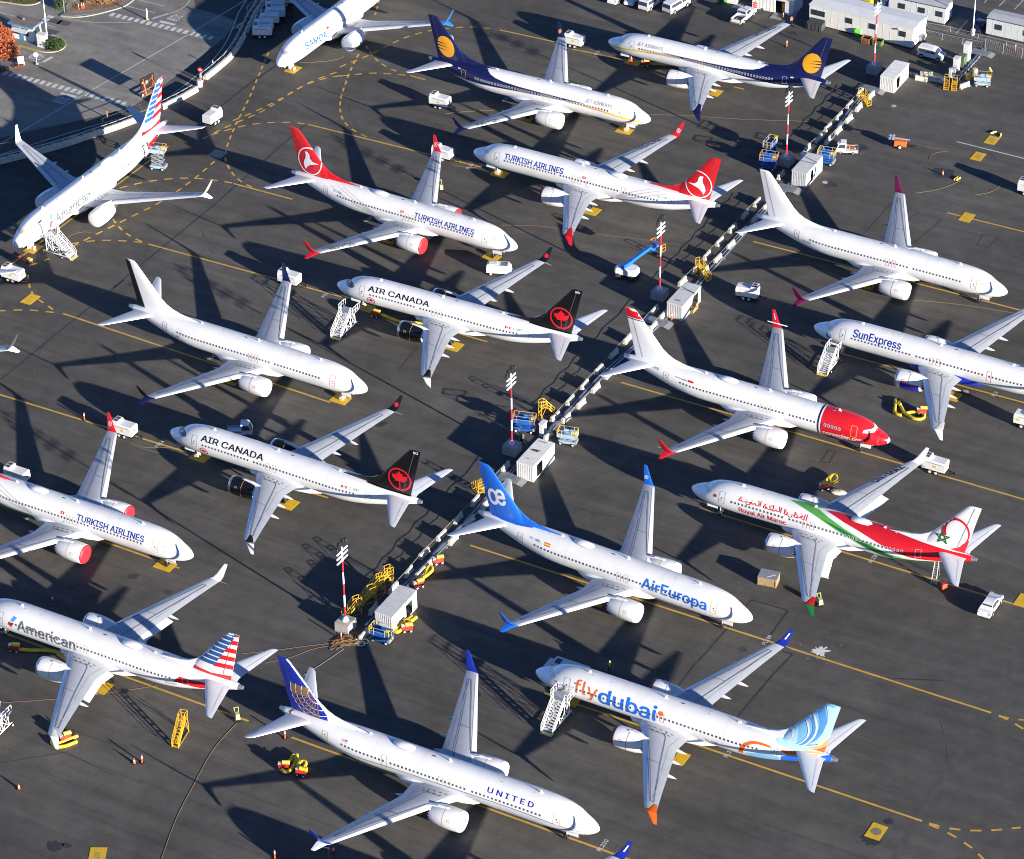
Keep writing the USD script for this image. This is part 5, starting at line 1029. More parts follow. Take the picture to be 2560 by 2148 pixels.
trunk("bundle of dark and silver cables running the length of the apron between concrete blocks", [np.array(x) for x in Z1((700,780),(600,905))+Z5((1350,270))+Q('C',(430,1380))+Q('E',(1785,420),(1612,572),(1543,645),(1372,832))+Z6((860,790))+Z7((1700,150),(1300,560),(870,1010),(560,1330))])
trunk("bundle of cables from the cabinets to the fence at the upper right", [np.array(x) for x in Z1((1735,445),(1610,590),(1490,720))], 6)
trunk("low cable duct between the furthest container and the yellow steps", [np.array(x) for x in Z1((1060,660),(1230,705),(1380,745))], 4)
for p, l in [(Z5((660,1070))[0],"steel plate over the cables beside the white fin"),(q('E',1935,262),"steel plate over the cables by the container with timber"),(q('E',1035,1215),"pale plate over the cables behind the bright blue fin"),(Z1((715,815))[0],"steel plate over the cables by the furthest container"),(Z1((1290,725))[0],"steel plate over the duct by the yellow steps"),(Z1((1705,485))[0],"steel plate at the fence end of the cables")]:
    t = thing("cover_plate", l, "plate", p, -29.3); MB().box((0,0,.20), (3.0,1.9,.04)).build("top", "steel_plate", t)
    for sx in (-1, 1): MB().loft([[(sx*1.5,y,.24),(sx*1.5,y,.20),(sx*2.3,y,.0),(sx*2.3,y,.02)] for y in (-.95,.95)]).build("ramp", "steel_plate", t)
for p, l in [(Z5((640,640))[0]+np.array([2.6,-1.2]),"grey cabinet standing beside the mast behind the white fin"),(Z6((740,870))[0],"white switch cabinet beside the rust stained container")]:
    t = thing("switch_cabinet", l, "cabinet", p, 60.7); MB().box((0,0,.1), (1.2,.55,1.9)).build("case", "container_white", t); MB().box((0,0,2.0), (1.3,.7,.12)).build("canopy", "trailer_roof", t); MB().box((0,-.285,.3), (1.0,.02,1.5)).build("door", "trailer_grey", t); MB().box((0,0,0), (1.3,.7,.1)).build("plinth", "concrete", t)

# -- boom lift
t = thing("boom_lift", "white and blue boom lift with a yellow basket, left of a light mast", "boom lift", at(1568,693), -25)
MB().box((0,0,.45), (2.6,1.5,.35)).build("chassis", "black", t)
for sx in (-1.05, 1.05):
    for sy in (-.95, .95): wheel(t, sx, sy, .48, .36, "rubber", "dark_grey")
MB().loft([[(x*1.0,y*1.0,z) for x, y in [(-1.7,-.7),(-1.4,-1.05),(1.2,-1.05),(1.7,-.6),(1.7,.6),(1.2,1.05),(-1.4,1.05),(-1.7,.7)]] for z in (.85,1.55)]+[[(x*.88,y*.85,1.8) for x, y in [(-1.7,-.7),(-1.4,-1.05),(1.2,-1.05),(1.7,-.6),(1.7,.6),(1.2,1.05),(-1.4,1.05),(-1.7,.7)]]]).build("turret", "cart_white", t)
u = np.array([math.cos(math.radians(62)), math.sin(math.radians(62))])
bp = lambda s, z: (u[0]*s, u[1]*s, z)
MB().bar(bp(-.9,1.6), bp(1.0,2.5), .5, .55).build("lower_boom", "blue_livery", t); MB().bar(bp(-.7,2.0), bp(4.3,3.4), .40, .46).build("upper_boom", "blue_livery", t); MB().bar(bp(4.2,3.3), bp(5.0,2.7), .34).bar(bp(5.0,2.7), bp(5.2,3.3), .2).build("jib", "blue_livery", t)
r = MB(); cx, cy = u[0]*5.6, u[1]*5.6; n_ = np.array([-u[1], u[0]])
co = [np.array([cx,cy])+u*a*.5+n_*b*1.15 for a, b in ((-1,-1),(1,-1),(1,1),(-1,1))]
for a, b in zip(co, co[1:]+co[:1]):
    for z in (2.7, 3.3, 3.85): r.bar((*a,z), (*b,z), .06)
    r.bar((*a,2.7), (*a,3.85), .06).bar((*((a+b)/2),2.7), (*((a+b)/2),3.85), .05)
r.build("basket", "rail_orange", t); MB().box((cx,cy,2.66), (1.0,2.2,.06), 62).build("basket_floor", "dark_grey", t); MB().box((cx-.2,cy-.3,3.3), (.6,1.0,.5), 62).build("control_panel", "blue_livery", t)

# -- heaters with yellow hoses
def hose(parent, pts, r=.22, n=40, name="hose"):
    c = spline(pts, n); rr = r*(1+.06*np.sin(np.arange(n)*2.2)); return MB().tube(c, rr, 10).build(name, "hose_yellow", parent, True)
def heater(label, loc, rot, hoses, mat="heater_red", box_at=(0,0), coil=False):
    t = thing("air_heater", label, "heater", loc, rot); x, y = box_at
    MB().box((x,y,.3), (1.3,.75,.6), top=(.9,.85)).build("body", mat, t); MB().revolve([(.001,0),(.28,0),(.28,.9),(.001,.9)], 'x', (x-.2,y,.95), 12).build("burner", "hose_yellow" if coil else "rail_yellow", t, 40); MB().box((x-.5,y,.6), (.35,.5,.35)).build("fuel_tank", "cart_white", t)
    for sx in (-.4, .4): wheel(t, x+sx, y-.42, .22, .12)
    MB().bar((x+.6,y-.3,.5), (x+1.1,y-.3,1.0), .05).bar((x+.6,y+.3,.5), (x+1.1,y+.3,1.0), .05).bar((x+1.1,y-.3,1.0), (x+1.1,y+.3,1.0), .05).build("handle", "black", t)
    a = math.radians(-rot); ca, sa = math.cos(a), math.sin(a)
    for h in hoses: hose(t, [(x*ca-y*sa, x*sa+y*ca, z) for x, y, z in h])
    return t
def loc_of(base, pts, z=.22): return [(p[0]-base[0], p[1]-base[1], zz if (zz := (p[2] if len(p) > 2 else z)) else z) for p in pts]
ZF = lambda *xy: [at(2200+X*.095238, 960+Y*.095238) for X, Y in xy]
b = ZF((1090,780))[0]; heater("red heater with two loops of yellow hose under the wing at the right", b, 0, [loc_of(b, ZF((405,450),(395,640),(430,820),(560,860))), loc_of(b, ZF((500,500),(545,620),(600,740),(640,800),(800,780),(1000,790),(1150,850),(1130,940),(950,960),(780,890),(650,800)), .25), loc_of(b, ZF((420,560),(480,585),(540,620)), .4)])
ZG = lambda *xy: [at(2020+X*.095238, 1160+Y*.095238) for X, Y in xy]
b = ZG((430,660))[0]; heater("red heater with a fat olive coil in shadow by the sash jet's engine", b, 10, [loc_of(b, ZG((420,560),(520,470),(600,400),(690,370),(750,450),(720,540),(620,560),(560,470),(620,400)), .5)], box_at=(0,0))
t = thing("folded_tarpaulin", "crumpled beige sheet beside the heater coil", "tarpaulin", ZG((790,760))[0], -20)
v = trimesh.creation.icosphere(3); w = np.array(v.vertices)*[1.1,.6,.28]; w *= (1+.5*(meshkit.fbm(w*3.0, 3, 5)-.5))[:, None]; w[:,2] = np.maximum(w[:,2]+.12, .01); obj("sheet", (w, np.array(v.faces)), "wrap_beige", t, 40)
ZH = lambda *xy: [at(X*.104762, 1720+Y*.104762) for X, Y in xy]
b = ZH((1570,1240))[0]; heater("red and white heater with yellow hoses under the silver wingtip", b, 25, [loc_of(b, ZH((1240,1300),(1300,1370),(1450,1350),(1650,1270),(1860,1190)), .3), loc_of(b, ZH((1240,1330),(1350,1430),(1500,1430),(1700,1370),(1840,1310)), .22)])
ZU = lambda *xy: [at(600+X*.219048, 1600+Y*.219048) for X, Y in xy]
b = ZU((505,1470))[0]; heater("heater with a bent olive hose, left of the pair beside the long jet's tail", b, 0, [loc_of(b, ZU((480,1500),(530,1530),(590,1490),(640,1400),(650,1330)), .3), loc_of(b, ZU((540,1440),(580,1400),(610,1340)), .35)])
b = ZU((705,1540))[0]; heater("red heater with coiled yellow hose, right of the pair beside the long jet's tail", b, -20, [loc_of(b, ZU((670,1500),(690,1445),(735,1440),(745,1490),(700,1520),(670,1480),(710,1450)), .7)], coil=True)
b = Z7((1165,1395))[0]; heater("red heater with folded yellow hoses at the nearest container's side", b, 10, [loc_of(b, Z7((1300,1220),(1190,1310),(1090,1400),(1000,1440),(1010,1390),(1120,1300),(1240,1205)), .3), loc_of(b, Z7((1120,1330),(1180,1310),(1220,1340),(1170,1370)), .8)])
b = Z7((1330,750))[0]; heater("red heater with a tall loop of yellow hose behind the nearest container", b, 30, [loc_of(b, Z7((1330,690),(1400,660),(1480,600),(1530,520),(1500,490),(1450,540),(1430,620),(1380,680)), .5)], coil=True)
b = Z7((1620,400))[0]; heater("red heater with a yellow top among the concrete blocks", b, 20, [], coil=True)
ZK = lambda *xy: [at(800+X*.180952, 620+Y*.180952) for X, Y in xy]
b = ZK((770,945))[0]; heater("red heater in shadow under a black tailed jet, feeding a long yellow duct", b, -30, [[(0,.2,.4)]+loc_of(b, ZK((850,950),(1000,1010),(1150,1055),(1300,1060),(1430,1065)), .35)])
b = q('G',90,485); heater("red heater in shadow under the silver jet, feeding a long yellow duct", b, -10, [loc_of(b, Q('G',(110,490),(200,497),(300,498),(400,520)), .35)])
b = q('B',1865,402); heater("red heater in shadow under the furthest jet, feeding a yellow duct", b, -10, [loc_of(b, Q('B',(1880,398),(1960,402),(2040,405),(2120,418)), .3)])
t = thing("tow_bar_cart", "orange and yellow tow gear lying before the striped jet's nose", "tow gear", q('A',165,1592), -40)
MB().bar((-1.6,0,.3), (1.2,0,.25), .12).bar((-1.6,-.5,.3), (-1.0,0,.3), .1).bar((-1.6,.5,.3), (-1.0,0,.3), .1).build("bar", "frame_orange", t); MB().box((.6,0,.35), (.7,.5,.25)).build("pump_box", "rail_yellow", t); wheel(t, .5, -.4, .28, .12, "rubber", "frame_orange"); wheel(t, .5, .4, .28, .12, "rubber", "frame_orange")
for p, l, m in [(q('B',618,1165),"lime hand cart under the far red wing","lime"),(q('G',1452,912),"pale yellow hand cart at the end of the silver jet's yellow line","lime"),(q('I',855,212),"pale yellow hand cart at the green wingtip","lime"),(Z6((410,940))[0],"dull green hand cart in shadow beside the concrete block","hydrant_dark")]:
    t = thing("hand_cart", l, "cart", p, -75); MB().box((0,0,.35), (.7,.55,.75), top=(.85,.8)).build("tank", m, t); MB().bar((-.3,-.25,.3), (-.65,-.25,1.5), .05).bar((-.3,.25,.3), (-.65,.25,1.5), .05).bar((-.65,-.25,1.5), (-.65,.25,1.5), .05).build("handle", m, t); MB().box((.3,0,.08), (.4,.5,.3)).build("base", "black", t)
    for sy in (-.34, .34): wheel(t, .1, sy, .22, .1)
# ---------------------------------------------------------------- vehicles (x forward, origin under the middle)
def vehicle(name, label, cat, loc, rot, prof, belt, W, top, win, front, back, wheels, paint_="car_white", r=.34, group=None):
    """prof: side outline (x, z); belt: height above which the sides lean in to the roof width top; win: side windows (x, z); front, back: (x, z) pairs of the screens' lower and upper edges."""
    t = thing(name, label, cat, loc, rot, group); zt = max(z for _, z in prof)
    wf = lambda x, z: (W/2 if z <= belt else W/2+(top/2-W/2)*(z-belt)/(zt-belt))*(1-.10*max(0, abs(x)-wheels[2]*.78)/(wheels[2]*.22))
    body = MB().prism(prof, wf).build("body", paint_, t, 25)
    for w in win:
        for sy in (-1, 1): MB().add([(x, sy*(wf(x, z)+.012), z) for x, z in w], [list(range(len(w)))] if len(w) == 4 else [[0, i, i+1] for i in range(1, len(w)-1)]).build("side_window", "glass_dark", t)
    for nm, s in (("windscreen", front), ("rear_window", back)):
        if not s: continue
        (x0, z0), (x1, z1) = s; d = np.array([z1-z0, -(x1-x0)])*(1 if nm == "windscreen" else -1); d = d/np.linalg.norm(d)*.014
        f = lambda a: (x0+(x1-x0)*a, z0+(z1-z0)*a); (ax, az), (bx, bz) = f(.08), f(.92)
        MB().add([(ax+d[0],-wf(ax,az)*.9,az+d[1]),(ax+d[0],wf(ax,az)*.9,az+d[1]),(bx+d[0],wf(bx,bz)*.88,bz+d[1]),(bx+d[0],-wf(bx,bz)*.88,bz+d[1])], [[0,1,2,3]]).build(nm, "glass_dark", t)
    for x in wheels[:2]:
        for sy in (-1, 1):
            wheel(t, x, sy*(W/2-.10), r, .22, "rubber", "galvanised"); MB().revolve([(r*1.18,-.01),(r*1.18,.01),(.001,.011)], 'y', (x, sy*(W/2+.002), r), 14).build("wheel_arch", "trim_dark", body)
    xf, xb = max(x for x, _ in prof), min(x for x, _ in prof)
    for sy in (-1, 1):
        MB().box((xf-.16, sy*(W/2-.24), .64), (.22,.32,.16)).build("headlight", "lens", t); MB().box((xb+.10, sy*(W/2-.16), .74), (.16,.2,.30 if cat == "van" else .13)).build("tail_light", "tail_lamp", t)
        MB().box((wheels[0]-.55 if cat != "van" else wheels[0]-.1, sy*(W/2+.08), .95), (.12,.16,.12)).build("mirror", paint_, t)
    MB().box((xf-.05,0,.36), (.16,W*.8,.2)).build("grille", "trim_dark", t); MB().box((xb+.03,0,.34), (.12,W*.85,.2)).build("bumper", "trim_dark" if cat == "van" else paint_, t); MB().box((xb-.008,0,.62), (.012,.4,.12)).build("number_plate", "sign_white", t)
    return t
SEDAN = [(-2.30,.34),(-2.36,.55),(-2.35,.74),(-2.24,.90),(-2.0,.98),(-1.7,1.01),(-1.35,1.22),(-1.0,1.39),(-.6,1.47),(-.1,1.49),(.3,1.45),(.65,1.34),(1.2,1.01),(1.6,.94),(2.0,.85),(2.25,.73),(2.36,.58),(2.34,.34)]
VAN = [(-2.2,.34),(-2.22,.9),(-2.1,1.72),(-1.95,1.86),(.2,1.88),(.75,1.74),(1.35,1.16),(2.0,.98),(2.2,.75),(2.22,.34)]
BIGVAN = [(-2.75,.38),(-2.78,1.0),(-2.68,1.95),(-2.5,2.08),(.9,2.08),(1.3,1.95),(1.9,1.25),(2.6,1.1),(2.75,.85),(2.78,.38)]
def sedan(label, loc, rot, p="car_white"): return vehicle("car", label, "car", loc, rot, SEDAN, .80, 1.84, 1.20, [[(-1.35,1.0),(-.85,1.34),(-.1,1.37),(-.1,1.0)],[(-.02,1.0),(-.02,1.37),(.35,1.33),(.95,1.0)]], ((1.2,.98),(.6,1.34)), ((-1.7,.98),(-1.05,1.38)), (1.42,-1.35,2.38), p)
def van(label, loc, rot): return vehicle("van", label, "van", loc, rot, VAN, 1.05, 1.84, 1.5, [[(-1.95,1.12),(-1.9,1.6),(-1.0,1.62),(-1.0,1.12)],[(-.92,1.12),(-.92,1.62),(-.02,1.62),(-.02,1.12)],[(.06,1.12),(.06,1.62),(.5,1.58),(1.05,1.14)]], ((1.35,1.16),(.75,1.74)), ((-2.2,1.1),(-2.1,1.72)), (1.42,-1.4,2.22))
def big_van(label, loc, rot): return vehicle("van", label, "van", loc, rot, BIGVAN, 1.2, 2.0, 1.7, [[(-2.4,1.3),(-2.35,1.85),(-1.4,1.87),(-1.4,1.3)],[(-1.3,1.3),(-1.3,1.87),(.2,1.87),(.2,1.3)],[(.35,1.3),(.35,1.87),(.95,1.8),(1.5,1.32)]], ((1.9,1.25),(1.3,1.95)), ((-2.77,1.15),(-2.68,1.95)), (1.75,-1.7,2.78), r=.38)
sedan("white saloon car parked on the yellow line beyond the red tailed sash jet", q('I',1893,228), 61)
van("white window van parked beyond the end of the cream trailer", Z1((1262,520))[0], -29)
big_van("white van seen from behind, left of two at the top edge", Z2((355,62))[0], 57); big_van("white minivan seen from behind, right of two at the top edge", Z2((610,92))[0], 50)
sedan("white car at the top edge left of the two vans", Z2((20,0))[0], 60); sedan("white car hidden by the top edge behind the left van", Z2((180,12))[0], 65)
sedan("dark blue car beside the blue topped lamp post at the upper right", Z1((1690,262))[0], 61, "car_blue")
# pickup
t = thing("pickup_truck", "white pickup truck with an empty bed near the top edge", "pickup", Z2((1290,190))[0], 58)
PK = [(-2.75,.5),(-2.78,1.02),(-.72,1.04),(-.70,1.75),(-.55,1.82),(.55,1.80),(1.15,1.2),(2.5,1.1),(2.72,.9),(2.75,.45)]
MB().prism([(-.75,.45),(-.72,1.75),(-.55,1.82),(.55,1.80),(1.15,1.2),(2.5,1.1),(2.72,.9),(2.75,.45)], lambda x, z: .98 if z < 1.25 else .98-.30*(z-1.25)).build("cab", "car_white", t, 25)
for sy in (-.94, .94): MB().box((-1.75, sy, .55), (2.05,.1,.55)).build("bed_side", "car_white", t)
MB().box((-2.74,0,.55), (.08,1.9,.5)).build("tailgate", "car_white", t); MB().box((-1.75,0,.5), (2.0,1.8,.08)).build("bed_floor", "black", t); MB().box((-2.85,0,.4), (.18,1.9,.18)).build("bumper", "galvanised", t)
MB().add([(-.775,-.72,1.3),(-.775,.72,1.3),(-.745,.66,1.72),(-.745,-.66,1.72)], [[0,1,2,3]]).build("rear_window", "glass_dark", t); MB().add([(1.17,-.8,1.24),(1.17,.8,1.24),(.62,.72,1.77),(.62,-.72,1.77)], [[0,1,2,3]]).build("windscreen", "glass_dark", t)
for sy in (-1, 1):
    MB().add([(-.6,sy*.975,1.28),(.9,sy*.975,1.28),(.45,sy*.85,1.74),(-.55,sy*.84,1.74)], [[0,1,2,3]]).build("side_window", "glass_dark", t); MB().box((-2.76,sy*.88,.75), (.06,.16,.3)).build("tail_light", "tail_lamp", t)
    for x in (-1.75, 1.75): wheel(t, x, sy*.88, .40, .26, "rubber", "galvanised")
# small utility trucks
def cart(label, loc, rot, load=True):
    t = thing("utility_truck", label, "truck", loc, rot)
    MB().prism([(.15,.35),(.15,1.85),(1.0,1.88),(1.25,1.75),(1.62,.95),(1.65,.35)], lambda x, z: .74 if z < 1.1 else .74-.10*(z-1.1)).build("cab", "car_white", t, 25)
    MB().box((-.75,0,.35), (1.9,1.48,.3)).build("bed", "car_white", t)
    for sy in (-.72, .72): MB().box((-.75,sy,.65), (1.9,.04,.3)).build("bed_side", "galvanised", t)
    MB().box((-1.68,0,.65), (.04,1.44,.3)).build("tailgate", "galvanised", t)
    for sy in (-1, 1): MB().add([(.25,sy*.752,1.02),(1.45,sy*.752,1.02),(1.15,sy*.68,1.68),(.3,sy*.68,1.7)], [[0,1,2,3]]).build("side_window", "glass_dark", t)
    MB().add([(1.625,-.65,1.0),(1.625,.65,1.0),(1.29,.58,1.7),(1.29,-.58,1.7)], [[0,1,2,3]]).build("windscreen", "glass_dark", t)
    for x in (-.95, 1.0):
        for sy in (-1, 1): wheel(t, x, sy*.66, .27, .18, "rubber", "galvanised")
    if load:
        for k in range(6): MB().box((-1.4+.24*k, .35*math.sin(k*2.3), .66), (.22,.5,.25+.1*(k % 2)), 20*k, (.6,.6)).build("load", ["cone_orange","rail_yellow","heater_red"][k % 3], t)
    return t
cart("white utility truck carrying orange gear, right of the cable run", Z5((1590,500))[0], 172); cart("white open backed truck parked behind a black tailed jet's crown", at(560+300*.13617, 1020+480*.13617), 2, False)
t = thing("service_van", "boxy white service vehicle behind the red capped jet's nose", "service vehicle", q('B',975,1672), -8)
MB().box((-.2,0,.5), (3.3,1.5,1.2), top=(.96,.92)).build("body", "cart_white", t); MB().box((1.3,0,.45), (.9,1.45,1.0), top=(.7,.85)).build("cab", "cart_white", t); MB().box((.7,0,1.705), (.9,1.0,.02)).build("roof_window", "glass_dark", t); MB().box((-.9,0,1.70), (1.2,.8,.1)).build("roof_vent", "off_white", t); MB().box((0,0,.32), (3.6,1.35,.2)).build("chassis", "black", t)
for x in (-1.2, 1.2):
    for sy in (-.66, .66): wheel(t, x, sy, .3, .2, "rubber", "cart_white")
t = thing("light_tower", "orange towable light tower trailer alone on the upper right apron", "light tower", at(2060+800*.238095, 320+205*.238095), -12)
MB().box((0,0,.45), (1.9,1.2,.85), top=(.92,.85)).build("cabinet", "frame_orange", t); MB().bar((.9,-.3,.45), (2.3,0,.45), .1).bar((.9,.3,.45), (2.3,0,.45), .1).box((2.2,0,.05), (.12,.12,.6)).build("drawbar", "black", t); MB().bar((1.4,0,1.45), (-1.6,0,1.65), .16).build("folded_mast", "galvanised", t); MB().box((0,0,.35), (2.0,1.0,.12)).build("chassis", "black", t)
for k, (x, y) in enumerate(((-1.7,-.5),(-1.7,.4),(-1.2,-.55),(-1.2,.5))): MB().revolve([(.001,0),(.26,.02),(.3,.16),(.001,.3)], 'z', (x, y, 1.6), 12).build("floodlight", "galvanised", t, 40)
for sy in (-.62, .62): wheel(t, 0, sy, .36, .2)

# ---------------------------------------------------------------- wheel pads, chocks, cones
pad = None
for p, l, w in [(q('D',185,118),"bare yellow pad on the dashed line at left",2.4),(at(2060+1500*.238095, 320+940*.238095),"bare yellow pad on the lead-in line at the upper right",2.4),(at(2060+1762*.238095, 320+130*.238095),"stencilled yellow pad with two yellow chocks above it",2.4),(at(2060+1617*.238095, 320+300*.238095),"stencilled yellow pad below the pale line at the upper right",2.4),(q('I',1197,1590),"worn yellow pad with dark edges at the lower right",2.5),(q('G',595,1735),"yellow pad cut by the bottom edge",2.6),(q('I',2110,185),"yellow pad cut by the right edge beyond the white car",3.2)]:
    t = thing("ground_pad", l, "pad", p, 60.7 if 'bottom' not in l else 88); MB().box((0,0,0), (2.6,w*.72,.03)).build("plate", "pad_yellow", t)
    if 'stencilled' in l or 'bottom' in l:
        for k in range(3): sheet("stencil_mark", affinity.translate(affinity.rotate(unary_union([sbox(-.35,-.09,.35,-.02), sbox(-.35,.04,.1,.1), sbox(.2,.02,.35,.12)]), 90, origin=(0,0)), (k-1)*.38, 0), "pad_grey", .034, t)
    if 'worn' in l: sheet("scuff", Point(0,0).buffer(.62, 7), "pad_grey", .034, t); sheet("tar_edge", sbox(-1.75,-1.1,-1.3,1.1).buffer(.1), "oil", .006, t)
for pose, txt in [((-71.927,390.602,-2.091),"striped jet by the barriers"),((-36.718,445.983,-2.1),"jet at the top edge"),((22.019,426.133,-.485),"navy tailed jet facing right"),((16.369,452.922,2.635),"furthest navy tailed jet"),((1.126,388.32,-.534),"red capped jet in the middle"),((-5.299,417.029,2.622),"maroon lipped red finned jet"),((-19.388,351.447,-.521),"dark ruddered white jet"),((-24.54,378.936,2.65),"black tailed jet with stairs"),((-45.164,342.205,2.615),"black tailed jet at left"),((-40.004,314.243,-.506),"red capped jet at left"),((2.499,290.573,2.627),"orange and blue lettered jet")]:
    t = thing("ground_pad", f"yellow pad under the nose wheels of the {txt}", "pad", beside(pose, 4.4, .15), math.degrees(pose[2])+90); MB().box((0,0,0), (1.9,2.5,.028)).build("plate", "pad_yellow", t)
for pose, txt, m9 in [((22.019,426.133,-.485),"navy tailed jet facing right",0),((16.369,452.922,2.635),"furthest navy tailed jet",0),((1.126,388.32,-.534),"red capped jet in the middle",0),((-5.299,417.029,2.622),"maroon lipped red finned jet",1),((-19.388,351.447,-.521),"dark ruddered white jet",0),((-24.54,378.936,2.65),"black tailed jet with stairs",0),((-45.164,342.205,2.615),"black tailed jet at left",0),((-65.829,304.69,2.633),"silver grey jet",0),((2.499,290.573,2.627),"orange and blue lettered jet",0),((28.887,300.075,-.552),"bright blue finned jet",0),((42.044,366.129,2.625),"jet at the right edge",1),((70.015,374.322,-.517),"purple tipped white jet",0),((9.189,262.18,-.499),"long foremost jet",1)]:
    for sd in (-1, 1):
        t = thing("ground_pad", f"yellow pad under the {'left' if sd < 0 else 'right'} main wheels of the {txt}", "pad", beside(pose, 20.2+(P1 if m9 else 0), sd*3.1), math.degrees(pose[2])+90); MB().box((0,0,0), (2.2,2.7,.028)).build("plate", "pad_yellow", t)
for p, l, r in [(at(2060+1780*.238095, 320+52*.238095),"yellow chock lying askew above a stencilled pad",25),(at(2060+1853*.238095, 320+80*.238095),"yellow chock standing end on above a stencilled pad",75),(at(2060+1385*.238095, 320+535*.238095),"left of two parallel yellow chocks near the oil stained cone",50),(at(2060+1410*.238095, 320+540*.238095),"right of two parallel yellow chocks near the oil stained cone",50)]:
    t = thing("wheel_chock", l, "chock", p, r); MB().loft([[(x,-.12,0),(x,.12,0),(x,0,.22)] for x in (-.55,.55)]).build("wedge", "rail_yellow", t); MB().tube([(-.5,0,.2),(-.5,.25,.05),(.5,.25,.05),(.5,0,.2)], .02, 5).build("cord", "black", t)
def cone(label, loc, tall=False):
    t = thing("traffic_cone", label, "cone", loc, rng.random()*90)
    MB().box((0,0,0), (.5,.5,.06)).build("base", "black", t)
    if tall: MB().revolve([(.12,.06),(.10,.1),(.085,1.15),(.05,1.2),(.001,1.21)], 'z', (0,0,0), 12).build("tube", "cone_orange", t, 50); bands = [(.092,.72,.86),(.09,.94,1.06)]
    else: MB().revolve([(.19,.06),(.035,.78),(.001,.80)], 'z', (0,0,0), 12).build("cone_body", "cone_orange", t, 50); bands = [(.135,.36,.52)]
    for r, a, b in bands: MB().revolve([(r,a),(r-(.03 if not tall else .0),b)], 'z', (0,0,0), 12).build("white_band", "sign_white", t, 50)
for p, l, k in [(q('G',116,1330),"orange cone alone near the left edge",0),(q('G',820,1174),"orange cone, shorter of two side by side",0),(q('G',868,1170),"orange tube marker beside a cone at lower left",1),(q('G',322,180),"orange cone in shadow above the silver jet",0),(q('G',1740,1020),"orange cone under the long jet's tailplane",1),(q('G',1678,1752),"orange tube marker at the bottom edge",1),(Z7((197,1525))[0],"orange tube marker below the nearest mast's block",1),(q('C',630,114),"orange tube marker near the shed door",1),(q('C',651,287),"orange tube marker between the furthest jet and the trailer",1),(Z1((2020,458))[0],"orange cone by the fence gate",1),(q('D',516,856),"orange tube marker on the long yellow line at left",1),(q('C',1604,1068),"orange cone on a dark oil stain",0),(at(1640+255*.15238,700+660*.15238),"orange marker at a container's door end",1),(Z4((712,1140))[0],"orange cone beside the grey barrel at the barriers",1),(Z4((842,920))[0],"red and white marker behind the barriers",1),(Z3((985,128))[0],"left orange cone at the fence by the road",1),(Z3((1025,118))[0],"middle orange cone at the fence by the road",1),(Z3((1050,112))[0],"right orange cone at the fence by the road",1),(q('G',2035,1712),"orange cone in shadow at the long jet's left wingtip",0)]: cone(l, p, bool(k))
t = thing("sawhorse", "dark folding trestle in shadow at the bottom edge", "trestle", q('G',1985,1725), -20)
for x in (-.45, .45):
    for sy in (-1, 1): MB().bar((x,0,.95), (x*1.3,sy*.4,0), .06).build("leg", "hydrant_dark" if x < 0 else "cone_orange", t)
MB().bar((-.6,0,.95), (.6,0,.95), .1).build("beam", "container_white", t)
# cables lying about
for t0, xy, m, l in [('G',[(-60,808),(350,780),(650,745),(960,700)],"cable_orange","thin pale cable lying under the silver jet"),('G',[(1450,925),(1310,1080),(1190,1290),(1090,1480),(985,1758),(970,1800)],"cable_yellow","yellow cable running down to the bottom edge"),('G',[(1480,505),(1750,475),(1900,455),(2050,430),(2110,405)],"cable_orange","upper orange cable behind the silver jet's tail"),('G',[(1620,560),(1780,525),(1900,480),(2100,448)],"cable_orange","lower orange cable behind the silver jet's tail"),('G',[(1850,640),(1960,570),(2100,475)],"rope","grey cable behind the royal blue fin"),('B',[(640,695),(800,680),(950,672)],"cable_yellow","yellow cable from a generator to the navy tailed jet"),('B',[(640,985),(700,1010),(790,1022),(865,1018)],"cable_yellow","yellow cable from a generator to the maroon lipped jet"),('D',[(790,990),(870,1020),(980,1022),(1100,1030)],"cable_yellow","upper yellow cable to the black tailed jet at left"),('D',[(790,992),(900,1040),(1100,1080),(1240,1150),(1300,1230),(1340,1290)],"cable_yellow","lower yellow cable to the black tailed jet's engine"),('B',[(1440,300),(1540,345),(1690,355)],"cable_yellow","yellow cable to the furthest jet"),('C',[(1450,880),(1560,905),(1640,920),(1560,935),(1520,975)],"cable_orange","orange cable trailing from the light tower"),('C',[(1440,1178),(1540,1165),(1710,1105)],"cable_yellow","yellow cable below the two chocks"),('C',[(1800,1190),(1890,1175),(1960,1130),(1990,1105)],"cable_yellow","curved yellow cable at the upper right"),('A',[(390,1470),(430,1440),(500,1418),(560,1420)],"cable_orange","orange cable at the foot of the striped jet's stairs"),('B',[(975,1375),(1200,1380),(1500,1420),(1900,1470),(2100,1500)],"cable_orange","thin cable crossing between the maroon lipped jet and the boom lift"),('C',[(-350,705),(0,705),(400,730),(750,742),(900,755)],"cable_orange","thin cable crossing below the furthest jet"),('A',[(1830,384),(1950,378),(2050,365),(2100,345)],"cable_yellow","yellow cable by the nose wheel of the jet at the top edge"),('F',[(1400,122),(1700,150),(2050,205)],"cable_yellow","yellow cable below the purple tipped jet")]:
    t = thing("cable", l, "cable"); c = spline(Q(t0, *xy), 50); MB().tube(np.c_[c, np.full(50, .02)], .022, 5).build("sheath", m, t, True)
t = thing("cable_tangle", "tangle of tan cables and hoses on the ground below the nearest mast", "cables", (0,0,0), kind="stuff")
a, b = Z7((40,1600))[0], Z7((420,1500))[0]
for k in range(34):
    f = rng.random()**.6; c = a+(b-a)*f+rng.normal(size=2)*[.45,.45]; pts = [(*(c+rng.normal(size=2)*.55*(.4+f)), .04+.25*rng.random()*f) for _ in range(5)]
    MB().tube(spline(pts, 24), .028, 5).build("strand", "twig_tan" if k % 4 else "cable_orange", t)
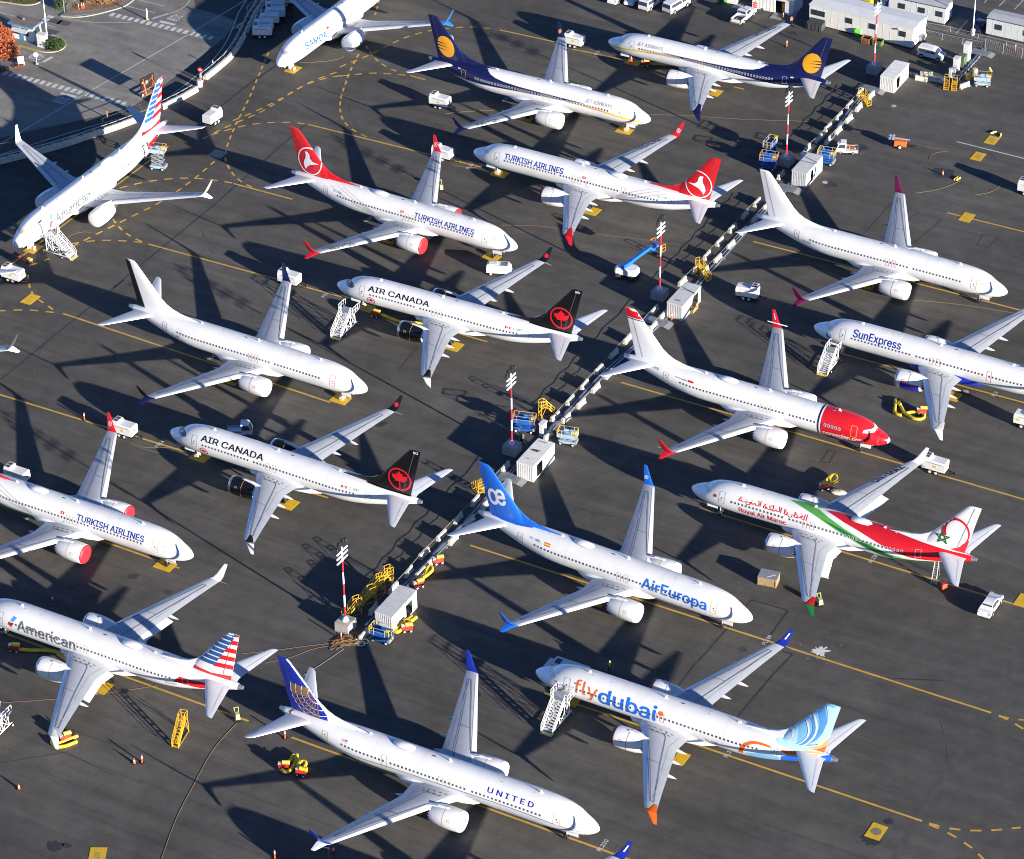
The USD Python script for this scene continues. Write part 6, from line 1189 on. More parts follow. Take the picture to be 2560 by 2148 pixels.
for c in Z7((445,1560),(490,1590),(540,1560)): MB().tube(spline([(c[0]+.45*math.cos(x), c[1]+.45*math.sin(x), .1) for x in np.linspace(0, 6.28, 9)[:-1]], 20, True), .06, 6).build("hose_coil", "off_white", t)
t = thing("drain_grate", "square grey grate set in the apron by the curved dashed line", "grate", q('A',1330,940), -30)
MB().box((0,0,0), (2.3,2.1,.02)).build("frame", "concrete_dark", t)
for k in range(8): MB().box((-.95+.27*k,0,.02), (.14,1.8,.012)).build("bar", "steel_plate", t)
for p, l in ((q('C',1305,647),"pale disc cover on the apron near the yellow steps"),(q('C',885,1113),"pale disc cover beside the corrugated container"),(q('C',1075,890),"small pale disc cover by the utility truck"),(q('F',1745,682),"round pale cover on the apron behind the right edge jet's wing")): t = thing("manhole_cover", l, "cover", p); MB().revolve([(.42,0),(.42,.015),(.001,.02)], 'z', (0,0,0), 16).build("disc", "concrete", t)
# crate, ladder, bin
t = thing("wooden_crate", "big wooden crate with a grey lid left of the green tipped wing", "crate", q('I',541,72), -20)
for sy in (-1, 1):
    for k in range(9): MB().box((-1.06+.265*k, sy*.82, .1), (.255,.05,1.15+.02*(k % 3))).build("plank", "crate_wood", t)
    for z in (.12, 1.12): MB().box((0, sy*.86, z), (2.4,.05,.14)).build("batten", "crate_wood", t)
    for x in (-1.12, 1.12): MB().box((x, sy*.87, .05), (.14,.06,1.25)).build("corner_post", "crate_wood", t)
for sx in (-1, 1):
    for k in range(6): MB().box((sx*1.17, -.68+.272*k, .1), (.05,.262,1.16)).build("plank", "crate_wood", t)
MB().box((0,0,1.30), (2.46,1.82,.04)).build("lid", "crate_top", t); MB().box((.35,-.25,1.342), (1.2,.1,.012), 40).build("tape", "sign_white", t)
for y in (-.6, 0, .6): MB().box((0,y,0), (2.3,.12,.1)).build("skid", "crate_wood", t)
t = thing("step_ladder", "tall aluminium ladder under the sash jet's tail", "ladder", at(2280+405*.13333, 1380+600*.13333), -20)
for sx in (-.32, .32): MB().bar((sx,-.1,0), (sx*.75,1.0,2.75), .07).build("rail", "container_white", t); MB().bar((sx,1.9,0), (sx*.75,1.05,2.7), .05).build("back_leg", "galvanised", t)
for k in range(9): f = (k+.6)/9.5; MB().bar((-.32+.08*f,-.1+1.1*f,2.75*f), (.32-.08*f,-.1+1.1*f,2.75*f), .07, .05).build("rung", "galvanised", t)
t = thing("red_bin", "bright red bin beside the ladder under the sash jet's tail", "bin", at(2280+595*.13333, 1380+700*.13333), 20)
MB().box((0,0,0), (.6,.5,.85), top=(1.08,1.08)).build("body", "cone_orange", t); MB().box((0,0,.85), (.7,.6,.08), top=(.8,.8)).build("lid", "heater_red", t)

# ---------------------------------------------------------------- buildings and clutter at the upper right
def trailer(label, a, b, c, H, roof, mat, wins, z0=.45, panels=10):
    """Office trailer over the corners a (front left), b (front right), c (back right)."""
    L, W = np.linalg.norm(b-a), np.linalg.norm(c-b); t = thing("office_trailer", label, "trailer", a, heading(a, b))
    MB().box((L/2,W/2,z0), (L,W,H-z0)).build("wall", mat, t); MB().box((L/2,W/2,.0), (L-.3,W-.3,z0)).build("skirting", "dark_grey", t)
    r = MB().loft([[(x,-.08,H),(x,W/2,H+.22),(x,W+.08,H),(x,W/2,H-.02)] for x in (-.08,L+.08)]).build("roof", roof, t); MB().box((L/2,-.09,H-.1), (L+.2,.03,.14)).box((L+.09,W/2,H-.1), (.03,W+.1,.14)).build("trim", mat if "cream" in mat else "trim_dark", r)
    for k in range(1, panels): MB().box((L*k/panels,-.008,z0), (.02,.02,H-z0-.12)).build("panel_joint", "trailer_grey" if "cream" in mat else "clay", t)
    for x in wins:
        w = MB().box((x,-.03,H-1.75), (1.15,.06,.95)).build("window", "trim_dark", t); MB().box((x-.27,-.066,H-1.69), (.46,.012,.83)).build("pane", "glass_pane", w); MB().box((x+.27,-.066,H-1.69), (.46,.012,.83)).build("pane", "glass_pane", w)
    return t, L, W
t, L, W = trailer("long cream office trailer behind the navy fin", Z1((152,215))[0], Z1((1085,447))[0], Z1((1165,322))[0], 3.6, "trailer_roof", "trailer_cream", (1.0,2.25,7.2,11.4,16.8), .25, 14)
MB().box((L+.02,W*.6,.3), (.05,.95,2.1)).build("door", "trailer_grey", t); MB().box((L-2.6,-.1,H_ := 2.9), (.35,.3,.25)).build("wall_lamp", "galvanised", t)
a = Z1((870,130))[0]; b = Z1((1378,240))[0]; t, L, W = trailer("grey office trailer with three windows behind the cream one", a, b, b+np.array([math.cos(math.radians(61)), math.sin(math.radians(61))])*3.3, 3.3, "roof_grey", "trailer_grey", (2.3,5.8,8.9))
a = Z1((1752,325))[0]; t, L, W = trailer("grey office trailer cut off by the right edge", a, a+np.array([math.cos(math.radians(-29)), math.sin(math.radians(-29))])*11, a+np.array([math.cos(math.radians(-29)), math.sin(math.radians(-29))])*11+np.array([math.cos(math.radians(61)), math.sin(math.radians(61))])*3.5, 3.3, "roof_grey", "trailer_grey", (2.1,7.0))
t = thing("store_shed", "pale metal shed with a dark open door at the top edge", "shed", Z2((1375,78))[0], -27)
for k in range(13): MB().box((.16+.32*k,0,0), (.29,.08 if k % 2 else .12,3.0)).build("wall_panel", "container_white", t)
MB().box((5.0,0,2.3), (1.7,.1,.7)).build("lintel", "container_grey", t); MB().box((6.6,0,0), (1.5,.1,3.0)).build("wall_panel", "container_grey", t); MB().box((7.35,2,0), (.1,4,3.0)).build("side_wall", "container_grey", t); MB().box((0,2,0), (.1,4,3.0)).build("side_wall", "container_white", t); MB().box((3.7,4,0), (7.4,.1,3.0)).build("back_wall", "container_grey", t); MB().box((3.7,2,3.0), (7.6,4.2,.1)).build("roof", "roof_grey", t); MB().box((5.0,-1.1,.0), (1.9,2.2,.06)).build("ramp", "concrete_dark", t); MB().box((5.4,1.2,.0), (.9,.6,1.6)).build("stored_box", "rail_yellow", t)
for k, (x, m) in enumerate(((1400,"cone_orange"),(1440,"sign_white"),(1480,"cone_orange"))):
    t = thing("folded_barricade", ["orange barricade leaning at the shed","white barricade leaning at the shed","second orange barricade leaning at the shed, nearer its door"][k], "barricade", Z2((x,92))[0], -25)
    for j in range(3): MB().box((0,.04*j,.25+.35*j), (1.0,.04,.22)).build("board", m, t)
    for x2 in (-.4, .4): MB().bar((x2,-.1,0), (x2,.1,1.3), .05).build("leg", "sign_white", t)
t = thing("skip_trailer", "pale shed end and gear at the top edge left of the pickup", "shed", Z2((1150,35))[0], -27)
MB().box((0,1,0), (2.2,2,2.2)).build("body", "container_white", t); MB().box((.1,1,2.2), (2.4,2.2,.1)).build("roof", "trailer_roof", t); MB().box((1.6,-.6,.0), (1.6,1.6,.06)).build("ramp", "concrete_dark", t); MB().box((-1.6,.3,0), (.7,.6,1.1)).build("drum_rack", "lift_blue", t); MB().box((-2.7,.4,0), (.8,.5,1.2)).build("machine", "machine_yellow", t); MB().box((-.7,-.2,0), (.5,.3,1.3)).build("locker", "green_bright", t)
for p, l, m, d in [(Z1((215,262))[0],"dark steel dumpster at the cream trailer's left end","bin_dark",(2.6,1.5,1.35)),(Z1((672,385))[0],"rusty brown open skip before the cream trailer","bin_brown",(1.5,1.2,1.0)),(Z1((775,408))[0],"green open skip beside the brown one","bin_green",(1.6,1.2,1.0))]:
    t = thing("dumpster", l, "dumpster", p, -29); L, W, H = d; f = 1 if "dark" in l else 0
    for sy in (-1, 1): MB().box((0,sy*W/2,.1), (L,.08,H-.1-.25*f*(sy < 0))).build("side", m, t)
    for sx in (-1, 1): MB().box((sx*L/2,0,.1), (.08,W,H-.15)).build("end", m, t)
    MB().box((0,0,.1), (L,W,.06)).build("floor", m, t)
    for k in range(4): MB().box((-L/2+L*(k+.5)/4,-W/2-.05,.1), (.1,.08,H-.4)).build("rib", m, t)
    if f:
        for sx in (-1, 1): MB().loft([[(sx*L/4-.6,-W/2-.05,H-.22),(sx*L/4+.6,-W/2-.05,H-.22),(sx*L/4+.6,-W/2-.05,H-.16),(sx*L/4-.6,-W/2-.05,H-.16)],[(sx*L/4-.6,W/2,H+.12),(sx*L/4+.6,W/2,H+.12),(sx*L/4+.6,W/2,H+.18),(sx*L/4-.6,W/2,H+.18)]]).build("lid", "bin_dark", t)
t = thing("wheeled_bin", "bright green wheeled bin standing before the cream trailer", "bin", Z1((595,325))[0], -20); MB().box((0,0,.1), (.85,.7,1.0), top=(1.15,1.15)).build("body", "green_bright", t); MB().box((0,0,1.1), (1.05,.9,.2), top=(.7,.6)).build("lid", "green_bright", t); wheel(t, -.3, -.36, .15, .1); wheel(t, .3, -.36, .15, .1)
for p, l, m, d in [(Z1((1580,545))[0],"tall white switch cabinet, tallest of the group by the fence","container_white",(1.2,.9,2.9)),(Z1((1535,592))[0],"green electrical cabinet between two pale ones","cabinet_green",(1.3,1.1,1.7)),(Z1((1485,640))[0],"pale switch cabinet before the green one","container_white",(1.1,.8,2.2)),(Z1((1432,700))[0],"slim grey cabinet pair nearest the yellow steps","container_grey",(.5,.4,1.4)),(Z1((1465,690))[0],"slim grey cabinet right of its twin near the yellow steps","container_grey",(.5,.4,1.2))]:
    t = thing("switch_cabinet", l, "cabinet", p, 60.7); w, dd, h = d; MB().box((0,0,0), (w+.1,dd+.1,.1)).build("plinth", "concrete", t); MB().box((0,0,.1), (w,dd,h)).build("case", m, t); MB().box((0,0,h+.1), (w+.12,dd+.14,.08)).build("canopy", m, t)
    for sx in (-1, 1): MB().box((sx*w/4,-dd/2-.012,.2), (w/2-.04,.022,h-.25)).build("door", m, t)
for p, l, m in [(Z1((1595,720))[0],"yellow drum beside the pale blue lift","rail_yellow"),(Z1((1655,678))[0],"cream drum behind the pale blue lift","wrap_beige")]: t = thing("drum", l, "drum", p); MB().revolve([(.001,0),(.42,0),(.44,.3),(.42,.35),(.44,.65),(.42,.7),(.42,1.05),(.38,1.1),(.001,1.08)], 'z', (0,0,0), 16).build("barrel", m, t, 40)
for k, (p, rr) in enumerate(zip(Z1((1215,690),(1170,730),(1560,790)), (-10,-25,35))): dup(proto, p, rr, ["concrete block on the duct between container and yellow steps","concrete block below the duct's block near the furthest container","concrete block by the right yellow steps"][k], "spare concrete blocks at the upper right")
t = thing("folded_mat", "round beige cover lying behind the white van", "cover", Z1((1215,415))[0], 0); MB().revolve([(.001,.25),(.7,.22),(1.0,.1),(1.05,.0)], 'z', (0,0,0), 14).build("sheet", "tarp", t, 40)
t = thing("gas_tank", "pale tank at the end of the cream trailer", "tank", Z1((1175,370))[0], 60.7); MB().revolve([(.001,-1.0),(.35,-.95),(.5,-.7),(.5,.7),(.35,.95),(.001,1.0)], 'x', (0,0,.75), 14).build("vessel", "off_white", t, 40)
for x in (-.6, .6): MB().box((x,0,0), (.15,.6,.35)).build("cradle", "concrete_dark", t)
t = thing("dump_truck", "yellow heavy machine at the top edge behind the trailers", "machine", Z1((680,60))[0], 61)
MB().box((0,0,.8), (3.2,2.4,1.6), top=(1.0,.95)).build("body", "machine_yellow", t); MB().box((-1.62,0,1.4), (.03,1.5,.4)).build("black_plate", "black", t); MB().box((1.9,0,.9), (1.2,2.2,2.0), top=(.8,.9)).build("cab", "machine_yellow", t)
for x in (-1.0, 1.6):
    for sy in (-1.1, 1.1): wheel(t, x, sy, .55, .4, "rubber", "machine_yellow")
t = thing("portable_toilet", "blue portable toilet between the trailers at the top edge", "toilet", Z1((832,95))[0], 61); MB().box((0,0,0), (1.15,1.15,2.0)).build("cabin", "toilet_blue", t); MB().box((0,0,2.0), (1.2,1.2,.3), top=(.7,.8)).build("roof", "sky_light", t); MB().box((-.58,0,.1), (.02,.7,1.8)).build("door", "sign_white", t); MB().box((0,0,-.0), (1.25,1.25,.08)).build("base", "dark_grey", t)
t = thing("lamp_post", "pale lamp post with a blue banner on a cream base at the upper right", "lamp post", Z1((1635,315))[0], 0); MB().revolve([(.36,0),(.36,1.0),(.30,1.05),(.001,1.05)], 'z', (0,0,0), 14).build("base", "barrier_cream", t, 40); MB().cyl((0,0,1.0), (0,0,8.5), .10, 10).build("pole", "mast_white", t); MB().box((.1,0,6.1), (.45,.05,1.4)).build("banner", "royal_blue", t); MB().box((0,0,8.45), (.9,.3,.14)).build("lamp_head", "galvanised", t)
def fence(label, pts, h=1.9, mat="fence_steel", step=3.0, wires=True):
    t = thing("chain_fence", label, "fence"); mk = MB(); ls = LineString([tuple(p) for p in pts]); n = max(2, int(ls.length/step)+1); P_ = [np.array(ls.interpolate(d).coords[0]) for d in np.linspace(0, ls.length, n)]
    for p in P_: MB().cyl((*p,0), (*p,h), .04, 6).build("post", mat, t)
    r = MB()
    for a, b in zip(P_[:-1], P_[1:]):
        r.bar((*a,h-.03), (*b,h-.03), .05)
        if wires:
            for k in range(9): f = (k+.5)/9; c = a+(b-a)*f; mk.bar((*c,.08), (*(a+(b-a)*min(1,f+.12)),h-.05), .012).bar((*c,.08), (*(a+(b-a)*max(0,f-.12)),h-.05), .012)
            for z in (.12, .9): mk.bar((*a,z), (*b,z), .014)
    r.build("top_rail", mat, t)
    if wires: mk.build("wire_mesh", mat, t, kind="stuff")
fence("chain link fence between the apron and the car park", [np.array(x) for x in Z1((1175,320),(1440,385),(1735,440))], 1.2); fence("chain link fence with a gate at the right edge", [np.array(x) for x in Z1((1745,445),(1780,460),(1970,505),(2250,570))], 1.9)
fence("low guard rail behind the cream trailer", [np.array(x) for x in Z1((1165,245),(1430,290),(1760,378),(2200,480))], 1.0, step=4)

# ---------------------------------------------------------------- road side: barriers, booth, tree, signs
def road_barrier(label, a, b, group):
    L = np.linalg.norm(b-a)-.06; t = thing("road_barrier", label, "barrier", (a+b)/2, heading(a, b), group)
    MB().box((0,0,0), (L,.62,.22)).box((0,0,.22), (L,.5,.68), top=(1,.8)).build("block", "barrier_cream", t)
    for x in (-L/4, L/4): MB().box((x,0,.9), (.35,.3,.05)).build("lifting_lug", "concrete_dark", t)
    return t
rb = 0
for xy, nm in [([(-60,1012),(100,975),(250,935),(400,893),(520,853),(640,812),(760,772),(835,742)],"left of the striped fin"),([(990,668),(1060,636),(1130,598),(1205,556)],"right of the striped fin"),([(1255,488),(1305,448),(1350,412),(1400,368),(1440,315),(1475,262),(1500,215),(1520,172),(1540,125),(1565,85),(1600,35),(1650,-20)],"curving past the row of generators")]:
    c = spline(Q('A', *xy), 200); ls = LineString(c); n = int(round(ls.length/3.7))
    for k in range(n):
        a, b = (np.array(ls.interpolate(ls.length*j/n).coords[0]) for j in (k, k+1)); kk = n-1-k if nm.startswith("left") else k; frm = "the striped fin" if "fin" in nm else "the no entry sign"; road_barrier(f"{ORD[kk]} cream concrete barrier {nm.split()[0]} from {frm}", a, b, f"concrete barriers in the line {nm}")
        d = (b-a)/np.linalg.norm(b-a); o = np.array([-d[1], d[0]]); o = o if o@np.array([-1, 1]) > 0 else -o; t = thing("barrier_rack", f"low pale rail behind the {ORD[kk]} barrier {nm.split()[0]} from {frm}", "rail", (a+b)/2+o*1.05, heading(a, b), f"rails behind the barriers {nm}"); L = np.linalg.norm(b-a)-.1
        MB().bar((-L/2,0,.72), (L/2,0,.72), .12).bar((-L/2,0,.3), (L/2,0,.3), .08).build("rail", "barrier_cream", t)
        for x in (-L/2+.1, 0, L/2-.1): MB().box((x,0,0), (.12,.35,.75)).build("foot", "concrete", t)
fence("dark post and wire fence on the road side of the barriers at left", Q('A',(-40,925),(250,868),(500,800),(700,738),(860,672)), 1.1, "dark_grey", 3.2, False)
t = thing("guard_booth", "small white and blue guard booth with a flat brown roof", "booth", at(69,94), -28)
MB().box((0,0,.12), (4.0,2.5,2.55)).build("wall", "sign_white", t); MB().box((0,0,2.67), (5.0,3.3,.32)).build("fascia", "booth_blue", t); MB().box((0,0,2.99), (4.8,3.1,.04)).build("roof", "roof_felt", t); MB().box((-.6,.2,3.03), (.25,.25,.3)).build("roof_vent", "galvanised", t)
for x, w in ((-1.2,1.3),(.5,1.5)):
    f = MB().box((x,-1.27,1.0), (w,.04,1.35)).build("window", "trim_dark", t); MB().box((x,-1.295,1.06), (w-.16,.012,1.2)).build("pane", "glass_pane", f)
f = MB().box((2.02,.2,1.0), (.04,1.3,1.3)).build("window", "trim_dark", t); MB().box((2.045,.2,1.06), (.012,1.1,1.15)).build("pane", "glass_pane", f); MB().box((-.15,-1.28,.14), (.8,.05,2.0)).build("door", "booth_blue", t)
MB().loft([[(x,-1.3,2.2),(x,-2.2,1.95),(x,-2.2,1.9),(x,-1.3,2.1)] for x in (-1.8,1.4)]).build("awning", "trailer_grey", t)
t = thing("utility_hutch", "white box cabinet between the guard booth and the round bush", "cabinet", at(108,117), -28); MB().box((0,0,.12), (1.5,1.1,2.2)).build("case", "sign_white", t); MB().box((0,0,2.32), (1.6,1.2,.08)).build("lid", "off_white", t); MB().box((-.2,-.56,.3), (.9,.02,1.7)).build("door", "off_white", t)
t = thing("street_lamp", "tall pale lamp pole beside the guard booth", "lamp post", at(118,96), 0); MB().tube([(0,0,.12),(0,0,4),(0,0,8.5)], [.12,.10,.08], 10).build("pole", "mast_white", t); MB().bar((0,0,8.4), (1.6,0,8.7), .08).build("arm", "mast_white", t); MB().box((1.8,0,8.6), (.8,.3,.14)).build("lamp_head", "galvanised", t)
def leafy(name, label, cat, base, centers, n, size, mats, trunk_h=None, seed=1, squash=1.0):
    r = np.random.default_rng(seed); t = thing(name, label, cat, base)
    if trunk_h:
        MB().tube([(0,0,0),(.05,.02,trunk_h*.5),(0,.1,trunk_h)], [.2,.15,.1], 8).build("trunk", "bark", t)
        for k in range(7): a = k*.9; MB().tube([(0,.05,trunk_h*(.45+.07*k)),(1.0*math.cos(a),1.0*math.sin(a),trunk_h*(.75+.06*k)),(1.7*math.cos(a),1.7*math.sin(a),trunk_h*(.95+.08*k))], [.08,.05,.02], 5).build("limb", "bark", t)
    for part, mat in mats:
        V, F, k0 = [], [], 0
        for c, R in centers:
            d = r.normal(size=(n, 3)); d /= np.linalg.norm(d, axis=1, keepdims=True); P_ = np.array(c)+d*R*(r.random((n,1))**.38)*[1,1,squash]; P_ = P_[P_[:,2] > .15]
            u = r.normal(size=(len(P_),3)); u /= np.linalg.norm(u, axis=1, keepdims=True); w = np.cross(u, r.normal(size=(len(P_),3))); w /= np.linalg.norm(w, axis=1, keepdims=True); s = size*(.6+.8*r.random((len(P_),1)))
            V.append(np.stack([P_-u*s, P_-w*s*.6, P_+u*s, P_+w*s*.6], 1).reshape(-1, 3)); i = np.arange(len(P_))*4+k0; F.append(np.stack([i, i+1, i+2, i+3], 1)); k0 += len(P_)*4
        obj(part, (np.vstack(V), np.vstack(F)), mat, t, kind="stuff")
    return t
R3 = np.random.default_rng(5)
leafy("maple_tree", "tree with rust orange autumn leaves at the left edge", "tree", at(0,178), [((2.2*math.cos(a)*f, 2.2*math.sin(a)*f, 3.4+1.25*z), rr*1.2) for a, f, z, rr in [(0,.0,3.2,1.3),(0,1,.2,1.2),(1.1,1.1,.9,1.3),(2.2,1,.1,1.2),(3.3,1.1,.8,1.3),(4.4,1,.0,1.2),(5.4,1.1,.7,1.2),(.6,.7,2.0,1.2),(2.6,.7,2.2,1.3),(4.6,.6,2.0,1.2),(0,.0,1.2,1.5)]], 620, .17, [("crown", "leaf_rust")], 4.6, 3)
leafy("round_bush", "round clipped green bush at the end of the booth island", "bush", at(138,122), [((x,y,z), rr) for x, y, z, rr in [(-.9,0,.8,.9),(0,.2,1.0,1.1),(.9,0,.8,.9),(.2,-.7,.7,.9),(-.4,.7,.8,.9),(.8,.6,.7,.8)]], 700, .10, [("foliage", "hedge_green")], None, 8)
leafy("hedge", "dark green hedge at the end of the road side fence", "bush", Z3((765,90))[0], [((x,y,z), .9) for x, y, z in [(0,0,1.0),(.2,.9,1.3),(.1,1.8,1.2),(-.2,-.5,.7)]], 600, .11, [("foliage", "hedge_green")], None, 9)
leafy("brushwood", "heap of tan leafless brush behind the road side fence", "bush", Z3((1270,40))[0], [((x,y,.4), .9) for x, y in [(-2.2,.2),(-1,0),(0,.5),(1.2,.2),(2.2,.9),(.5,-.3),(-1.6,1.2)]], 260, .14, [("foliage", "twig_tan")], None, 10, .7)
leafy("ground_shrubs", "low green shrubs on the verge at the top left corner", "bush", Z3((260,10))[0], [((x,y,.25), .7) for x, y in [(-3,.5),(-2,0),(-1,.3),(0,0),(1,.3),(2,.6),(-2.5,1.5),(-.5,1.5),(1,1.6)]], 220, .12, [("foliage", "verge")], None, 11, .6)
fence("tall chain link fence at the top left above the orange cones", [np.array(x) for x in Z3((805,160),(975,45),(1060,-10))], 2.6, step=2.2)
t = thing("message_board", "black message board on an orange trailer frame, seen from behind", "message board", q('A',905,570), heading(q('A',857,565), q('A',945,520)))
MB().box((0,0,1.1), (2.9,.16,2.0)).build("panel", "board_black", t)
fr = MB().bar((-1.0,-.12,1.1), (-1.0,-.12,3.0), .1).bar((1.0,-.12,1.1), (1.0,-.12,3.0), .1).bar((-1.2,-.9,.5), (-.9,-.14,2.4), .08).bar((1.2,-.9,.5), (.9,-.14,2.4), .08).bar((-1.3,-.9,.5), (1.3,-.9,.5), .12).bar((-1.3,.5,.5), (1.3,.5,.5), .12).bar((-1.3,-.9,.5), (-1.3,.5,.5), .12).bar((1.3,-.9,.5), (1.3,.5,.5), .12).bar((0,-.9,.5), (0,-2.4,.45), .12).bar((-1.1,-.15,1.4), (1.1,-.15,2.7), .06); fr.build("frame", "frame_orange", t)
MB().box((-.3,-.14,1.9), (.5,.1,.6)).build("battery_box", "steel_plate", t); MB().box((-1.1,-.095,2.2), (.3,.03,.3)).build("label_plate", "rail_yellow", t)
wheel(t, -1.45, -.2, .32, .2); wheel(t, 1.45, -.2, .32, .2)
t = thing("sign_barrel", "no entry sign standing by a pale barrel in the gap of the barriers", "sign", Z4((662,1190))[0], -20); MB().revolve([(.001,0),(.48,0),(.48,.95),(.40,1.05),(.001,1.05)], 'z', (0,0,0), 14).build("barrel", "off_white", t, 40); MB().cyl((.25,0,1.0), (.28,0,3.0), .04, 8).build("post", "galvanised", t)
s = MB().revolve([(.001,-.02),(.42,-.02),(.42,.02),(.001,.02)], 'y', (.28,-.06,3.0), 20).build("disc", "sign_red", t); MB().box((.28,-.09,2.93), (.55,.01,.14)).build("white_bar", "sign_white", s)
for p, l in ((Z3((1840,245))[0],"white post in a yellow base on the far crosswalk"),(Z3((460,800))[0],"round white sign near the booth's stop line")):
    t = thing("marker_post", l, "post", p); MB().revolve([(.3,0),(.28,.12),(.1,.18)], 'z', (0,0,0), 12).build("base", "kerb_yellow" if "yellow" in l else "concrete", t); MB().cyl((0,0,.1), (0,0,2.0), .12 if "yellow" in l else .05, 10).build("post", "sign_white", t)
    if "round" in l: MB().revolve([(.001,-.02),(.42,-.02),(.42,.02),(.001,.02)], 'y', (0,-.06,1.7), 16).build("disc", "sign_white", t)
t = thing("sandwich_board", "white sandwich board beside the orange tree", "sign", Z3((262,800))[0], 20)
for sy in (-1, 1): MB().loft([[(x,sy*.35,.25),(x,sy*.02,1.35),(x,sy*.06,1.35),(x,sy*.40,.25)] for x in (-.5,.5)]).build("panel", "sign_white", t)
for sx in (-.45, .45):
    for sy in (-.4, .4): MB().bar((sx,sy*1.15,0), (sx,sy,.3), .06).build("leg", "sign_white", t)
t = thing("wooden_post", "short brown post on the road side of the barriers", "post", Z3((1345,1480))[0]); MB().box((0,0,0), (.16,.16,1.4)).build("shaft", "crate_wood", t); MB().box((0,-.1,.95), (.3,.04,.35)).build("plate", "frame_orange", t)
leafy("leaf_litter", "fallen rust leaves on the road below the orange tree", "leaves", Z3((230,850))[0], [((x,y,.2), .5) for x, y in [(0,0),(-1.2,-.6),(.6,.3),(-2.2,-1)]], 60, .09, [("leaves", "leaf_rust")], None, 13, .3)

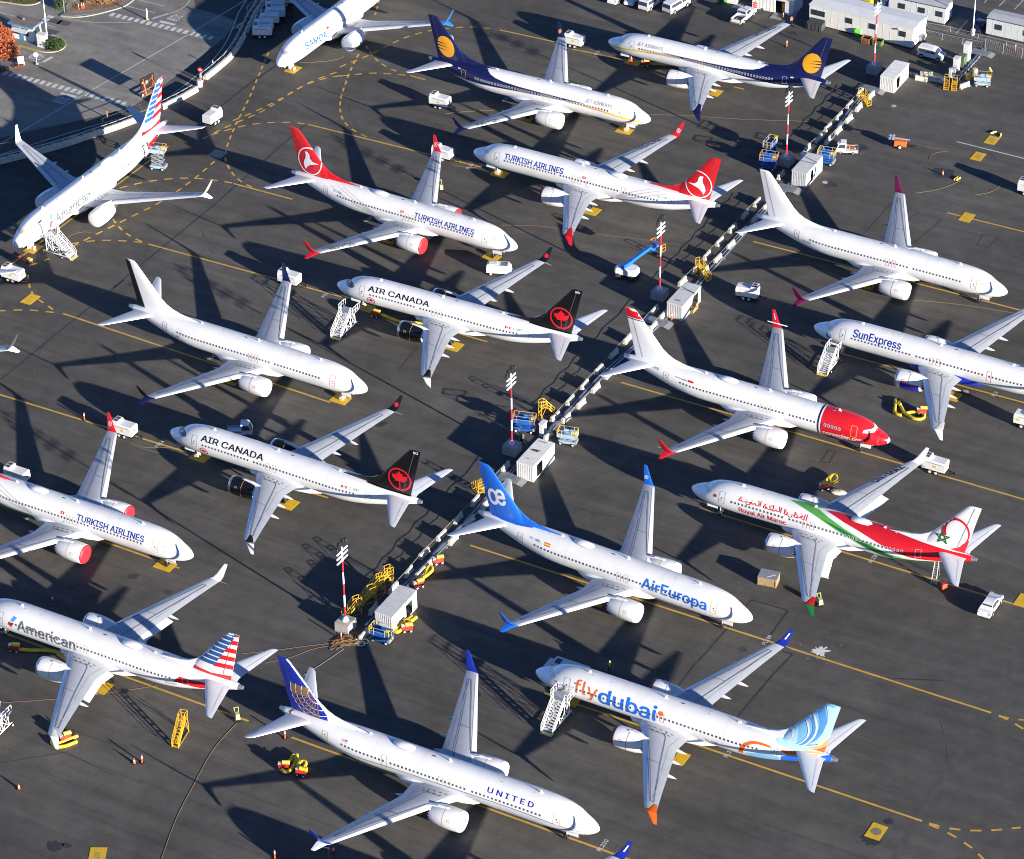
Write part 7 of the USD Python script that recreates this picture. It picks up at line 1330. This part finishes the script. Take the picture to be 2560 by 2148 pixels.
# ---------------------------------------------------------------- people
def person(label, loc, rot, lean=0.0, vest="vest_lime"):
    import manifold3d as m3
    t = thing("person", label, "person", loc, rot)
    J = dict(hipL=(0,.09,.92),hipR=(0,-.09,.92),kneeL=(.04,.10,.50),kneeR=(-.02,-.10,.50),ankL=(.0,.11,.09),ankR=(-.06,-.11,.09),toeL=(.2,.13,.04),toeR=(.14,-.14,.04),waist=(0,0,1.08),chest=(.0,0,1.32),neck=(.01,0,1.50),chin=(.02,0,1.56),shL=(0,.19,1.43),shR=(0,-.19,1.43),elL=(.03,.27,1.16),elR=(.06,-.27,1.16),wrL=(.20,.20,1.02),wrR=(.24,-.18,1.06))
    J = {k: np.array(v, float) for k, v in J.items()}
    for k in J:
        if J[k][2] > .95: J[k][0] += math.sin(lean)*(J[k][2]-.95); J[k][2] = .95+(J[k][2]-.95)*math.cos(lean)
    def bone(bs): return sum_([m3.Manifold.batch_hull([m3.Manifold.sphere(r1, 14).translate(list(J[a])), m3.Manifold.sphere(r2, 14).translate(list(J[b]))]) for a, b, r1, r2 in bs])
    def sum_(l):
        o = l[0]
        for x in l[1:]: o = o+x
        return o
    def fin(man, name, mat, parent):
        x = man.refine_to_length(.05).to_mesh(); tm = trimesh.Trimesh(x.vert_properties[:, :3], x.tri_verts, process=True); trimesh.smoothing.filter_taubin(tm, iterations=6); return obj(name, tm, mat, parent, True)
    head = m3.Manifold.sphere(.105, 18).scale([1.0,.82,1.18]).translate([*(J["chin"]+[.02,0,.11])])
    nose = m3.Manifold.sphere(.02, 8).translate([*(J["chin"]+[.125,0,.10])]); ears = sum_([m3.Manifold.sphere(.025, 8).translate([*(J["chin"]+[.0,y,.11])]) for y in (-.09,.09)])
    hands = []
    for s, w in ((1,"wrL"),(-1,"wrR")):
        p = J[w]; hands.append(m3.Manifold.batch_hull([m3.Manifold.sphere(.032, 8).translate([*p]), m3.Manifold.sphere(.036, 8).translate([*(p+[.07,0,-.02])])]))
        for k in range(4): a = p+[.08,(k-1.5)*.02,-.02]; b_ = a+[.045+.006*(k in (1,2)),0,-.03]; c = b_+[.02,0,-.035]; hands += [m3.Manifold.batch_hull([m3.Manifold.sphere(.009, 6).translate([*x]), m3.Manifold.sphere(.0085, 6).translate([*y])]) for x, y in ((a,b_),(b_,c))]
        a = p+[.03,-s*.03,0]; hands.append(m3.Manifold.batch_hull([m3.Manifold.sphere(.011, 6).translate([*a]), m3.Manifold.sphere(.009, 6).translate([*(a+[.05,-s*.035,-.01])])]))
    body = bone([("hipL","kneeL",.085,.06),("hipR","kneeR",.085,.06),("kneeL","ankL",.058,.042),("kneeR","ankR",.058,.042),("ankL","toeL",.045,.03),("ankR","toeR",.045,.03),("hipL","hipR",.11,.11),("waist","hipL",.12,.10),("waist","hipR",.12,.10),("waist","chest",.125,.13),("chest","shL",.12,.075),("chest","shR",.12,.075),("chest","neck",.11,.055),("neck","chin",.055,.06),("shL","elL",.06,.045),("shR","elR",.06,.045),("elL","wrL",.044,.03),("elR","wrR",.044,.03)])+head+nose+ears
    b = fin(body, "body", "trousers", t)
    fin(sum_(hands)+sum_([m3.Manifold.sphere(.034, 8).translate([*J[w]]) for w in ("wrL","wrR")]), "hands", "skin", b); fin(m3.Manifold.sphere(.112, 16).scale([1.0,.84,1.16]).translate([*(J["chin"]+[.022,0,.108])])+nose, "face", "skin", b)
    fin(m3.Manifold.sphere(.122, 14).scale([1.02,.9,1.0]).translate([*(J["chin"]+[.005,0,.165])]), "hard_hat", "sign_white", b)
    fin(bone([("waist","chest",.15,.155),("chest","shL",.15,.10),("chest","shR",.15,.10)]), "vest", vest, b)
    return t
person("person in a lime vest standing behind the orange lettered jet's nose", at(1320+1055*.19296, 1540+735*.19296), -60)
person("person in a lime vest bending over behind the pale blue lift", Z1((1805,700))[0], 150, .7)

t = thing("service_truck", "pale box truck mostly hidden behind the orange lettered jet's nose", "truck", atz(1426,1664,2.55), 151)
MB().box((0,0,.5), (4.4,1.6,2.05)).build("box_body", "trailer_grey", t); MB().box((0,0,2.55), (4.5,1.7,.06)).build("roof", "trailer_cream", t); MB().box((1.6,0,2.61), (.7,.9,.03)).build("roof_hatch", "dark_grey", t); MB().box((2.75,0,.45), (1.1,2.0,1.5), top=(.75,.92)).build("cab", "car_white", t)
for x in (-1.4, 2.3):
    for sy in (-.95, .95): wheel(t, x, sy, .42, .28)
